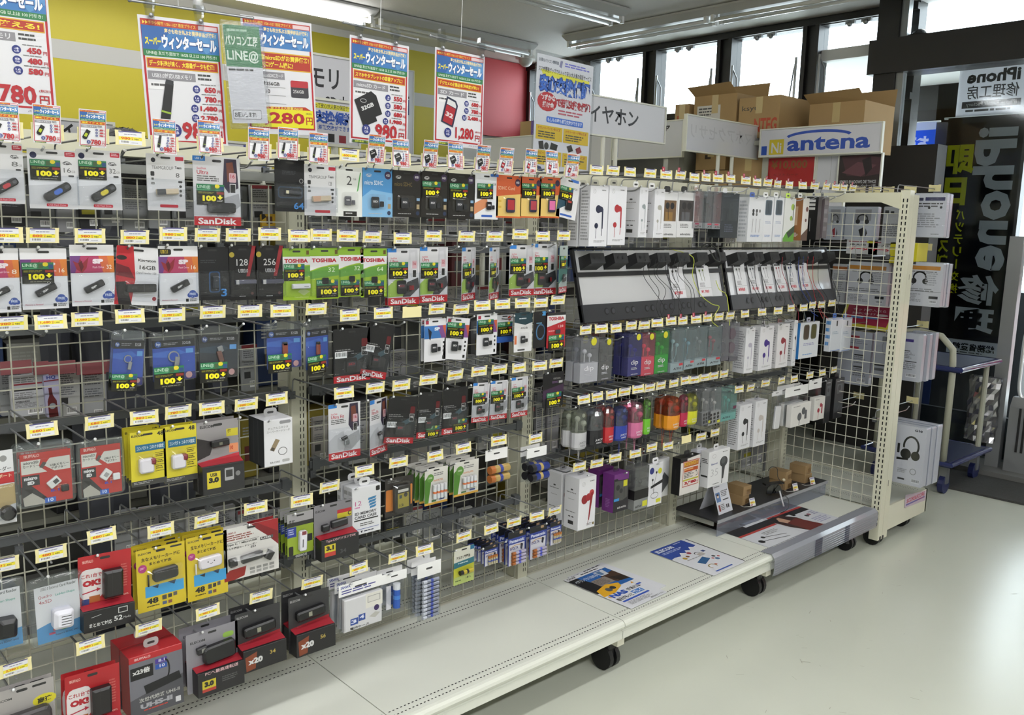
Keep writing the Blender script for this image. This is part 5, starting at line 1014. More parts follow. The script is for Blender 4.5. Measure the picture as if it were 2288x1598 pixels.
def sp(cap, st=None, ver=''):
    art = [('R', 0, 0, 100, 100, 'dadade'), ('R', 0, 18, 100, 28, 'a83a60'), ('P', [(0, 18), (24, 18), (10, 46), (0, 46)], '6a3a7a'), ('P', [(64, 18), (100, 18), (100, 46), (74, 46)], 'c8643c'), ('P', [(84, 18), (100, 18), (100, 46), (90, 46)], 'd07a34'), ('P', [(14, 40), (6, 26), (18, 30), (22, 22), (28, 30), (42, 20), (36, 38), (26, 46)], '8a2430'), ('P', [(18, 30), (26, 26), (30, 36), (24, 44)], '5a1820'), ('T', 50, 23, 25, 8, 'e8dce4', 'SP', .08), ('T', 50, 35, 26, 3.4, 'e4b8c8', 'Flash Drive', .01), ('T', 82, 33, 12, 7, 'ecdccc', str(cap), .01), ('T', 6, 91, 38, 3, 'b83a5a', 'Memory is Personal', 0), ('C', 84, 83, 10, '2a4a98'), ('C', 76, 85, 6, '2a4a98'), ('C', 92, 85, 6, '2a4a98'), ('T', 76, 81, 16, 4, 'ccd6ea', 'FREE', .02), ('R', 66, 91, 7, 5, '222'), ('L', 76, 91, 20, 6, 2, '777')]
    if ver: art += [('R', 0, 5, 32, 10, '16160f', 4), ('T', 6, 6.5, 18, 6, 'c8b030', 'USB 3.1', .02)]
    b = usbcard('dadade', art, [stick(50, 68, 48, 16, '1e1f22', -26, r=.2, art=[('T', 30, 35, 30, 30, 'ccc', 'SP', .05)]), ('cap', 70, 62, 26, 15, .009, 'fff', -26, dict(y0=.0028, r=.5, m=CLEAR))], st, True, None); return b
def toshiba(cap, st, low=False):
    art = [('R', 0, 0, 100, 100, '93b32a'), ('R', 0, 0, 100, 18, '7ea42e'), ('P', [(0, 16), (100, 16), (100, 32), (70, 33), (30, 38), (0, 44)], 'dcdcde'), ('T', 6, 20, 86, 8, 'b02030', 'TOSHIBA', .05), ('P', [(0, 46), (40, 38), (100, 34), (100, 54), (0, 60)], '5e9438'), ('T', 62, 38, 24, 9, 'd8e4c8', str(cap), 0), ('R', 86, 4, 10, 8, '5a4a1a'), ('P', [(54, 84), (70, 76), (98, 84), (76, 92)], 'a9b87a'), ('T', 40, 93, 54, 4, 'b8c878', 'TransMemory', .02)]
    return usbcard('93b32a', art, [stick(62, 73, 66, 16, 'd2d2d6', 0, art=[('R', 62, 50, 26, 10, '555')])] if low else [('adapter_card', 50, 64, 22, 20, .003, '1a1a1e', 0)], st, True, None)
def teammicro(base, title, cap, c2, st=None, art2=()):
    art = [('R', 0, 0, 100, 100, base)]+list(art2)+[('W', arc(22, 15, 9, 2.8, 60, 330, 10), 1.4, 'ccc'), ('T', 15, 13.5, 15, 3.6, 'ccc', 'Team', .02), ('T', 8, 25, 60, 9, c2, title, .01), ('C', 84, 13, 11, '3a2a4a'), ('T', 78, 10.5, 12, 5, 'ddd', cap, .02), ('R', 84, 58, 11, 6, '7a9aba'), ('R', 84, 72, 10, 10, '9a8a6a'), ('C', 88, 91, 6, '24304a'), ('L', 20, 92, 50, 3, 1, 'aaa')]
    return usbcard(base, art, sd(40, 70, '26282c', True, .95), st, False, (16, 53, 62, 32, .007))
def hp(cap, pic, st, base='2b4a9e'):
    art = [('R', 0, 0, 100, 100, base), ('R', 0, 0, 100, 19, '17181c'), ('C', 13, 10, 7.5, '3a5a9a' if base != '2b3038' else '3c4a78'), ('T', 9, 6, 9, 8, 'd8dcea', 'hp', .01), ('L', 26, 7, 36, 7, 2, '8a8c90'), ('T', 70, 6, 20, 7, 'c0c2c6', cap, 0), ('R', 78, 24, 18, 11, '5a92cc'), ('P', [(0, 30), (60, 24), (78, 34), (40, 44), (0, 40)], '3a62b4' if base != '2b3038' else '34424e'), ('R', 60, 82, 40, 18, '2a2a6a' if base != '2b3038' else '22181c'), ('C', 84, 90, 8, 'b48a8a')]
    def its(W): return []
    I = {'ring': [('key_ring', 48, 50, 24, 24, .002, 'aaacae', 0, dict(y0=.004, r=.5, m=STEEL)), ('ring_centre', 48, 50, 19, 19, .0022, '2a4aa0', 0, dict(y0=.004, r=.5)), ('usb_plug', 54, 62, 10, 24, .004, '8a8c8e', 8, dict(m=STEEL, y0=.004))],
         'stick': [('usb_stick', 50, 58, 13, 30, .006, '8a4a3c', 0, dict(y0=.004)), ('cap', 50, 46, 12, 9, .006, '2a2a2c', 0, dict(y0=.004))], 'loop': [('usb_stick', 52, 58, 11, 26, .005, '6a4a44', -18, dict(y0=.004)), ('loop', 52, 44, 12, 14, .004, '9a9ca0', -18, dict(y0=.004, m=STEEL))]}[pic]
    return clam(art, base, (6, 17, 88, 80), st=st, its=I)
A_ = .0
# top row
top = [(( -47, 315, 53, 456), 'white blister card with black and red memory stick at the left picture edge', team(8, 'b03038')),
 ((63, 330, 172, 468), 'white blister card with black and blue slider stick and yellow 100 sticker', team(16, '3a62b8', 1)),
 ((172, 332, 271, 470), 'white blister card with black and yellow slider stick and yellow 100 sticker', team(32, 'c8b82c', 1)),
 ((328, 342, 413, 472), 'pale blister card with stubby two tone stick, capacity eight', teamw(8)),
 ((432, 347, 537, 505), 'pack with long black stick, purple picture edge and red foot in the top row', sandisk('U', 16, (6, 40, 58))),
 ((614, 354, 681, 474), 'black blister card with blue numeral 64 and a framed stick', usbcard('15161a', [('L', 24, 22, 50, 8, 3, '3a3b40'), ('C', 88, 40, 7, 'aaa'), ('C', 88, 40, 5.4, '15161a'), ('R', 62, 82, 0.1, .1, '333'), ('T', 62, 82, 34, 13, '3a80c4', '64', .02), ('R', 10, 52, 82, 22, '26425a', 8), ('R', 13, 54, 76, 18, '181a20', 7)], [stick(56, 63, 52, 12, '33363c', 2, art=[('R', 0, 10, 18, 80, 'c8c0a0')])], None, True, None)),
 ((680, 366, 751, 483), 'pale blister card with a peach coloured stick, capacity one hundred twenty-eight', teamw(128)),
 ((750, 371, 810, 485), 'white card with black foot and a plain memory card, capacity two', usbcard('d9dad8', [('R', 0, 0, 100, 100, 'd6d8d4'), ('P', [(90, 10), (94, 10), (84, 46), (78, 50)], '4a9a4a'), ('T', 40, 18, 20, 18, '444', '2', 0), ('T', 64, 22, 12, 4, '555', 'GB', 0), ('R', 28, 89, 50, 10, '16160f'), ('L', 36, 92, 34, 4, 1, 'ccc')], sd(42, 68, '55565c', True, .9), None, False, (20, 50, 62, 36, .008))),
 ((809, 374, 877, 486), 'light blue card with a black adapter card, capacity four', teammicro('4a8cc4', 'micro SDHC', '4GB', 'dfe8f0', None, [('P', [(0, 60), (30, 44), (100, 50), (100, 100), (0, 100)], '7aaad0')])),
 ((876, 379, 941, 486), 'black memory card pack with gold lettering, capacity eight', teammicro('17140f', 'micro SDHC', '8GB', '6a5a30')),
 ((940, 381, 1001, 487), 'black memory card pack with yellow 100 sticker, capacity sixteen', teammicro('17140f', 'micro SDHC', '16GB', '6a5a30', (4, 22, 66))),
 ((1000, 386, 1061, 490), 'black memory card pack with yellow 100 sticker, capacity thirty-two', teammicro('17140f', 'micro SDHC', '32GB', '6a5a30', (6, 22, 66))),
 ((1060, 386, 1113, 491), 'white card with black adapter and yellow 100 sticker in the top row', usbcard('dcdde0', [('R', 0, 0, 100, 100, 'd8dade'), ('P', [(0, 66), (50, 50), (60, 70), (0, 90)], 'c4825a'), ('R', 66, 0, 34, 6, '3a6ab8'), ('R', 30, 90, 46, 5, '2f5aac', 2), ('T', 64, 20, 26, 5, '444', '64GB', 0)], sd(58, 70, '1a1a1e', True, .8), (10, 22, 66), False, None)),
 ((1109, 390, 1165, 488), 'orange camera card pack without sticker, capacity eight', usbcard('cf9a4a', [('R', 0, 0, 100, 100, 'd8b86a'), ('P', [(0, 0), (100, 0), (100, 42), (0, 50)], 'c45a30'), ('T', 6, 26, 66, 8, 'e8c8a8', 'SDHC Card', .0), ('C', 84, 16, 11, '3a2440'), ('T', 78, 13, 12, 5, 'ddd', '8GB', .02), ('R', 8, 58, 12, 5, 'c8a040'), ('R', 8, 72, 12, 5, 'c8a040'), ('R', 0, 96, 100, 4, 'c4602c')], [('memory_card', 54, 70, 34, 42, .003, '1e2440', 0, dict(y0=.003, art=[('R', 10, 12, 80, 70, 'a82430')]))], None, False, (24, 50, 56, 40, .007))),
 ((1163, 394, 1209, 488), 'orange camera card pack with yellow 100 sticker, capacity sixteen', usbcard('cf9a4a', [('R', 0, 0, 100, 100, 'd8b86a'), ('P', [(0, 0), (100, 0), (100, 42), (0, 50)], 'c45a30'), ('C', 86, 14, 11, '3a2440'), ('R', 0, 96, 100, 4, 'c4602c')], [('memory_card', 58, 70, 34, 44, .003, '1e2440', 0, dict(y0=.003, art=[('R', 10, 12, 80, 70, 'a83444')]))], (4, 16, 70), False, (28, 50, 56, 40, .007))),
 ((1205, 394, 1251, 488), 'orange camera card pack with a pinkish card and 100 sticker, capacity thirty-two', usbcard('cf9a4a', [('R', 0, 0, 100, 100, 'd8b86a'), ('P', [(0, 0), (100, 0), (100, 42), (0, 50)], 'c45a30'), ('C', 86, 14, 11, '3a2440'), ('R', 0, 96, 100, 4, 'c4602c')], [('memory_card', 58, 70, 34, 44, .003, '1e2440', 0, dict(y0=.003, art=[('R', 10, 12, 80, 70, 'd86aa0')]))], (4, 16, 70), False, (28, 50, 56, 40, .007)))]
for bx, lab, f in top: good('memory_card_pack' if 'card pack' in lab or 'adapter' in lab or 'memory card' in lab else 'memory_stick_pack', lab, 'memory pack', bx, f, group='memory packs in the top row')
good('memory_card_pack', 'tilted white memory card pack with 100 sticker, last before the white earphone boxes', 'memory pack', (1252, 398, 1296, 490), usbcard('dcdcde', [('R', 0, 0, 100, 100, 'dadadc'), ('R', 52, 0, 40, 7, '3a6ab8'), ('P', [(0, 48), (60, 40), (40, 70), (0, 84)], '2a4a5a'), ('R', 20, 90, 60, 5, '2f5aac', 2), ('T', 64, 20, 26, 5, '444', '64GB', 0)], [('memory_card', 54, 66, 32, 36, .003, '16161a', 0, dict(y0=.003, art=[('R', 20, 8, 60, 20, 'a83a30')]))], (2, 22, 66), False, None), roll=-9, group='memory packs in the top row')
good('earphone_box', 'white box with navy earphone picture, first of the tall white boxes', 'earphone box', (1318, 414, 1358, 551), boxpack(.045, 'dfdfe4', ATB('20263e'), FINE(16, 'a0a0a4'), 'clear'), Y=-.255, n=1, dy=.055, group='white earphone boxes in the top row')
good('earphone_box', 'white box with red earphone picture, right of the navy one', 'earphone box', (1360, 414, 1399, 548), boxpack(.045, 'dfdfe4', ATB('a82e34'), FINE(16, 'a0a0a4'), 'clear'), Y=-.255, group='white earphone boxes in the top row')
good('earphone_box', 'white box with grey earphone picture, third tall white box', 'earphone box', (1429, 418, 1446, 531), boxpack(.08, 'dfdfe4', ATB('8a9496'), ATS, 'eeeeec'), Y=-.25, ws=1.1, group='white earphone boxes in the top row')
good('earphone_box', 'white box with beige grey earphone picture, fourth tall white box', 'earphone box', (1463, 421, 1483, 532), boxpack(.08, 'dfdfe4', ATB('a8a69c'), ATS, 'eeeeec'), Y=-.25, ws=1.1, group='white earphone boxes in the top row')
for i, (x0, x1, c) in enumerate(((1478, 1513, 'brown'), (1514, 1552, 'black'))):
    good('earphone_box', 'white box with a window onto %s earphones' % c, 'earphone box', (x0, 428, x1, 531), boxpack(.03, 'd6d6d8', [('R', 8, 18, 84, 46, ('6a5238', '3a3634')[i]), ('R', 24, 44, 46, 20, ('8a6a38', '55565a')[i]), ('C', 36, 30, 13, '1c1a1a'), ('C', 66, 30, 13, '1c1a1a'), ('W', [(40, 34), (44, 60)], 3, '2a1e1a'), ('L', 18, 70, 50, 10, 3, '777'), ('T', 20, 90, 60, 5, '222', 'audio-technica', .02)], FINE(12), '222'), group='white earphone boxes in the top row')
for i, x in enumerate((1548, 1576, 1592)):
    good('earphone_pack', 'clear box with dark grey earphones and pale foot, %s of three' % ('left', 'middle', 'right')[i], 'earphone pack', (x, 426+i, x+26, 511+i), clearbox(.03, 'd4d8da', 'c0c2c4', .16, [('T', 20, 50, 60, 30, '333', 'ATH', .02), ('R', 20, 10, 40, 22, ('8a2048', 'b83048', 'b83048')[i])], '2a2c30', None, None), yaw=6, group='clear earphone packs in the top row')
good('earphone_pack', 'clear box with black sports headset beside the white connector boxes', 'earphone pack', (1612, 430, 1650, 532), clearbox(.06, '8a929a', '16171a', .38, [('L', 20, 20, 60, 50, 4, '4a5260')], '1a1a1e', 'ececee'), group='clear earphone packs in the top row')
pods = [('C', 30, 30, 7, '333'), ('C', 52, 30, 7, '444'), ('C', 72, 30, 6, '777'), ('C', 30, 37, 7, '222'), ('C', 52, 38, 6, '666'), ('W', [(30, 48), (28, 78)], 2.5, '888'), ('W', [(52, 48), (50, 78)], 2.5, '888'), ('W', [(76, 48), (74, 78)], 2.5, '888'), ('L', 20, 84, 60, 6, 2, '6a8ac0')]
good('earphone_box', 'white box with small printed earphones and blue foot line', 'earphone box', (1672, 440, 1706, 541), boxpack(.05, 'd8dade', pods, FINE(10, 'b0b4bc'), '3a5aa8'), group='boxes at the right end of the top row')
for i, x in enumerate((1706, 1729)):
    good('earphone_box', 'white box with rounded window onto an earphone, %s of two' % ('left', 'right')[i], 'earphone box', (x, 440, x+21, 541), boxpack(.04, 'dcdee2', [('R', 12, 6, 70, 34, '5c6a78', 10), ('R', 18, 8, 58, 30, '37434c', 8), ('W', [(40, 14), (50, 34)], 5, '1c2a30'), ('L', 20, 54, 60, 6, 2, '9aa6c0'), ('L', 20, 84, 60, 6, 2, '8aa0c8')], FINE(10, 'b0b4bc')), group='boxes at the right end of the top row')
good('earphone_box', 'white and green box with lime earphone picture', 'earphone box', (1752, 442, 1776, 540), boxpack(.03, 'd6d8d4', [('C', 74, 20, 16, '9ab83a'), ('W', [(84, 16), (80, 50)], 6, '333'), ('C', 64, 46, 12, '8aa83a'), ('P', [(0, 92), (30, 78), (100, 62), (100, 100), (0, 100)], '5c9a2c'), ('P', [(30, 80), (100, 62), (100, 78), (50, 92)], '2a3a24')], FINE(8, '999'), 'b8d83a'), group='boxes at the right end of the top row')
good('earphone_box', 'box with caramel brown spine and earphone picture', 'earphone box', (1792, 442, 1806, 538), boxpack(.065, 'd2cdc6', [('C', 70, 26, 20, '6a4038'), ('C', 60, 52, 14, '6a4038'), ('P', [(0, 88), (100, 70), (100, 100), (0, 100)], '5a4034')], [('R', 0, 0, 100, 100, '96643a'), ('T', 44, 20, 22, 44, 'c8a888', '|', 0), ('L', 20, 82, 60, 10, 4, 'ddd')]), group='boxes at the right end of the top row')
good('earphone_box', 'tall black box with white squares on its spine', 'earphone box', (1826, 440, 1834, 536), boxpack(.07, '1a1a1c', [('R', 0, 0, 100, 100, '4a4244')], [('R', 34, 6, 46, 6, 'd8d8d8'), ('R', 34, 15, 46, 6, 'd8d8d8'), ('R', 34, 24, 46, 6, 'd8d8d8'), ('W', [(50, 50), (52, 80)], 4, '999')], 'aaa'), group='boxes at the right end of the top row')
good('earphone_box', 'silver grey glossy box, last of the top row', 'earphone box', (1840, 440, 1850, 533), boxpack(.05, '6a6468', FINE(4, '8a8488'), [('R', 0, 0, 100, 100, '6a6064')], '888'), group='boxes at the right end of the top row')
# second row
r2 = [((-51, 555, 44, 701), 'white pack with crimson band and dark stick at the left picture edge', sp(8)), ((47, 555, 151, 693), 'white pack with crimson band and yellow 100 sticker, capacity sixteen', sp(16, (2, 23, 68))), ((158, 547, 256, 685), 'white pack with crimson band and butterfly picture, capacity thirty-two', sp(32)),
 ((264, 552, 360, 684), 'red and white pack with a black capped stick, tilted left', usbcard('d8d8dc', [('R', 0, 0, 100, 100, 'd8d8dc'), ('P', [(0, 0), (38, 0), (46, 55), (38, 100), (0, 100)], 'b4202c'), ('P', [(0, 30), (30, 36), (44, 55), (0, 50)], '6a1420'), ('C', 12, 20, 12, '1a1010', 4), ('P', [(0, 62), (24, 60), (40, 100), (10, 100)], '1a1416'), ('T', 50, 20, 42, 6, '333', 'Kingston', .03), ('T', 54, 31, 38, 7, '444', '16GB', .02), ('T', 48, 42, 46, 4, '666', 'DataTraveler 100', 0), ('C', 92, 88, 5, '8a2030')], [stick(58, 70, 70, 19, '1a1b1e', -4, art=[('R', 56, 0, 3, 100, '444')])], None, True, (20, 58, 78, 26, .012))),
 ((355, 550, 443, 682), 'white pack with crimson band and black corner label, capacity sixteen', sp(16, None, '3.1')),
 ((438, 552, 512, 672), 'black pack with a blue framed stick and blue numeral', usbcard('131418', [('L', 14, 24, 60, 8, 2, '3a3b40'), ('R', 38, 46, 34, 40, '264c74', 8), ('R', 42, 48, 26, 36, '171a22', 6), ('T', 74, 79, 18, 15, '3a80c4', '3', .02), ('C', 86, 62, 6, '333')], [stick(55, 66, 18, 34, '2a3038', 0)], None, True, None)),
 ((511, 550, 574, 672), 'black and red pack with a thin numeral, left one', usbcard('151416', [('P', [(84, 0), (98, 0), (74, 56), (62, 56)], '8a2028'), ('C', 12, 16, 9, '9a8a2c'), ('T', 28, 24, 40, 12, 'd0d0d2', '128', .0), ('T', 34, 42, 34, 7, 'b8b8ba', 'USB3.0', .02), ('C', 82, 88, 5, '5a3a38'), ('L', 36, 92, 30, 3, 1, 'aaa')], [stick(56, 66, 74, 14, '5a5a68', 0, art=[('R', 0, 0, 14, 100, 'aaa')])], None, True, None)),
 ((571, 549, 635, 671), 'black and red pack with a thin numeral beside the lime green packs', usbcard('151416', [('P', [(84, 0), (98, 0), (74, 56), (62, 56)], '8a2028'), ('C', 12, 16, 9, '9a8a2c'), ('T', 28, 24, 42, 12, 'd0d0d2', '256', .0), ('T', 34, 42, 34, 7, 'b8b8ba', 'USB3.0', .02), ('C', 82, 88, 5, '5a3a38'), ('L', 36, 92, 30, 3, 1, 'aaa')], [stick(56, 66, 74, 14, '4a4a58', 0, art=[('R', 0, 0, 14, 100, 'aaa')])], None, True, None)),
 ((632, 555, 693, 672), 'lime green pack with a white stick and 100 sticker above it', toshiba('', (2, 30, 76), True)), ((693, 554, 757, 670), 'lime green pack with sticker at its lower right, second of four', toshiba(32, (20, 62, 76))), ((757, 552, 812, 664), 'narrower lime green pack with sticker low on the card, capacity thirty-two', toshiba(32, (6, 66, 76))), ((806, 555, 864, 665), 'lime green pack with sticker low on the card, capacity sixty-four', toshiba(64, (12, 66, 76))),
 ((867, 555, 937, 683), 'grey card pack with red foot and green corner, capacity sixteen, left one', sandisk('M', 16, (2, 24, 60))), ((938, 552, 1000, 677), 'grey card pack with red foot and green corner, capacity thirty-two, right one', sandisk('M', 32, (2, 28, 62)))]
for i, (bx, lab, f) in enumerate(r2): good('memory_card_pack' if 'card pack' in lab else 'memory_stick_pack', lab, 'memory pack', bx, f, roll=-5 if 'tilted' in lab else 0, n=1 if i in (6, 12) else 0, group='memory packs in the second row')
good('memory_card_pack', 'grey card pack with red foot turned away, left of two', 'memory pack', (1026, 553, 1068, 672), sandisk('M', 64, (4, 30, 62)), yaw=26, ws=1.35, group='memory packs in the second row')
good('memory_card_pack', 'grey card pack with red foot turned away, right of two', 'memory pack', (1087, 553, 1121, 670), sandisk('M', 64, (4, 30, 62)), yaw=30, ws=1.5, group='memory packs in the second row')
good('memory_card_pack', 'grey card pack with red foot and capacity two00', 'memory pack', (1138, 548, 1194, 662), sandisk('M', 200, (2, 26, 62)), group='memory packs in the second row')
good('memory_card_pack', 'grey card pack with red foot half hidden by its left neighbour', 'memory pack', (1186, 545, 1243, 660), sandisk('M', 256, (2, 26, 62)), Y=-.225, group='memory packs in the second row')
good('memory_card_pack', 'teal and white card pack turned edge-on beside the left test stand', 'memory pack', (1244, 549, 1273, 655), usbcard('6a9a8a', [('R', 0, 0, 100, 100, 'a8b4b0'), ('P', [(0, 20), (100, 30), (100, 60), (0, 80)], '2a6a60'), ('R', 0, 87, 100, 13, 'b01e28'), ('T', 8, 89, 82, 9, 'e6dfe0', 'SanDisk', .03)], sd(46, 68, '222', True), (6, 22, 70), True, None), yaw=25, ws=1.3, group='memory packs in the second row')
# third row
G3 = 'packs in the third row'
good('memory_stick_pack', 'clear shell with blue card and ring stick, tilted, leftmost of the blue ones', 'memory pack', (252, 736, 330, 868), hp('32GB', 'ring', (2, 76, 72)), roll=-5, group=G3, n=1)
good('memory_stick_pack', 'clear shell with blue card and ring stick, second of the blue ones', 'memory pack', (334, 736, 441, 858), hp('32GB', 'ring', (4, 68, 62)), group=G3)
good('memory_stick_pack', 'clear shell with dark card and white 32GB lettering', 'memory pack', (441, 725, 538, 850), hp('32GB', 'loop', (4, 68, 62), '2b3038'), roll=-2, group=G3)
good('memory_stick_pack', 'clear shell with blue card and reddish stick before the first upright', 'memory pack', (590, 716, 677, 830), hp('32GB', 'stick', (4, 66, 60)), group=G3)
good('memory_stick_pack', 'narrow clear shell with blue card turned away, right of the upright', 'memory pack', (679, 714, 735, 829), hp('64GB', 'stick', (2, 70, 72)), yaw=16, ws=1.25, group=G3)
good('memory_card_pack', 'large black card pack with red foot hanging straight', 'memory pack', (745, 731, 827, 858), sandisk('X', 160, None, True), group=G3)
good('memory_card_pack', 'large black card pack with red foot swung to one side', 'memory pack', (826, 722, 884, 848), sandisk('X', 170, None, True), roll=-13, group=G3)
def spm(st, roll=0): return usbcard('d8d8dc', [('R', 0, 0, 100, 100, 'd8d8dc'), ('R', 6, 4, 14, 8, 'a83048'), ('R', 0, 16, 100, 30, '3a72b4'), ('P', [(60, 16), (100, 16), (100, 46), (80, 46)], '7a4a8a'), ('P', [(84, 16), (100, 16), (100, 46)], 'c05a3c'), ('P', [(16, 20), (34, 30), (28, 50), (22, 46)], '1c2438'), ('T', 46, 20, 26, 8, 'dfe6f0', 'SP', .06), ('R', 86, 54, 7, 5, '222'), ('R', 86, 64, 7, 5, '333'), ('R', 86, 74, 7, 5, '222'), ('R', 84, 88, 9, 7, '1c1c1c')], sd(42, 68, '24262a', True, 1.0), st, False, (16, 50, 62, 36, .006))
good('memory_card_pack', 'white card pack with blue band and running figure, no sticker', 'memory pack', (948, 711, 996, 810), spm(None), n=1, group=G3)
good('memory_card_pack', 'white card pack with blue band and sticker, tilted', 'memory pack', (998, 708, 1050, 806), spm((4, 12, 74)), roll=-7, group=G3)
good('memory_card_pack', 'white card pack with blue band and sticker, hanging straight', 'memory pack', (1065, 700, 1110, 795), spm((4, 14, 76)), group=G3)
good('memory_card_pack', 'short white and blue card pack with sticker behind the straight one', 'memory pack', (1108, 702, 1147, 767), usbcard('d8d8dc', [('R', 0, 74, 100, 26, '2f5aa8'), ('C', 76, 14, 10, 'b03020')], [], (8, 26, 84), False, None), Y=-.2, group=G3)
good('memory_card_pack', 'white card pack with dark teal head, capacity four', 'memory pack', (1149, 697, 1189, 788), usbcard('dcdcde', [('R', 0, 0, 100, 100, 'dcdcde'), ('P', [(0, 0), (100, 0), (100, 26), (60, 32), (0, 24)], '1c3a44'), ('L', 26, 14, 44, 5, 1, 'c8d0d4'), ('T', 34, 37, 40, 5, '555', '4GB', .01), ('R', 2, 58, 12, 22, 'c86a3c'), ('R', 20, 93, 40, 4, '444')], sd(44, 68, '26282c', True, .9), None, False, (18, 50, 64, 38, .006)), group=G3)
good('memory_card_pack', 'black pack with a glowing blue ring picture', 'memory pack', (1190, 695, 1225, 779), usbcard('0f1116', [('W', arc(50, 56, 30, 22, 0, 360, 22), 3, '3a78b0'), ('W', arc(50, 56, 26, 19, 30, 300, 22), 1.5, '8ab8d8'), ('R', 60, 0, 24, 12, '4a90c8'), ('L', 20, 30, 40, 6, 1, '6a9ab8')], [], None, False, None), yaw=6, group=G3)
good('memory_card_pack', 'red and white card pack with sticker on its foot, capacity one hundred twenty-eight', 'memory pack', (1222, 697, 1263, 779), usbcard('b02c34', [('R', 0, 0, 100, 8, '222'), ('P', [(0, 8), (100, 8), (100, 24), (0, 40)], 'd8d8da'), ('T', 8, 12, 84, 10, 'b02030', 'TOSHIBA', .05), ('T', 60, 36, 28, 7, 'e4c8c8', '128', .0), ('L', 8, 50, 50, 6, 1, 'd89a9a')], [('micro_card', 56, 54, 26, 15, .002, '3a3a40', 0)], (8, 64, 84), False, None), group=G3)
# fourth row, left
G4 = 'card readers in the fourth row'
good('cable_pack', 'pack with coiled black cable cut by the left picture edge', 'cable pack', (-60, 1003, 33, 1184), usbcard('c9cacf', [('R', 0, 0, 100, 100, 'd2d3d6'), ('C', 76, 11, 9, '888'), ('T', 50, 22, 44, 6, '333', 'リーダー', .01), ('R', 44, 30, 56, 15, 'b02c30'), ('T', 50, 32, 44, 5, 'd8c0a0', 'サポート', .03), ('P', [(40, 48), (100, 46), (100, 74), (40, 80)], 'b09a6a')], [('coil', 76, 84, 40, 40, .02, '17171a', 0, dict(r=.5))], None, True, (30, 70, 66, 28, .024)), group=G4)
def buf(cap): return [('R', 0, 0, 100, 100, 'b2302c'), ('T', 8, 2, 30, 6, 'd8b8b0', '!BUFFALO', .03), ('R', 2, 13, 96, 26, 'd2d0c8'), ('T', 6, 15, 30, 5, '222', 'microSD', .02), ('T', 5, 21, 44, 6, '222', 'カードリーダー', .01), ('T', 58, 25, 38, 5, '222', 'USBメモリー', .02), ('T', 60, 31, 30, 5, '222', 'アダプター', .02), ('P', [(40, 13), (58, 13), (46, 26), (66, 39), (52, 39), (36, 26)], 'b2302c'), ('P', rotp([(-4, -8), (4, -8), (4, 8), (-4, 8)], 44, 25, 30), '55504c'), ('R', 2, 42, 34, 20, '26262a'), ('T', 6, 44, 26, 7, 'd8d8d8', 'micro', .05), ('T', 12, 53, 14, 7, 'd8d8d8', 'SD', .08), ('P', [(0, 62), (20, 62), (60, 100), (0, 100)], '2c2a2c'), ('P', [(2, 84), (20, 76), (50, 98), (44, 100), (4, 100)], 'a8a49a'), ('P', [(4, 66), (24, 70), (18, 78)], '0e0e0e'), ('T', 56, 75, 18, 5, '4a4ab0', '8.1', .03), ('R', 44, 90, 22, 10, '2c5ab0'), ('T', 50, 91.5, 11, 6.5, 'd8e4f4', '10', .02), ('L', 70, 68, 24, 8, 2, 'd88a80')]
good('card_reader_pack', 'red clamshell pack with a white reader and a small black adapter', 'card reader pack', (33, 980, 168, 1142), clam(buf(1), 'b2302c', (9, 14, 84, 82), its=[('reader', 62, 64, 22, 15, .006, 'd8d8d4', -35, dict(y0=.003, art=[('R', 46, 24, 40, 52, '4a4a4c')])), ('adapter', 80, 76, 13, 12, .006, '1c1c20', 0, dict(y0=.003))]), group=G4, n=1)
good('card_reader_pack', 'red clamshell pack with white reader and white adapter', 'card reader pack', (172, 972, 278, 1120), clam(buf(2), 'b2302c', (8, 12, 84, 84), its=[('reader', 58, 62, 24, 18, .006, 'dcdcd8', -50, dict(y0=.003, art=[('R', 30, 24, 40, 52, '9a9a98')])), ('adapter', 80, 68, 15, 15, .006, 'e0e0e0', 0, dict(y0=.003))]), group=G4)
elec48 = [('R', 0, 0, 100, 100, 'cdc02e'), ('T', 4, 5, 34, 4, '222', 'ELECOM', .04), ('T', 76, 3, 19, 8, '222', '48', .03), ('R', 14, 24, 84, 13, '27688c'), ('T', 18, 27, 76, 7, 'dce8ee', 'コンパクト コネクタ固定', .02), ('R', 68, 42, 28, .8, '222'), ('R', 68, 53, 28, .8, '222'), ('R', 68, 64, 28, .8, '222'), ('R', 68, 76, 28, .8, '222'), ('L', 70, 45, 24, 6, 2, '4a4418'), ('L', 70, 56, 24, 6, 2, '4a4418'), ('L', 70, 67, 24, 7, 2, '4a4418'), ('R', 0, 90, 100, 10, '3a3a38'), ('L', 6, 92, 60, 5, 2, '999')]
e48i = [('reader', 40, 62, 40, 42, .014, 'd6d4dc', 0, dict(y0=.002)), ('plug', 57, 55, 15, 18, .017, '7a2c38', 0, dict(y0=.002))]
good('card_reader_pack', 'yellow card with square white reader, front of a stack of four', 'card reader pack', (292, 957, 371, 1091), usbcard('cdc02e', elec48, e48i, None, False, (12, 40, 52, 38, .02)), n=3, dy=.02, group=G4)
good('card_reader_pack', 'yellow card with square white reader, right of the stack of four', 'card reader pack', (366, 945, 440, 1083), usbcard('cdc02e', elec48, e48i, None, False, (12, 40, 52, 38, .02)), n=1, dy=.02, group=G4)
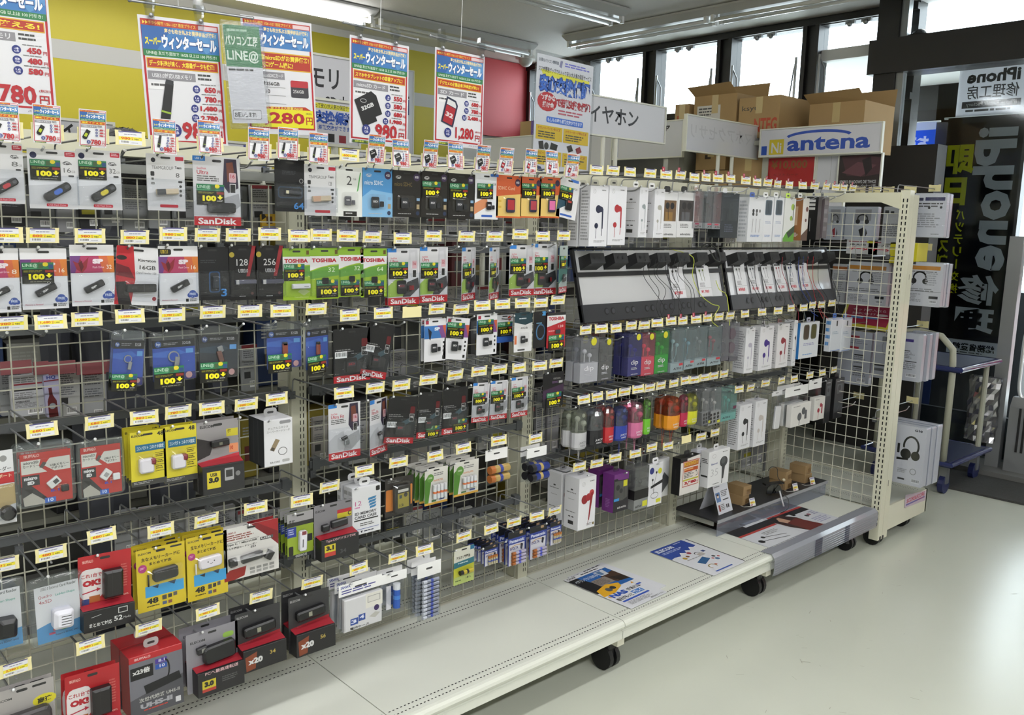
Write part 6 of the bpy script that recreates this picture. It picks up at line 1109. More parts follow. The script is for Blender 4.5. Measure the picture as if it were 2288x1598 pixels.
good('card_reader_pack', 'grey and red box pack with yellow USB 3.0 square', 'card reader pack', (441, 933, 534, 1103), usbcard('8a8688', [('R', 0, 0, 100, 62, '908c8e'), ('P', [(0, 22), (40, 30), (30, 48), (0, 54)], '2a2628'), ('T', 8, 5, 32, 4, '222', 'ELECOM', .03), ('R', 70, 14, 28, 11, 'c8bc30'), ('T', 73, 15, 8, 5, '222', '超', .03), ('R', 76, 36, 22, 13, 'd88a60'), ('T', 78, 39, 8, 6, 'b04020', '10', .04), ('P', [(0, 57), (100, 50), (100, 60), (4, 68)], 'b83440'), ('L', 30, 57, 50, 4, 1, 'e0a8b0'), ('R', 4, 64, 96, 36, '262628'), ('R', 10, 68, 32, 24, 'c8b82c'), ('T', 18, 70, 16, 5, '222', 'USB', .04), ('T', 14, 76, 24, 8, '222', '3.0', .08), ('R', 52, 66, 22, 18, '9a9a9c', 2), ('R', 55, 69, 16, 10, '333'), ('C', 84, 76, 6, '777')], [('usb_stick', 52, 32, 42, 16, .010, '1a1a1c', -3, dict(y0=.003, art=[('R', 40, 30, 18, 40, '6a6a5a')]))], None, False, (0, 60, 100, 40, .028)), n=1, dy=.035, group=G4)
good('card_reader_pack', 'white card with a bronze dual plug reader on a key ring, dark stack behind', 'card reader pack', (590, 932, 654, 1046), boxpack(.085, 'd8d8dc', [('R', 54, 4, 40, 7, '8a8a8e', 5), ('T', 14, 16, 70, 5, '444', 'デュアルコネクタ', .0), ('T', 10, 23, 80, 5, '444', 'スーパーカードリーダ', .0), ('P', rotp([(-8, -24), (8, -24), (8, 20), (-8, 20)], 36, 56, 28, 1.7), '8a7a60'), ('P', rotp([(-6, 8), (6, 8), (6, 20), (-6, 20)], 36, 56, 28, 1.7), '4a4238'), ('W', arc(64, 70, 15, 8, 0, 360, 18), 2.2, '777'), ('T', 20, 90, 34, 4, '555', 'RIA-CORD', .01), ('R', 62, 88, 26, 6, 'aaa', 3)], [('R', 0, 0, 100, 100, '2a2c30'), ('R', 30, 4, 3, 92, '4a4c50'), ('R', 60, 4, 3, 92, '4a4c50')], 'aaa'), group=G4)
G5 = 'memory packs of the fourth row'
good('memory_stick_pack', 'white pack with tiny plug over a keyboard picture, hanging straight', 'memory pack', (734, 896, 805, 1031), sandisk('F', 16), group=G5)
good('memory_stick_pack', 'white pack with tiny plug turned away, right of the straight one', 'memory pack', (824, 888, 868, 1018), sandisk('F', 32), yaw=22, ws=1.3, group=G5)
good('memory_card_pack', 'black camera card pack with red foot and 95, swung', 'memory pack', (870, 882, 936, 996), sandisk('E', 95, None, True), roll=-9, group=G5)
good('memory_card_pack', 'black camera card pack with red foot, second of three', 'memory pack', (937, 873, 988, 982), sandisk('E', 95, (38, 74, 60), True), roll=-5, group=G5)
good('memory_card_pack', 'black camera card pack with red foot, third of three', 'memory pack', (990, 862, 1045, 973), sandisk('E', 95, (42, 70, 58), True), roll=-2, group=G5)
for bx, lab, r_ in (((1057, 853, 1094, 946), 'small grey camera card pack with sticker, left of three', -3), ((1096, 848, 1135, 940), 'small grey camera card pack with sticker, middle of three', -2), ((1142, 840, 1179, 934), 'small grey camera card pack with sticker, right of three', 0)):
    good('memory_card_pack', lab, 'memory pack', bx, sandisk('S', 16, (2, 26, 74)), roll=r_, group=G5)
good('memory_card_pack', 'black and violet card pack with sticker before the second upright', 'memory pack', (1213, 829, 1259, 913), usbcard('17161a', [('T', 50, 16, 34, 5, '999', 'KIOXIA', .0), ('T', 44, 26, 30, 6, '7a5a8a', 'SDHC', .0), ('R', 76, 26, 18, 7, 'aaa'), ('P', [(0, 50), (100, 36), (100, 60), (0, 76)], '3a2440')], [], (16, 58, 72), False, None), group=G5)
# fifth row, left
G6 = 'card readers in the fifth row'
quad = [('R', 0, 0, 100, 100, 'd6d7da'), ('P', [(0, 72), (30, 66), (60, 74), (100, 70), (100, 100), (0, 100)], '4a8cc0'), ('T', 14, 2, 40, 5, '444', 'USB2.0 External', .0), ('T', 56, 2, 38, 5, '333', 'Card Reader', .01), ('T', 8, 15, 30, 6, 'a02c38', 'Quadro', .0), ('T', 9, 24, 28, 6, 'a83a44', '4xSD', .0), ('T', 46, 17, 44, 5, '4aa090', 'Ladder-Shape', .01), ('T', 40, 88, 52, 4, '333', 'Support SDXC 64G', .01), ('R', 36, 78, 12, 4, 'c04a3c'), ('R', 54, 80, 12, 4, '4a9a5a'), ('R', 26, 84, 14, 4, 'a84a6a')]
good('card_reader_pack', 'clamshell with dark reader at the left picture edge', 'card reader pack', (-88, 1283, 58, 1482), clam(quad, 'd6d7da', (12, 14, 80, 82), its=[('reader', 66, 64, 30, 34, .03, '17181b', 4, dict(y0=.002))]), group=G6)
good('card_reader_pack', 'clamshell with ribbed white ladder shaped reader', 'card reader pack', (62, 1268, 186, 1454), clam(quad, 'd6d7da', (12, 14, 80, 82), its=[('reader', 56, 62, 36, 38, .03, 'd8d8e2', 4, dict(y0=.002, art=[('R', 34, 28, 50, 4, '222'), ('R', 34, 42, 50, 4, '222'), ('R', 34, 56, 50, 4, '222'), ('R', 34, 70, 50, 4, '222')]))]), roll=1, group=G6)
okr = [('R', 0, 0, 100, 100, 'ab2228'), ('T', 8, 6, 20, 4, 'd8a8a0', '!BUFFALO', .03), ('P', rrect(2, 19, 46, 42, 12), 'd6d0d0'), ('T', 6, 25, 38, 6, 'a82c34', 'これ1台で', .03), ('T', 8, 34, 34, 9, 'a8202c', 'OK!', .08), ('W', [(8, 52), (36, 49)], 2.4, 'a82038'), ('P', [(34, 46), (42, 49), (34, 52)], 'a82038'), ('R', 6, 60, 14, 10, '2a3a70'), ('R', 20, 57, 20, 9, 'a05a28'), ('T', 76, 62, 18, 3.4, 'd8a8a0', '50cm', .02), ('L', 80, 20, 14, 34, 9, 'c4605a'), ('R', 2, 72, 96, 28, '1b1a1c'), ('W', [(16, 80), (34, 78)], 1, 'bbb'), ('R', 66, 74, 18, 8, 'bbb'), ('R', 67.5, 75, 15, 6, '1b1a1c'), ('T', 12, 88, 42, 6, 'ccc', 'まとめて対応', .02), ('T', 58, 85, 16, 7, 'ccc', '52', .02), ('T', 76, 88, 14, 3, 'bbb', 'Media', .0)]
oki = [('reader', 62, 42, 36, 56, .02, '1b1719', 0, dict(y0=.002, r=.06, art=[('R', 38, 0, 2, 100, '2e2a2c')]))]
good('card_reader_pack', 'red pack with upright black reader in the fifth row', 'card reader pack', (178, 1222, 296, 1409), usbcard('ab2228', okr, oki, None, False, (2, 71, 96, 29, .03)), roll=-2, group=G6)
def ely(face): return [('R', 0, 0, 100, 100, 'c8b22c'), ('T', 4, 5, 26, 3, '333', 'ELECOM', .03), ('R', 70, 3, 24, 3, '333', 1.5), ('T', 10, 13, 80, 6, '2a2618', '主なメモリーカードに', .03), ('T', 26, 22, 46, 5, '2a2618', 'まとめて対応', .03), ('C', 12, 30, 9, 'a83a78'), ('L', 7, 28, 10, 4, 2, 'e0b0d0'), ('R', 16, 60, 80, 18, '3f96cc'), ('P', [(30, 62), (44, 60), (42, 66)], '2a2a30'), ('P', [(62, 60), (80, 59), (76, 66)], '2a3a50'), ('T', 18, 80, 24, 9, '222', '48', .04), ('L', 18, 92, 26, 3, 1, '3a3418'), ('R', 50, 80, 9, 7, '444'), ('R', 62, 80, 8, 6, '333'), ('R', 73, 79, 8, 6, '555'), ('R', 50, 90, 9, 5, '4a5a7a'), ('R', 62, 90, 8, 5, '7a4a3a')]
good('card_reader_pack', 'yellow pack with black palm sized reader and blue cut-out, numeral 48', 'card reader pack', (306, 1208, 414, 1374), usbcard('c8b22c', ely(0), [('reader', 56, 43, 52, 26, .012, '1f1f20', -2, dict(y0=.002, r=.25)), ('cable', 22, 50, 3, 26, .003, '222', 0)], None, False, (18, 32, 76, 30, .016)), n=2, dy=.022, group=G6)
good('card_reader_pack', 'yellow pack with white palm sized reader with a small printed face', 'card reader pack', (418, 1184, 508, 1348), usbcard('c8b22c', ely(1), [('reader', 54, 42, 56, 28, .012, 'd8d4dc', -2, dict(y0=.002, r=.25, art=[('C', 36, 40, 3, '333'), ('C', 64, 40, 3, '333'), ('W', [(44, 55), (50, 60), (56, 55)], 2, '333')])), ('cable', 20, 50, 3, 26, .003, 'ddd', 0)], None, False, (16, 30, 78, 30, .016)), n=2, dy=.022, group=G6)
good('card_reader_pack', 'white and dark red pack with connector pictures, large rounded card', 'card reader pack', (500, 1157, 622, 1303), usbcard('cfcdca', [('R', 0, 0, 100, 100, 'cfcdca'), ('P', [(50, 0), (100, 0), (100, 52), (80, 30), (60, 12)], '7a1a20'), ('P', [(60, 0), (100, 0), (100, 26)], '9a2228'), ('P', [(0, 88), (10, 80), (40, 78), (36, 96), (18, 100), (0, 100)], '8a2420'), ('T', 6, 8, 16, 3.4, '8a2a2c', 'USB2.0', .02), ('L', 6, 14, 52, 12, 3, '8a4a44'), ('R', 4, 28, 60, .6, '333'), ('T', 4, 30, 56, 4.4, '222', 'Type C・MicroUSB', .03), ('T', 4, 37, 56, 4.4, '222', 'マルチ接続カードリーダー', .02), ('R', 66, 30, 24, 6, '555'), ('T', 68, 31, 18, 3.6, 'ddd', 'USB', .02), ('T', 48, 42, 10, 4, '333', 'SD', .02)]+[('R', 46+i*12, 84+j*7, 9, 5, c_) for i in range(4) for j, c_ in enumerate(('8a8a88', '9a9a98'))],
    [('reader', 48, 62, 38, 13, .012, '1c1c1e', -5, dict(y0=.002)), ('cap', 14, 64, 14, 14, .012, '17171a', -5, dict(y0=.002)), ('connector', 80, 66, 14, 16, .012, '17171a', 35, dict(y0=.002)), ('plug', 73, 59, 9, 9, .005, '9a9a90', -5, dict(y0=.002))], None, False, (4, 52, 92, 26, .018)), n=1, group=G6)
good('card_reader_pack', 'lime and black pack with slim white reader, front of a stack', 'card reader pack', (642, 1138, 700, 1253), usbcard('7f9a2c', [('R', 0, 0, 100, 100, '8aa02e'), ('R', 0, 0, 100, 20, '9a989a'), ('R', 0, 20, 100, 9, '2a2a28'), ('T', 8, 14, 20, 8, '222', 'SD XC', .05), ('R', 0, 30, 34, 22, '2c3c90'), ('L', 4, 34, 26, 14, 3, 'b0b8dc'), ('R', 70, 52, 26, 16, '26282a'), ('R', 4, 72, 18, 20, '26241c', 4), ('R', 0, 92, 100, 8, '2a2c30'), ('T', 30, 93, 44, 5, 'bbb', 'GREENHOUSE', .02)], [('reader', 54, 62, 28, 72, .012, 'd8d8e0', 2, dict(y0=.002, r=.25, art=[('R', 20, 0, 60, 18, '7a3a40'), ('R', 30, 40, 14, 40, '555')]))], None, False, None), n=3, dy=.018, group=G6)
good('card_reader_pack', 'grey box pack with red slope and USB 3.1 square, right of the lime pack', 'card reader pack', (702, 1113, 787, 1250), usbcard('77757a', [('R', 0, 0, 100, 60, '7d7b80'), ('T', 4, 10, 24, 4, '222', 'ELECOM', .03), ('R', 82, 3, 14, 3, '333'), ('R', 60, 17, 38, 8, 'b02c34'), ('R', 60, 24, 38, 9, 'bcb02c'), ('T', 88, 23, 8, 8, '222', 'C', .04), ('P', [(2, 60), (98, 56), (100, 64), (6, 72)], 'a8242c'), ('T', 14, 60, 78, 6, 'd8b0b4', 'Type-CのパソコンでOK', .01), ('R', 6, 68, 94, 32, '1f1f21'), ('R', 10, 70, 28, 14, 'c4b42c'), ('T', 14, 72, 20, 9, '222', '3.1', .08), ('R', 10, 84, 28, 8, 'b03a30'), ('T', 50, 84, 16, 8, '4a4a4c', '34', .02)],
    [('reader', 62, 40, 42, 17, .012, '232327', -3, dict(y0=.002)), ('cap', 26, 44, 18, 16, .012, '1c1c20', -3, dict(y0=.002))], None, False, (2, 60, 98, 40, .034)), group=G6)
good('card_case_pack', 'white bag with pink 12 and blue cards, memory card case', 'card case pack', (787, 1079, 851, 1200), boxpack(.022, 'd5d6da', [('R', 82, 4, 14, 10, '222', 3), ('T', 10, 29, 22, 9, 'b84a84', '12', .0), ('L', 8, 41, 26, 5, 1, 'c87aa8')]+[('P', [(56+i*2, 26+i*6), (84, 24+i*6), (80, 29+i*6), (54+i*2, 31+i*6)], '3a7aa8') for i in range(4)]+[('T', 8, 52, 76, 6, '3a3a40', 'SD MEMORY', .03), ('T', 8, 60, 76, 6, '3a3a40', 'CARD CASE', .03), ('R', 6, 68, 84, 2.6, '222'), ('L', 26, 76, 50, 8, 2, '666'), ('R', 8, 88, 84, 1, '3a4a9a'), ('P', [(28, 92), (36, 92), (32, 97)], '223'), ('L', 40, 93, 40, 4, 1, '334')], FINE(5, '999'), 'd0d0d2'), n=2, dy=.028, group=G6)
good('card_case_pack', 'dark brown pack with orange panels and a black card case', 'card case pack', (861, 1059, 924, 1158), usbcard('2a2624', [('R', 3, 30, 30, 56, 'b87030', 3), ('R', 80, 24, 16, 54, 'c07a34', 3), ('L', 8, 6, 60, 8, 2, '666')], [('card_case', 54, 56, 56, 84, .012, '1e1c1c', -2, dict(y0=.002, r=.1, art=[('R', 18, 14, 66, 10, 'b8b8b4'), ('R', 16, 28, 70, 52, '8a8030'), ('R', 26, 34, 16, 12, '2a3a40'), ('C', 66, 36, 12, '2a2a2c'), ('T', 26, 66, 26, 9, '222', '12', .02)]))], None, False, (20, 12, 66, 84, .016)), roll=-1, group=G6)
def nimh(): return usbcard('c9c7c0', [('R', 0, 0, 100, 100, 'cccac4'), ('P', [(0, 30), (22, 14), (30, 24), (16, 96), (0, 96)], '4a7a2c'), ('C', 24, 26, 15, '5a8a3a'), ('T', 16, 23, 16, 5, 'd8e0c8', '1000', .01), ('L', 40, 14, 52, 10, 2, '777'), ('T', 38, 32, 40, 5, 'c87a2c', 'ReVOLTES', .02), ('R', 0, 94, 100, 6, 'c89a3c'), ('R', 64, 86, 22, 5, '3a4a8a'), ('R', 30, 88, 20, 5, '3a6a3a')], [], None, False, (26, 42, 66, 46, .016))
def with_(f, g):
    def h(t, W, H): f(t, W, H); g(t, W, H)
    return h
good('battery_pack', 'left white and green card of four rechargeable cells, front of a deep stack', 'battery pack', (949, 1040, 1000, 1132), with_(nimh(), rackcells(col('c8ccd2', .3, .3), 4, True, 'c86a3a', 'd0d0d4', 60, 64, 62, 40)), n=4, dy=.022, group=G6)
good('battery_pack', 'right hand white and green card of four rechargeable cells, front of a stack', 'battery pack', (1014, 1024, 1069, 1112), with_(nimh(), rackcells(col('c8ccd2', .3, .3), 4, True, 'c86a3a', 'd0d0d4', 58, 62, 56, 34)), n=4, dy=.022, group=G6)
def cells2(c, top_, s_): return lambda t, W, H, h: rackcells(col(c, .2, .5), 2, False, s_, top_, 50, 66, 88, 50)(t, W, H)
good('battery_pack', 'clear bag of two fat golden cells under a white header', 'battery pack', (1084, 998, 1133, 1087), bagpack(None, [], .30, cells2('c0a468', 'a8622c', '2f3c8c')), group=G6)
good('battery_pack', 'clear bag of two fat blue cells under a white header', 'battery pack', (1176, 995, 1220, 1083), bagpack(None, [], .27, cells2('34438e', '1c1c22', 'b09a5a')), n=1, dy=.03, group=G6)
# sixth row
G7 = 'packs in the lowest row'
good('card_reader_pack', 'grey pack with yellow speech bubble at the bottom left corner', 'card reader pack', (-20, 1510, 124, 1720), usbcard('9a9694', [('R', 0, 0, 100, 36, 'a29e9c'), ('T', 6, 12, 28, 3, '333', 'ELECOM', .03), ('R', 66, 4, 22, 3, '2a2a2a', 1.5), ('C', 84, 28, 19, 'd0c62c', 8), ('T', 73, 24, 23, 8, '2a2a18', '高速', .04)], [('reader', 50, 52, 84, 50, .02, '3a3638', -2, dict(y0=.002, r=.2))], None, False, (4, 30, 92, 50, .024)), n=1, group=G7)
good('card_reader_pack', 'red pack with upright black reader, bottom row', 'card reader pack', (149, 1478, 270, 1682), usbcard('ab2228', okr, oki, None, False, (2, 71, 96, 29, .03)), roll=-1, n=1, group=G7)
good('card_reader_pack', 'dark box pack with red edge and x23 in a square', 'card reader pack', (290, 1436, 409, 1612), boxpack(.06, 'b0262c', [('R', 0, 10, 100, 90, '4a4a50'), ('P', [(0, 10), (100, 10), (100, 50), (0, 70)], '6c6c74'), ('T', 10, 3, 30, 4, 'd8b0b0', '!BUFFALO', .03), ('R', 2, 18, 42, 20, '161618'), ('T', 6, 21, 32, 9, 'ccc', 'x23倍', .04), ('R', 48, 14, 22, 8, '4a3a90'), ('T', 54, 15, 12, 5, 'ccd', '8.1', .02), ('R', 48, 23, 22, 8, '2a50a0'), ('T', 56, 24, 10, 5, 'ccd', '10', .02), ('W', arc(66, 34, 8, 16, -80, 60, 8), 3, '17171a'), ('P', rotp([(-34, -8), (34, -12), (36, 8), (-32, 14)], 60, 54, -6, 1.5), '161619'), ('T', 16, 70, 76, 7, 'b8b8b4', '次世代規格 UHS-II', .02), ('T', 18, 80, 60, 8, '9a9aa0', 'UHS-II', .06), ('L', 24, 90, 50, 4, 1, 'b04038'), ('R', 84, 86, 10, 9, 'c8c8cc')], [('R', 0, 0, 100, 100, '9a2228')], 'aaa'), n=1, dy=.065, group=G7)
good('card_reader_pack', 'grey box pack with red slope and USB 3.0 square, black reader', 'card reader pack', (417, 1386, 532, 1555), usbcard('84828a', [('R', 0, 0, 100, 60, '87858c'), ('T', 8, 14, 28, 4, '2a2a2e', 'ELECOM', .03), ('R', 70, 14, 22, 9, '8ab04a', 8), ('P', [(10, 62), (96, 56), (100, 64), (14, 72)], 'a0242c'), ('T', 24, 60, 64, 6, 'd8b0b4', 'PCへ最高速転送', .01), ('R', 12, 70, 88, 30, '201f21'), ('R', 18, 74, 26, 14, 'bcae2c'), ('T', 22, 76, 18, 9, '222', '3.0', .08), ('R', 18, 88, 26, 5, 'a83a30'), ('L', 56, 76, 30, 10, 3, '555')], [('reader', 60, 40, 62, 34, .016, '1a1a1c', -4, dict(y0=.002, r=.2)), ('plug', 28, 30, 20, 13, .01, '1e1e22', -8, dict(y0=.002, art=[('R', 40, 20, 36, 60, '8a8a84')]))], None, False, (10, 60, 90, 40, .034)), n=1, dy=.04, group=G7)
def x20(n_): return usbcard('2b2b2d', [('R', 0, 0, 100, 60, '343436'), ('T', 4, 6, 24, 4, '999', 'ELECOM', .03), ('R', 4, 62, 96, 38, '1c1b1d'), ('P', [(4, 56), (100, 50), (100, 58), (8, 68)], '98222c'), ('T', 20, 56, 66, 6, 'd0a0a8', '転送速度UPソフト付属', .01), ('P', [(8, 72), (34, 66), (30, 96), (10, 98)], '7a3a20'), ('T', 14, 76, 32, 11, 'c8c8c8', 'x20', .06), ('T', 62, 72, 13, 7, 'b09a4a', str(n_), .02)], [('reader', 50, 34, 70, 22, .016, '141416', -3, dict(y0=.002, r=.2, art=[('R', 38, 24, 12, 46, '8a8a7a')]))], None, False, (4, 60, 96, 40, .034))
good('card_reader_pack', 'black box pack with red slope, x20 and gold 34', 'card reader pack', (526, 1345, 626, 1498), x20(34), n=1, dy=.04, group=G7)
good('card_reader_pack', 'black box pack with red slope, x20 and gold 56, before the white case pack', 'card reader pack', (645, 1311, 735, 1463), x20(56), n=1, dy=.045, group=G7)
def casefill(t, W, H, h):
    b = MB(); b.slab([(-W*.44, -h-.006), (W*.44, -h-.006), (W*.44, -H+.006), (-W*.44, -H+.006)], -.002, -.016, col('c9c9cc', .3), .003)
    paint(b, [('R', 55, 0, 45, 44, 'd6d4cc'), ('R', 60, 8, 34, 20, '9a9a98'), ('R', 62, 10, 30, 16, 'd0cec8'), ('R', 15, 62, 20, 20, '2e4a90'), ('T', 17, 66, 14, 11, 'd8dcf0', '3', .03), ('R', 36, 56, 18, 20, '2e4a90'), ('T', 39, 59, 12, 11, 'd8dcf0', '4', .03), ('C', 84, 50, 7, '3a2a5a'), ('P', [(64, 72), (80, 62), (94, 68), (80, 80)], 'b0aea8'), ('T', 14, 88, 50, 8, '333', '電池ケース', .03)], W*.88, H-h-.012, (-W*.44, -.0162, -h-.006)); b.build('battery_case', t)
good('battery_case_pack', 'white headed bag holding a clear case printed 3 and 4', 'battery case pack', (757, 1282, 853, 1419), bagpack(None, [('T', 4, 10, 22, 26, '3a4a9a', 'SANWA', .03), ('L', 6, 50, 86, 40, 2, '4a4a90')], .24, casefill), n=2, dy=.03, group=G7)
def bluebat(t, W, H, h):
    battery(t, (W*.02, -.010, -h-.004), (W*.02, -.010, -H+.01), .011, col('2c55a8', .25, .2), 'c8ccd4', stripes='3c78c8'); b = MB(); b.box((-W*.36, -.006, -H+.012), (-W*.18, -.002, -h-.008), 'c8c8d0'); b.build('backing_card', t)
good('battery_pack', 'bag with one large blue and white cell under a white header', 'battery pack', (853, 1270, 908, 1374), bagpack(None, [], .24, bluebat), n=1, dy=.03, group=G7)
def strip(t, W, H, h):
    n = 10; hh = (H-h-.012)/n
    for k in range(n): z = -h-.006-hh*(k+.5); battery(t, (-W*.34, -.009, z), (W*.36, -.009, z), hh*.44, col('8f94a4', .25, .55), 'b4b8c4', stripes='3a4a9a')
good('battery_pack', 'long bag with a column of ten small silver cells', 'battery pack', (932, 1249, 984, 1391), bagpack(None, [], .24, strip), n=2, dy=.03, group=G7)
good('battery_pack', 'single yellow and green alkaline cell card on an otherwise empty hook', 'battery pack', (1014, 1216, 1059, 1310), with_(usbcard('b4b638', [('R', 0, 0, 100, 40, 'c9c8bc'), ('R', 80, 0, 20, 12, '27688c'), ('T', 12, 22, 68, 9, '3a3428', 'アルカリ乾電池', .04), ('P', [(0, 38), (100, 34), (100, 50), (0, 54)], '2c6a78'), ('L', 20, 41, 60, 5, 1, 'c8d8d8'), ('P', [(0, 80), (100, 74), (100, 100), (0, 100)], 'a9b86a'), ('T', 60, 83, 26, 7, '444', '1本入', .02), ('L', 8, 88, 36, 6, 1, '4a5a2a')], [], None, False, None), rackcells(col('b8a83c', .25, .3), 1, False, '1c1c20', '1c1c20', 54, 66, 66, 14)), group=G7)
def pana(): return usbcard('26357c', [('R', 0, 0, 100, 20, '17181e'), ('R', 64, 4, 18, 8, 'a88a6a'), ('R', 0, 20, 100, 22, '2a3c8c'), ('T', 8, 24, 84, 10, 'ccd0e4', 'Panasonic', .04), ('R', 6, 38, 88, 62, 'c8c8d2'), ('W', arc(50, 52, 36, 10, 190, 340, 8), 3, 'c89a5a'), ('T', 12, 46, 46, 9, '3a3a7a', 'EVOLTA', .03), ('P', [(72, 40), (86, 44), (80, 60), (70, 56)], '26283a')], [], None, False, None)
good('battery_pack', 'stack of blue headed cards with thin cells, leftmost of the blue battery stacks', 'battery pack', (1082, 1214, 1112, 1267), with_(pana(), rackcells(col('b0a890', .25, .4), 4, True, '3a4a9a', 'a86a30', 56, 72, 70, 44)), n=4, dy=.02, group=G7)
good('battery_pack', 'blue headed card with four thick cells lying across, second blue stack', 'battery pack', (1135, 1180, 1174, 1267), with_(pana(), rackcells(col('b0aac0', .25, .4), 4, False, '4a50b0', '9a5a28', 56, 78, 78, 40)), n=4, dy=.022, group=G7)
good('battery_pack', 'blue headed card with cells lying across, third blue stack', 'battery pack', (1183, 1168, 1221, 1252), with_(pana(), rackcells(col('b0aac0', .25, .4), 3, False, '4a50b0', '9a5a28', 56, 82, 78, 28)), n=4, dy=.022, group=G7)
good('battery_pack', 'blue headed cards with upright thin cells, rightmost blue stack', 'battery pack', (1229, 1162, 1254, 1220), with_(pana(), rackcells(col('b0a890', .25, .4), 4, True, '3a4a9a', 'a86a30', 56, 70, 70, 44)), n=3, dy=.02, group=G7)
# ------------------------------------------------------------ right half: boxed and tubed earphones
def dip(c, col_, tint, lab, bx, n=0, name='dip'):
    art = [('T', 22, 12, 52, 34, 'dcdce2', 'dip', 0), ('L', 24, 54, 46, 14, 2, 'b8b8c0'), ('T', 24, 86, 50, 7, 'c8c8d0', 'audio-technica', .01)]
    good('earphone_pack', lab, 'earphone pack', bx, clearbox(.032, tint, col_, .44, art, c, 'clear' if 0 else None, 'd2cc30'), n=n, dy=.04, group='coloured earphone packs under the test stands')
dip('e8e8ec', 'd6d6da', 'dfe0e4', 'clear box with white foot and white earphones, leftmost under the stands', (1297, 754, 1337, 858), 1)
dip('1c1c1e', '141414', 'c4c6c8', 'clear box with black foot and black earphones', (1338, 756, 1368, 852))
dip('2c2c9a', '2a2890', '8a8cc8', 'navy blue box with navy earphones, front of two', (1404, 745, 1434, 842), 1)
dip('e8688a', 'e0607e', 'e8a0b0', 'pink box with pink earphones beside the navy one', (1434, 744, 1463, 841))
dip('3cc04c', '34b048', '8ad890', 'green box with green earphones beside the pink one', (1464, 740, 1494, 836))
MT = (('b8d0d4', 'c8d4d4', 'pale aqua', (1500, 733, 1530, 834)), ('8ab4c8', 'c4ccd4', 'sky blue', (1528, 731, 1554, 827)), ('a0989a', 'c9c6c8', 'grey', (1554, 729, 1580, 822)), ('c03048', 'd8c4c8', 'red', (1582, 727, 1613, 819)))
for c, b_, n_, bx in MT: good('earphone_pack', 'tall frosted box with %s earphones under the test stands' % n_, 'earphone pack', bx, clearbox(.045, 'd0dcdf', 'd4d7da', .2, [('T', 20, 45, 60, 24, '444', 'ATH', .02), ('R', 62, 0, 28, 26, 'b84048')], c, None), group='coloured earphone packs under the test stands')
for i, x in enumerate((1611, 1632)): good('earphone_pack', 'clear box with two round %s cushions' % ('grey', 'violet')[i], 'earphone pack', (x, 720, x+19, 808), clearbox(.03, 'c4c4ca', '2a2a34', .12, [], None, None) if 0 else with_(clearbox(.03, 'c9c9d0', '3a3848', .1, [], None, None), lambda t, W, H, c=('4a4a50', '6a3050')[i]: [item(t, W, H, 'ear_cushion', 50, y, 78, 78, .01, c, 0, y0=-.02, r=.5) for y in (30, 66)]), group='coloured earphone packs under the test stands')
GW = 'white earphone boxes below the right test stand'
good('earphone_box', 'white box with pale lilac earphone picture', 'earphone box', (1666, 732, 1684, 835), boxpack(.06, 'd8d8dc', ATB('a8a4b4'), FINE(16, '9a9aa0'), 'clear'), yaw=-4, group=GW)
good('earphone_box', 'white box with deep purple earphone picture', 'earphone box', (1697, 728, 1727, 829), boxpack(.05, 'd8d8dc', ATB('3a2480'), FINE(16, '9a9aa0'), 'clear'), group=GW)
good('earphone_box', 'white box with crimson earphone picture', 'earphone box', (1736, 723, 1762, 823), boxpack(.05, 'd6d4d6', ATB('8a1c2a'), FINE(16, 'a0a0a4'), 'clear'), group=GW)
good('earphone_box', 'white box turned with black earphone picture at its edge', 'earphone box', (1772, 716, 1780, 818), boxpack(.05, 'd8d8dc', ATB('2a2a2c'), FINE(16, '777'), 'clear'), group=GW)
good('earphone_box', 'wide white box with two rounded windows and blue side', 'earphone box', (1786, 718, 1829, 803), boxpack(.02, 'd9dce2', [('R', 18, 6, 30, 42, '6a6a60', 8), ('R', 21, 8, 24, 38, '4a3c30', 6), ('R', 56, 6, 30, 42, '6a6a60', 8), ('R', 59, 8, 24, 38, '54502c', 6), ('L', 22, 58, 60, 8, 2, '8a8ab8'), ('L', 20, 88, 62, 5, 1, '6a9ad0')], [('R', 0, 0, 100, 100, '2f7ac0')], 'aab'), group=GW)
for i, (x0, x1) in enumerate(((1856, 1880), (1880, 1902))): good('earphone_box', 'white box with blue outline and small silver clip, %s' % ('left', 'right')[i], 'earphone box', (x0, 710, x1, 786), boxpack(.03, 'd6d9e0', [('R', 4, 2, 92, 1.4, '2a6ac0'), ('R', 4, 97, 92, 1.4, '2a6ac0'), ('R', 46, 8, 12, 16, '333'), ('L', 14, 40, 60, 10, 2, '9ab')], FINE(4, '4a8ac8'), '3a6ab8'), group=GW)
GJ = 'coloured earphone tubes'
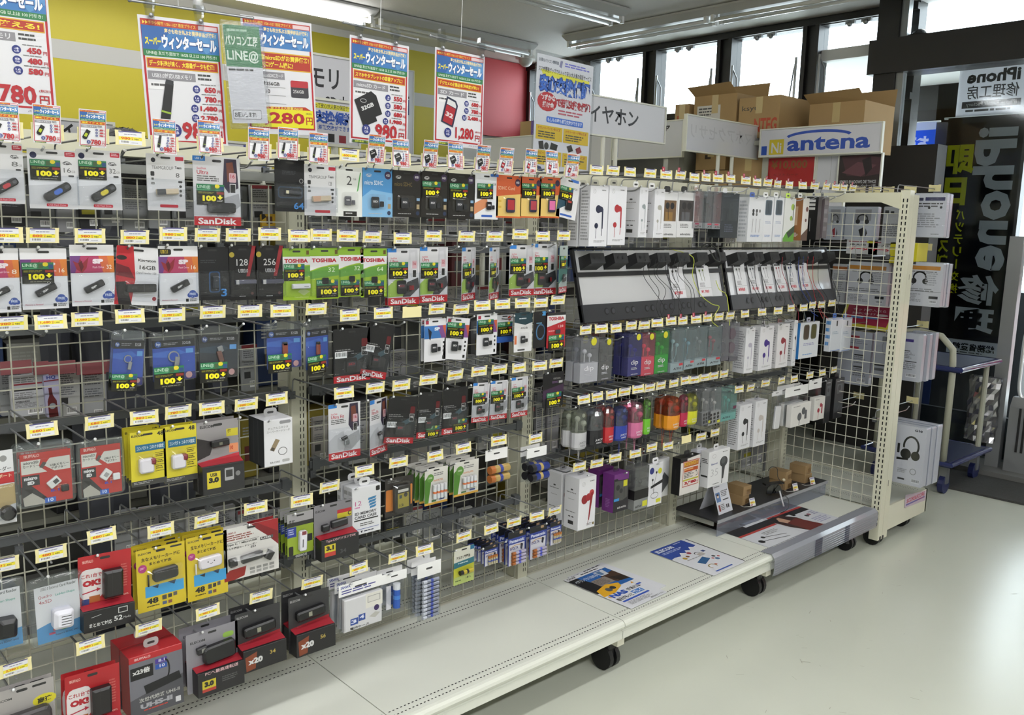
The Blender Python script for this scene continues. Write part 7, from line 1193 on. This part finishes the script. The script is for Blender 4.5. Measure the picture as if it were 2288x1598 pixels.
for lab, bx, foot, ec, tint, n in (('grey white tube, front of two', (1290, 908, 1319, 1008), 'b8b8bc', 'c8c8c8', 'd2d6cc', 1), ('black footed tube', (1325, 905, 1357, 1001), '1a1a20', '1c1c20', 'c8ccd2', 1), ('red tube', (1357, 900, 1378, 992), 'b82830', 'a02830', 'd89a9a', 1), ('royal blue tube', (1382, 899, 1410, 988), '243c9a', '22348a', '8a98cc', 0), ('rose pink tube', (1417, 890, 1445, 982), 'c86a94', 'd07a9c', 'e2b4c4', 1), ('lime green tube half hidden behind the pink one', (1444, 884, 1458, 972), '6ab82c', '5aa02c', 'b0d890', 0),
    ('orange tube with red inside', (1499, 878, 1528, 964), 'dc9020', 'c04020', 'd88a60', 1), ('crimson tube between orange and yellow', (1526, 874, 1542, 955), 'b02048', 'a02040', 'd08aa0', 0), ('yellow tube', (1542, 872, 1566, 951), 'c8c828', 'b8b828', 'd8d88a', 0)):
    good('earphone_tube', lab+' with small earphones', 'earphone tube', bx, tubepack(tint, foot, .40, ec, 'JUICY', 'e0e0e4' if foot != 'b8b8bc' else '777'), n=n, dy=.04, Y=-.265, group=GJ)
for i, (x0, x1) in enumerate(((1568, 1588), (1582, 1610))): good('earphone_pack', '%s clear pack with white cube of dark dots' % ('grey shaded', 'pale')[i], 'earphone pack', (x0, 868, x1, 952), clearbox(.03, 'd8dadc', ('8a8a8c', 'd0d0cc')[i], .36, [('R', 12+a*28, 8+b_*28, 17, 20, '333') for a in range(3) for b_ in range(3)]+[('R', 70, 72, 22, 20, 'c8c840')], 'c8c6c0', None), roll=3, group=GJ)
good('earphone_pack', 'mint tinted clear box with pale earphones', 'earphone pack', (1612, 864, 1646, 943), clearbox(.035, 'b8dcd8', 'bfd8d6', .22, [('R', 78, -90, 20, 40, '6a2a4a'), ('T', 10, 40, 50, 24, '334', 'ATH', .02)], '8ab8b4', None, gloss=.6), group=GJ)
for lab, bx, c in (('white box with black earphone picture beside the mint box', (1651, 902, 1678, 1006), '1e1e20'), ('white box with white earphone picture, right of the black pictured one', (1686, 893, 1712, 999), 'b8b0ac')):
    good('earphone_box', lab, 'earphone box', bx, boxpack(.055, 'd9d9dd', ATB(c), FINE(18, '8a8a8c'), 'clear'), group='white earphone boxes by the third upright')
good('earphone_box', 'crumpled clear bag with a narrow pale pack on a long hook', 'earphone pack', (1722, 872, 1745, 962), bagpack(None, [], .12, lambda t, W, H, h: item(t, W, H, 'pack', 50, 68, 50, 120, .01, 'c8c8ca', 4), 'd8d8da'), group='white headed bags at the right')
def eb(c):
    def f(t, W, H, h): b = MB(); b.slab([(-W*.42, -H*.42), (W*.42, -H*.42), (W*.42, -H*.98), (-W*.42, -H*.98)], -.004, -.03, 'd8d6d2', .001); paint(b, [('C', 62, 36, 10, c), ('R', 68, 34, 12, 40, c), ('C', 42, 58, 11, c), ('W', [(44, 62), (42, 96)], 3, c), ('L', 8, 8, 40, 6, 1, '888')], W*.84, H*.56, (-W*.42, -.0302, -H*.42)); b.build('inner_box', t)
    return f
good('earphone_pack', 'white headed bag holding a white box with grey earphones', 'earphone pack', (1752, 858, 1803, 956), bagpack(None, [], .24, eb('4a4c50')), n=1, dy=.04, Y=-.26, group='white headed bags at the right')
good('earphone_pack', 'white headed bag holding a white box with red earphones', 'earphone pack', (1805, 845, 1833, 940), bagpack(None, [], .24, eb('9a3040')), group='white headed bags at the right')
for i, (x0, x1) in enumerate(((1842, 1856), (1864, 1884))): good('earphone_box', 'slim black box with small grey window, %s of two' % ('left', 'right')[i], 'earphone box', (x0, 848+i*-4, x1, 946-i*10), boxpack(.04, '17181a', [('L', 20, 6, 60, 4, 1, 'aaa'), ('R', 24, 14, 56, 24, '55595c'), ('C', 50, 24, 16, '2a2c2e'), ('W', [(60, 70), (40, 80)], 3, '555')], [('R', 0, 0, 100, 100, '121214')], '222'), group='slim black boxes at the right')
GL = 'boxes on the lowest right hooks'
good('earphone_box', 'tall white box with red earphone picture on the lowest right hooks', 'earphone box', (1293, 1062, 1331, 1187), boxpack(.07, 'dcdce0', [('W', arc(26, 12, 9, 4, 0, 360, 18), .8, '888'), ('W', [(22, 14), (27, 9), (31, 14)], .8, '888'), ('L', 62, 8, 32, 3, 1, '555'), ('C', 34, 42, 19, '8a2026'), ('C', 56, 39, 16, '9a262c'), ('C', 74, 32, 14, 'b03a3c'), ('P', [(68, 32), (84, 30), (64, 84), (58, 84)], '8a1c24'), ('W', [(60, 82), (54, 92)], 2, '8a1c24'), ('L', 50, 90, 34, 5, 2, '777'), ('R', 84, 90, 9, 5, '6a5a1a')], ATS, 'clear'), n=1, dy=.085, Y=-.265, group=GL)
good('earphone_box', 'purple box with dark window and yellow sticker, front of two', 'earphone box', (1371, 1054, 1404, 1147), boxpack(.055, '6c2a78', [('P', [(0, 12), (24, 12), (28, 16), (60, 18), (100, 18), (100, 100), (0, 100)], '1f1c22'), ('P', [(6, 18), (94, 20), (94, 66), (60, 72), (6, 70)], '4a4a48'), ('C', 28, 36, 13, '262428'), ('C', 50, 46, 11, '2a282c'), ('W', [(70, 22), (72, 64)], 3, '2a2a2c'), ('R', 64, 20, 26, 16, 'c8c42c'), ('R', 4, 64, 34, 7, '3a88c8'), ('T', 28, 86, 60, 6, 'ccc', 'audio-technica', .02)], [('R', 0, 0, 100, 100, '6e2c7c'), ('L', 30, 66, 40, 24, 6, '9a6aa8')], 'clear'), n=1, dy=.075, group=GL)
good('earphone_box', 'clear topped box with black band and white foot', 'earphone box', (1418, 1040, 1449, 1142), with_(clearbox(.05, 'c4c6c6', 'd4d4d6', .26, [('R', 60, 30, 34, 50, 'cccb30'), ('T', 8, 60, 40, 20, '444', 'ATH', .02)], '2a2a2a', None), lambda t, W, H: (lambda b: (b.box((-W/2-.0005, -.0005, -H*.75), (W/2+.0005, .0505, -H*.53), '161616'), b.build('black_band', t)))(MB())), group=GL)
good('earphone_box', 'white box with neckband cable picture and yellow stickers', 'earphone box', (1449, 1032, 1480, 1133), boxpack(.012, 'dadadf', [('C', 20, 16, 16, '26307c', 8), ('C', 78, 20, 14, 'ccca30', 7), ('C', 54, 22, 6, '1a1a1c'), ('C', 28, 38, 6, '1a1a1c'), ('W', [(54, 24), (42, 46), (40, 72)], 2, '222'), ('W', [(28, 40), (36, 66)], 2, '222'), ('P', [(16, 52), (100, 42), (100, 50), (16, 58)], '1c1c20'), ('W', arc(46, 76, 26, 7, 0, 360, 18), 2, '222'), ('R', 58, 86, 34, 9, 'ccca30')], FINE(4), 'd8d8dc'), group=GL)
good('earphone_box', 'pale box behind with a grey folded strip picture', 'earphone box', (1468, 1022, 1494, 1114), boxpack(.03, 'cfd0d0', [('P', [(20, 60), (60, 36), (100, 52), (100, 68), (40, 92)], '4a4c4e')], FINE(4), 'clear'), Y=-.19, group=GL)
sale = [('R', 14, 10, 82, 70, 'a83a2c'), ('R', 16, 12, 78, 66, 'd8cfc8'), ('R', 18, 13, 74, 14, 'a8602c'), ('L', 20, 14, 70, 10, 3, 'd8b02c'), ('R', 20, 30, 70, 10, 'b04a1c'), ('L', 22, 32, 60, 6, 1, 'd8a860'), ('L', 20, 42, 50, 16, 4, '444'), ('W', [(78, 44), (84, 42), (88, 54), (80, 56)], 2, '333'), ('R', 16, 60, 78, 4, 'b8b42c'), ('T', 24, 66, 60, 10, 'a8202c', '3,980', .07), ('T', 86, 70, 6, 5, 'a8202c', '円', .02)]
good('earphone_box', 'black box covered by a white sale sheet priced 3,980', 'earphone box', (1519, 1015, 1563, 1108), boxpack(.04, '141416', [('R', 0, 0, 34, 10, '1a1a1c'), ('P', [(34, 4), (100, 0), (100, 100), (2, 100), (2, 12), (34, 12)], 'd4d0cc')]+sale, [('R', 40, 30, 10, 40, '2a2a2c')], '1a1a1a'), Y=-.27, group=GL)
good('earphone_box', 'white box with looped cable picture half behind the 35 box', 'earphone box', (1555, 1002, 1577, 1092), boxpack(.03, 'cfd0d8', [('T', 20, 10, 60, 8, '333', '08S', .04), ('W', arc(56, 40, 20, 6, 0, 360, 14), 4, '222'), ('R', 54, 44, 10, 16, '222'), ('R', 0, 82, 60, 9, 'c8c640')], FINE(), 'ccc'), Y=-.2, group=GL)
good('earphone_box', 'large white box with grey earphone and thin numeral 35', 'earphone box', (1583, 1000, 1629, 1091), boxpack(.04, 'dddddf', [('W', arc(24, 14, 9, 5, 0, 360, 18), .8, '999'), ('L', 64, 7, 28, 3, 1, '333'), ('T', 12, 33, 30, 5, '2a3a8a', 'Bluetooth', .01), ('T', 12, 50, 34, 20, 'b0b0b4', '35', -.012), ('P', arc(72, 36, 19, 15, 0, 360, 22)[:-1], '3a3c3e'), ('P', arc(70, 32, 10, 10, 0, 360, 16)[:-1], '55585a'), ('P', [(64, 48), (80, 48), (74, 84), (66, 84)], '3a3c3e'), ('W', [(69, 82), (67, 96)], 3, '3a3c3e'), ('L', 24, 92, 30, 4, 1, '777')], [('L', 10, 20, 80, 14, 3, '333'), ('R', 10, 66, 80, 5, '333')], 'ccc'), Y=-.27, group=GL)
# ------------------------------------------------------------ hooks: where every tag is seen
T1 = [(62/1.0-50, 263, '780', 'A'), (106, 268, '780', 'A'), (208, 277, '780', 'A'), (291, 309, '980', None), (368, 295, '980', 'B'), (469, 296, '980', 'B'), (578, 310, '980', 'B'), (643, 309, '980', 'B'), (711, 319, '980', 'B'), (780, 347, '600', None)]
for (u, v, p, k) in T1: hook(u, v+(26 if k else 0), p, 'r1', k)
for u, v, p, k in ((839, 329, '980', 'C'), (895, 338, '980', 'C'), (959, 340, '980', 'C'), (1017, 343, '980', 'C'), (1076, 348, '980', 'C'), (1128, 353, '1,280', 'D'), (1184, 355, '1,280', 'D'), (1232, 358, '1,280', 'D'), (1276, 364, '1,280', 'D')): hook(u, v+17, p, 'r1', k)
for i, (u, v, r) in enumerate(((1332, 380, 0), (1369, 381, 0), (1407, 384, 0), (1452, 387, 0), (1488, 390, '4'), (1520, 391, '5'), (1551, 396, 0), (1577, 396, '6'), (1604, 398, '6'), (1632, 399, '7'), (1666, 403, '7'), (1691, 407, '7'), (1715, 408, '25'), (1737, 411, '8'), (1763, 413, '9'), (1793, 414, '7'), (1820, 415, '6'), (1846, 416, '5'), (1867, 418, '4'), (1885, 419, '5'), (1905, 420, '5'))):
    hook(u, v, ('1,480', '1,980', '2,980', '980')[i % 4], 'r1', None, r or None)
for i, (u, v) in enumerate(((12, 525), (95, 526), (201, 527), (301, 530), (387, 523), (463, 525), (532, 525), (602, 523), (668, 527), (717, 525), (776, 527), (831, 529), (899, 532), (967, 527), (1042, 528), (1105, 528), (1162, 523), (1212, 527), (1259, 526))):
    hook(u, v, ('880', '880', '980', '880', '980', '1,280', '1,780', '3,980', '780', '1,280', '880', '1,480', '880', '1,480', '2,780', '2,980', '1,980', '7,480', '11,980')[i], 'r2')
for i, (u, v, p) in enumerate(((24, 722, '980'), (113, 719, '1,680'), (194, 713, '1,580'), (290, 706, '1,580'), (384, 703, '2,780'), (475, 697, '2,780'), (558, 695, '2,780'), (630, 694, '2,780'), (706, 690, '4,780'), (781, 704, '2,980'), (856, 699, '4,480'), (920, 697, ''), (976, 690, '780'), (1030, 691, '880'), (1077, 682, '880'), (1122, 679, '1,480'), (1167, 677, '3,280'), (1208, 676, '7,980'), (1246, 670, '5,480'))): hook(u, v, p, 'r3')
for i, (u, v, r) in enumerate(((1308, 737, 0), (1343, 734, 0), (1376, 733, 0), (1410, 727, 0), (1439, 726, 0), (1468, 721, 0), (1499, 717, '1'), (1525, 716, '2'), (1555, 713, '5'), (1580, 710, '6'), (1606, 707, 0), (1631, 705, 0), (1664, 701, 0), (1702, 697, 0), (1738, 694, 0), (1767, 688, 0), (1795, 687, 0), (1815, 681, 0), (1835, 680, 0), (1858, 677, 0))): hook(u, v, ('1,480', '1,280', '1,680')[i % 3], 'r3', None, r or None)
for u, v, p in ((94, 960, '680'), (222, 943, '680'), (322, 932, '980'), (398, 920, '780'), (473, 912, '1,680'), (550, 903, '980'), (618, 891, '2,380'), (768, 877, '980'), (838, 866, '1,280'), (896, 860, '2,380'), (957, 848, '4,280'), (1017, 837, '7,480'), (1070, 829, '980'), (1115, 825, '1,480'), (1159, 821, '4,780'), (1205, 817, '980'), (1242, 811, '7,480')): hook(u, v, p, 'r4')
for i, (u, v) in enumerate(((1304, 892), (1334, 886), (1366, 881), (1395, 875), (1425, 869), (1451, 866), (1476, 861), (1505, 856), (1530, 850), (1551, 848), (1574, 843), (1595, 839), (1617, 835), (1651, 869), (1677, 866), (1710, 856), (1746, 850), (1774, 846), (1809, 838), (1837, 832), (1863, 826))): hook(u, v, ('980', '1,280', '880')[i % 3], 'r4')
for u, v, p in ((5, 1262, '480'), (114, 1236, '480'), (227, 1196, '680'), (359, 1184, '620'), (461, 1162, '620'), (571, 1134, '980'), (674, 1118, '680'), (736, 1087, '1,980'), (814, 1051, '980'), (890, 1032, '480'), (972, 1018, '980'), (1035, 1001, '880'), (1114, 984, '880'), (1196, 979, '880'), (1294, 1042, '5,980'), (1333, 1035, '3,980'), (1374, 1022, '9,980'), (1419, 1013, '4,980'), (1456, 999, '2,480'), (1492, 996, '980'), (1533, 981, ''), (1566, 975, '1,980'), (1597, 966, '4,980')): hook(u, v, p, 'r5')
for u, v, p in ((35, 1492, '2,380'), (202, 1441, '1,980'), (332, 1402, '2,880'), (464, 1367, '1,980'), (583, 1332, '1,980'), (697, 1301, '2,680'), (801, 1269, '280'), (888, 1245, '380'), (948, 1228, '280'), (1036, 1198, '380'), (1097, 1181, '980'), (1148, 1166, '580'), (1199, 1153, '580'), (1239, 1141, '580')): hook(u, v, p, 'r6')
build_hooks({'r1': 'top row', 'r2': 'second row', 'r3': 'third row', 'r4': 'fourth row', 'r5': 'fifth row', 'r6': 'lowest row'})
# ------------------------------------------------------------ packages hung on the far side, their backs towards us
def backpack(x0, y0, x1, y1, c, art, lab, Y=.10, D=.012):
    X, Z, W, H = spot(x0, y0, x1, y1, Y); t = thing('hanging_package', lab, 'package', (X, Y, Z), (0, R(rr.uniform(-2, 2)), R(rr.uniform(-3, 3))), 'packages hung on the far side, backs seen through the mesh')
    b = MB(); b.slab(out(W, H, .004), D, 0, col(c, .5)); paint(b, art, W, H, (-W/2, 0, 0)); b.build('pack', t)
    b = MB(); b.slab([(x*.86, -H*.25+z*.6) for x, z in out(W, H, .004)], D, D+.02, clear('e0e4e8', .2)); b.build('blister', t); return t
rb = random.Random(77)
def backart(k):
    a = [('L', 10, 8, 70, 22, 5, '55565a'), ('L', 10, 36, 76, 18, 4, '6a6b70')]
    if k % 3 == 0: a += [('R', 10, 30, 70, 3, '1c1c1e')]
    if k % 3 == 1: a += [('R', 12, 58, 40, 14, '2a2a2c')]
    if k % 4 == 2: a += [('R', 0, 0, 100, 9, '8a2a34')]
    if k % 5 == 3: a += [('R', 10, 56, 70, 10, 'b0a82c')]
    return a+[('B', 46, 78, 40, 14)]
K = 0
BANDS = [(0, 640, 418, 505, .09, 58, 'top'), (655, 1245, 488, 540, .09, 44, 'upper'), (250, 640, 640, 700, .1, 54, 'second gap'), (700, 1240, 640, 700, .1, 40, 'gap2'), (540, 600, 770, 860, .1, 50, 'mid1'), (0, 250, 828, 932, .1, 60, 'middle'), (830, 950, 780, 860, .1, 38, 'mid2'), (1000, 1240, 790, 850, .1, 34, 'mid3'), (1500, 1660, 560, 580, .1, 30, 'stand'), (1290, 1640, 505, 545, .1, 30, 'box'), (700, 1050, 930, 1040, .12, 46, 'lower'), (1070, 1260, 900, 1010, .12, 34, 'lower2'), (860, 1060, 1130, 1200, .12, 40, 'low'), (1660, 1740, 955, 1040, .1, 26, 'right'), (260, 640, 1130, 1230, .1, 60, 'low left')]
WORDS = {'top': 'under the top row of memory sticks', 'upper': 'below the top row memory cards', 'second gap': 'below the second row packs', 'middle': 'left of the blue clamshells', 'mid1': 'right of the dark clamshell', 'mid2': 'right of the swung black pack', 'mid3': 'under the white memory card packs', 'gap2': 'below the grey and green packs of the second row', 'stand': 'by the test stands', 'box': 'under the white earphone boxes', 'lower2': 'behind the clear battery bags', 'lower': 'under the fourth row packs', 'low': 'beneath the battery stacks', 'right': 'right of the 35 box', 'low left': 'behind the empty hooks at lower left'}
PAL = [('9a9b9d', 'pale grey'), ('86888a', 'mid grey'), ('a6a6a4', 'off-white'), ('5c5e60', 'dark grey'), ('8e8a86', 'warm grey'), ('1f2022', 'black'), ('9a9b9d', 'pale grey'), ('8a8a8e', 'cool grey')]
for bi, (x0, x1, y0, y1, Y, st, w_) in enumerate(BANDS):
    x = x0; n = 0
    while x < x1-st*.5:
        ww = st*rb.uniform(.7, 1.05); c, cn = rb.choice(PAL); n += 1
        backpack(x, y0+rb.uniform(-8, 10), x+ww, y1+rb.uniform(-4, 18), c, backart(K), '%s package back %s, %s' % (cn, WORDS[w_], nth(n)), Y+rb.uniform(0, .03)); K += 1
        x += ww+rb.uniform(1, st*.15)
backpack(24, 834, 103, 934, 'a2a3a6', [('L', 10, 6, 70, 14, 3, '666'), ('R', 10, 20, 80, 4, '8a2030'), ('R', 10, 33, 80, 5, '161618'), ('L', 10, 42, 70, 18, 4, '777'), ('T', 12, 62, 40, 5, '333', 'WEBKARRU', .03), ('L', 10, 68, 80, 12, 4, '777'), ('B', 45, 84, 42, 12)], 'large pale package back with dark red and black stripes at the middle left', .07)
backpack(99, 836, 133, 934, '9a98b0', [('R', 0, 0, 100, 14, 'a8a8cc'), ('T', 20, 2, 60, 9, '2a3a8a', 'HQ', .04), ('R', 0, 12, 100, 3, '7a2030'), ('P', [(26, 30), (48, 30), (52, 48), (74, 62), (78, 100), (16, 100), (14, 62), (28, 48)], '5a1418'), ('C', 44, 74, 22, '8a9298')], 'lilac package side with a dark red bottle picture', .06)
backpack(585, 478, 618, 512, 'b89428', [('P', [(0, 0), (20, 0), (30, 20), (0, 40)], '1c1a18'), ('R', 30, 16, 40, 50, '5a3a20'), ('R', 0, 80, 100, 20, '8a8a88')], 'amber package with a brown square beside the first upright', .07)
for i, (x0, x1) in enumerate(((0, 70), (74, 108), (108, 168), (170, 250))):
    b = MB(); a = at(x0, 820, 1, .06); c = at(x1, 820, 1, .06); b.box((a.x, .056, a.z-.02), (c.x, .062, a.z+.012), col('8a4a50', .4)); tag(b.build('label_rail'), 'dusty pink label strip behind the mesh, %s' % nth(i+1), 'label strip', 'dusty pink label strips behind the mesh')
# ------------------------------------------------------------ goods on the end rack, seen from behind through its mesh
def endpack(x, u0, v0, u1, v1, c, art, lab, D=.03, n=1, dx=.04, name='headset_box', cat='headset box', gl=.5):
    a, b_, c_ = at(u0, (v0+v1)/2, 0, x), at(u1, (v0+v1)/2, 0, x), at((u0+u1)/2, v0, 0, x); d_ = at((u0+u1)/2, v1, 0, x)
    W, H = a.y-b_.y, c_.z-d_.z; t = thing(name, lab, cat, (x, (a.y+b_.y)/2, c_.z), (0, 0, R(-90)), 'headset packages on the end rack')
    b = MB(); b.slab(out(W, H, .006), D, 0, col(c, .4)); paint(b, art, W, H, (-W/2, 0, 0)); b.build('box', t)
    b = MB(); b.slab([(x_*1.02, z_*1.0+.003) for x_, z_ in out(W, H*1.01, .008)], D+.004, -.003, clear('f0f2f6', .5, .4, 'film')); b.build('clear_film', t)
    for k in range(n): dup(t, (x+dx*(k+1), (a.y+b_.y)/2+rb.uniform(-.006, .003)-.004*k, c_.z+rb.uniform(-.004, .004)), (0, 0, R(-90+rb.uniform(-2, 2))), '%s behind the %s' % (('second one', 'third one')[k], ' '.join(lab.split()[:11]).rstrip(',')))
hs = lambda c, x=60, y=34: [('W', arc(x, y, 15, 12, 170, 370, 14), 4, c), ('C', x-14, y+9, 7, c), ('C', x+14, y+9, 7, c)]
endpack(3.74, 1957, 948, 2066, 1080, 'cfcfd3', [('L', 2, 8, 38, 70, 26, '8a8a90'), ('T', 76, 4, 16, 4, '3a3a3e', 'G10', .06), ('R', 2, 48, 18, 2, '222'), ('R', 2, 68, 24, 2, '222'), ('W', arc(72, 34, 15, 16, 170, 390, 16), 4, '1c1d18'), ('C', 62, 48, 11, '161714', 9), ('C', 82, 49, 9, '2c2e20', 8), ('P', [(44, 56), (68, 55), (68, 58), (44, 60)], '161714'), ('R', 44, 32, 5, 16, '1a1a1a'), ('W', arc(80, 76, 6, 5, 0, 360, 10), 1.5, '999'), ('R', 50, 90, 14, 3, '555'), ('B', 78, 88, 17, 7), ('L', 48, 74, 20, 8, 3, 'aaa')], 'large white headset box marked G10, standing on the end rack base', .05, 2, .06)
for i, (x0, x1) in enumerate(((1893, 1983), (2012, 2104))):
    endpack(3.74, x0, 586, x1, 684, 'c6c6c9', [('R', 2, 8, 92, 9, 'c8862c'), ('L', 10, 20, 80, 5, 1, '888')]+hs('141414', 46, 34)+[('W', [(34, 46), (30, 52)], 2, '333'), ('L', 60, 24, 30, 30, 6, 'a8a8ac'), ('L', 4, 60, 80, 8, 2, '888'), ('R', 0, 66, 100, .8, '666'), ('L', 4, 72, 50, 20, 6, '9a9a9c'), ('R', 72, 76, 22, 6, '26262a'), ('B', 74, 86, 18, 6)], 'white headphone package with orange band, %s of two at mid height' % ('left', 'right')[i], .03, 2 if i else 1, .035)
endpack(3.76, 1858, 590, 1890, 680, 'bcbcbe', [('R', 0, 6, 100, 9, 'b86a2c'), ('L', 10, 24, 80, 60, 12, '999')], 'narrow package end left of the orange banded ones', .03, 0)
for i, (x0, x1, c2) in enumerate(((1842, 1885, 'a82030'), (1888, 1960, '1a1a1c'))):
    endpack(3.76, x0, 462, x1, 536, 'c9cdd4', [('R', 30, 8, 50, 34, 'a8a8ac')]+hs('1c1c1e', 54, 36)+[('P', [(44, 70), (58, 62), (60, 90), (52, 92)], c2), ('P', [(66, 64), (72, 80), (66, 92)], '1a1a1c')], 'white headset package with %s accents, upper row of the end rack' % ('red', 'black')[i], .03, 0)
endpack(3.74, 1972, 462, 2026, 545, 'c4c5c7', [('R', 6, 10, 16, 8, '333'), ('R', 30, 12, 14, 6, '333'), ('C', 78, 16, 14, '1c241c', 9), ('W', arc(78, 20, 16, 12, 20, 160, 8), 3, '6a9a2c'), ('L', 4, 46, 84, 40, 8, '8a8a8c')], 'white package back with green and black microphone picture', .04, 0)
endpack(3.72, 2040, 432, 2113, 530, 'c9cacf', [('R', 6, 10, 22, 7, '26284a'), ('R', 34, 9, 60, 8, '2c2e5a'), ('L', 6, 22, 84, 12, 2, '555'), ('C', 12, 34, 4, '222'), ('C', 48, 33, 4, '222'), ('C', 84, 32, 4, '222'), ('L', 4, 46, 86, 34, 7, '9a9a9e'), ('L', 60, 92, 26, 4, 1, '888')], 'white package back with navy printed strip at the upper right', .03, 1, .03)
endpack(3.74, 1872, 740, 1945, 860, 'a9abb2', [('R', 2, 8, 60, 4, 'a02030'), ('R', 2, 28, 60, 4, 'a02030'), ('L', 4, 14, 90, 10, 3, '8a8c94'), ('R', 50, 42, 30, 2.5, '222'), ('L', 50, 46, 40, 14, 4, '777'), ('R', 50, 64, 30, 2.5, '222'), ('L', 50, 68, 40, 16, 4, '777'), ('B', 64, 86, 26, 8)], 'large rounded grey clamshell back with red stripes', .03, 0, .04, gl=.4)
endpack(3.74, 1950, 744, 1992, 846, 'b0b2b8', [('W', arc(70, 30, 22, 18, 90, 270, 10), 2, '888'), ('R', 10, 70, 60, 3, '222'), ('R', 14, 78, 50, 6, '777')], 'grey card back right of the red striped clamshell', .03, 0)
endpack(3.74, 2006, 745, 2060, 852, 'b9bac0', [('R', 0, 12, 60, 6, '3a2a7a'), ('R', 0, 36, 50, 2, '333'), ('L', 2, 40, 70, 14, 4, '888'), ('R', 30, 58, 50, 2, '333'), ('L', 2, 62, 80, 16, 4, '888'), ('B', 40, 84, 42, 8)], 'clear rounded package back with violet strip, front of three', .03, 2, .06)
for i, (u, v, w_) in enumerate(((1925, 545, '最大級'), (1975, 548, 'テーブル'))):
    p = at(u, v+14, 0, 3.76); t = thing('headset_box', 'white box with red katakana and silver mesh print, %s' % ('left', 'right')[i], 'headset box', (3.76, p.y, p.z), (0, 0, R(-90)), 'headset packages on the end rack'); b = MB(); b.slab([(-.08, .05), (.08, .05), (.08, -.02), (-.08, -.02)], .06, 0, col('c9cacd', .3)); paint(b, [('L', 6, 8, 80, 12, 1, '8a3a44'), ('R', 66, 6, 24, 14, 'c8c440'), ('T', 10, 26, 54, 14, '333', w_, .03), ('T', 10, 48, 60, 26, 'c02838', 'データ', .05)], .16, .07, (-.08, 0, .05)); b.build('box', t)
b = MB(); b.box((3.74, -.49, 1.37), (3.86, -.36, 1.47), col('d2c82a', .3)); tag(b.build('yellow_carton'), 'yellow package behind the end rack post', 'package')
t = thing('sale_sign', 'crimson and yellow bordered sale sign leaning behind the end rack mesh', 'sign', at(1945, 700, 0, 3.9), (R(-25), 0, R(-90))); b = MB(); b.slab([(-.14, .05), (.14, .06), (.12, -.09), (-.15, -.08)], .004, 0, 'd8cc3a'); b.slab([(-.125, .04), (.12, .048), (.10, -.07), (-.13, -.06)], -.0005, -.001, 'a82044'); paint(b, [('T', 14, 20, 70, 14, 'e0b8c4', 'セット購入なら', .02), ('T', 14, 40, 50, 12, 'e0b8c4', 'お買得になります', .02), ('R', 14, 62, 26, 10, '5a8ac8'), ('R', 44, 60, 26, 10, '5a8ac8'), ('C', 78, 48, 12, 'e0d0d4', 6)], .25, .11, (-.13, -.0015, .045)); b.build('board', t)
for i, (u, v) in enumerate(((1918, 424), (1950, 425), (1982, 424), (2030, 423), (2085, 420), (1902, 540), (1992, 552), (2065, 552), (1962, 715), (2058, 725), (1915, 885), (2035, 895))):
    p = at(u, v, 0, 4.0); t = thing('display_hook', 'end rack hook with blank cream tag, %s' % ('topmost, %s' % nth(i+1) if i < 5 else ('above the orange banded boxes, %s' % nth(i-4) if i < 8 else ('above the violet strip package, %s' % nth(i-7) if i < 10 else 'above the standing headset box, %s' % nth(i-9)))), 'display hook', (EXX+.03, p.y, p.z-.045), (0, 0, R(90)), 'hooks on the end rack')
    a, c, d = hookmesh(.40, .042); inst('lower_wire', a, t); inst('upper_wire', c, t); inst('base_clip', d, t); inst('price_tag', tagmesh('', None, True), t, (0, -.43, .045), (0, 0, R(rb.uniform(-8, 8))), (1, 1, 1.1))
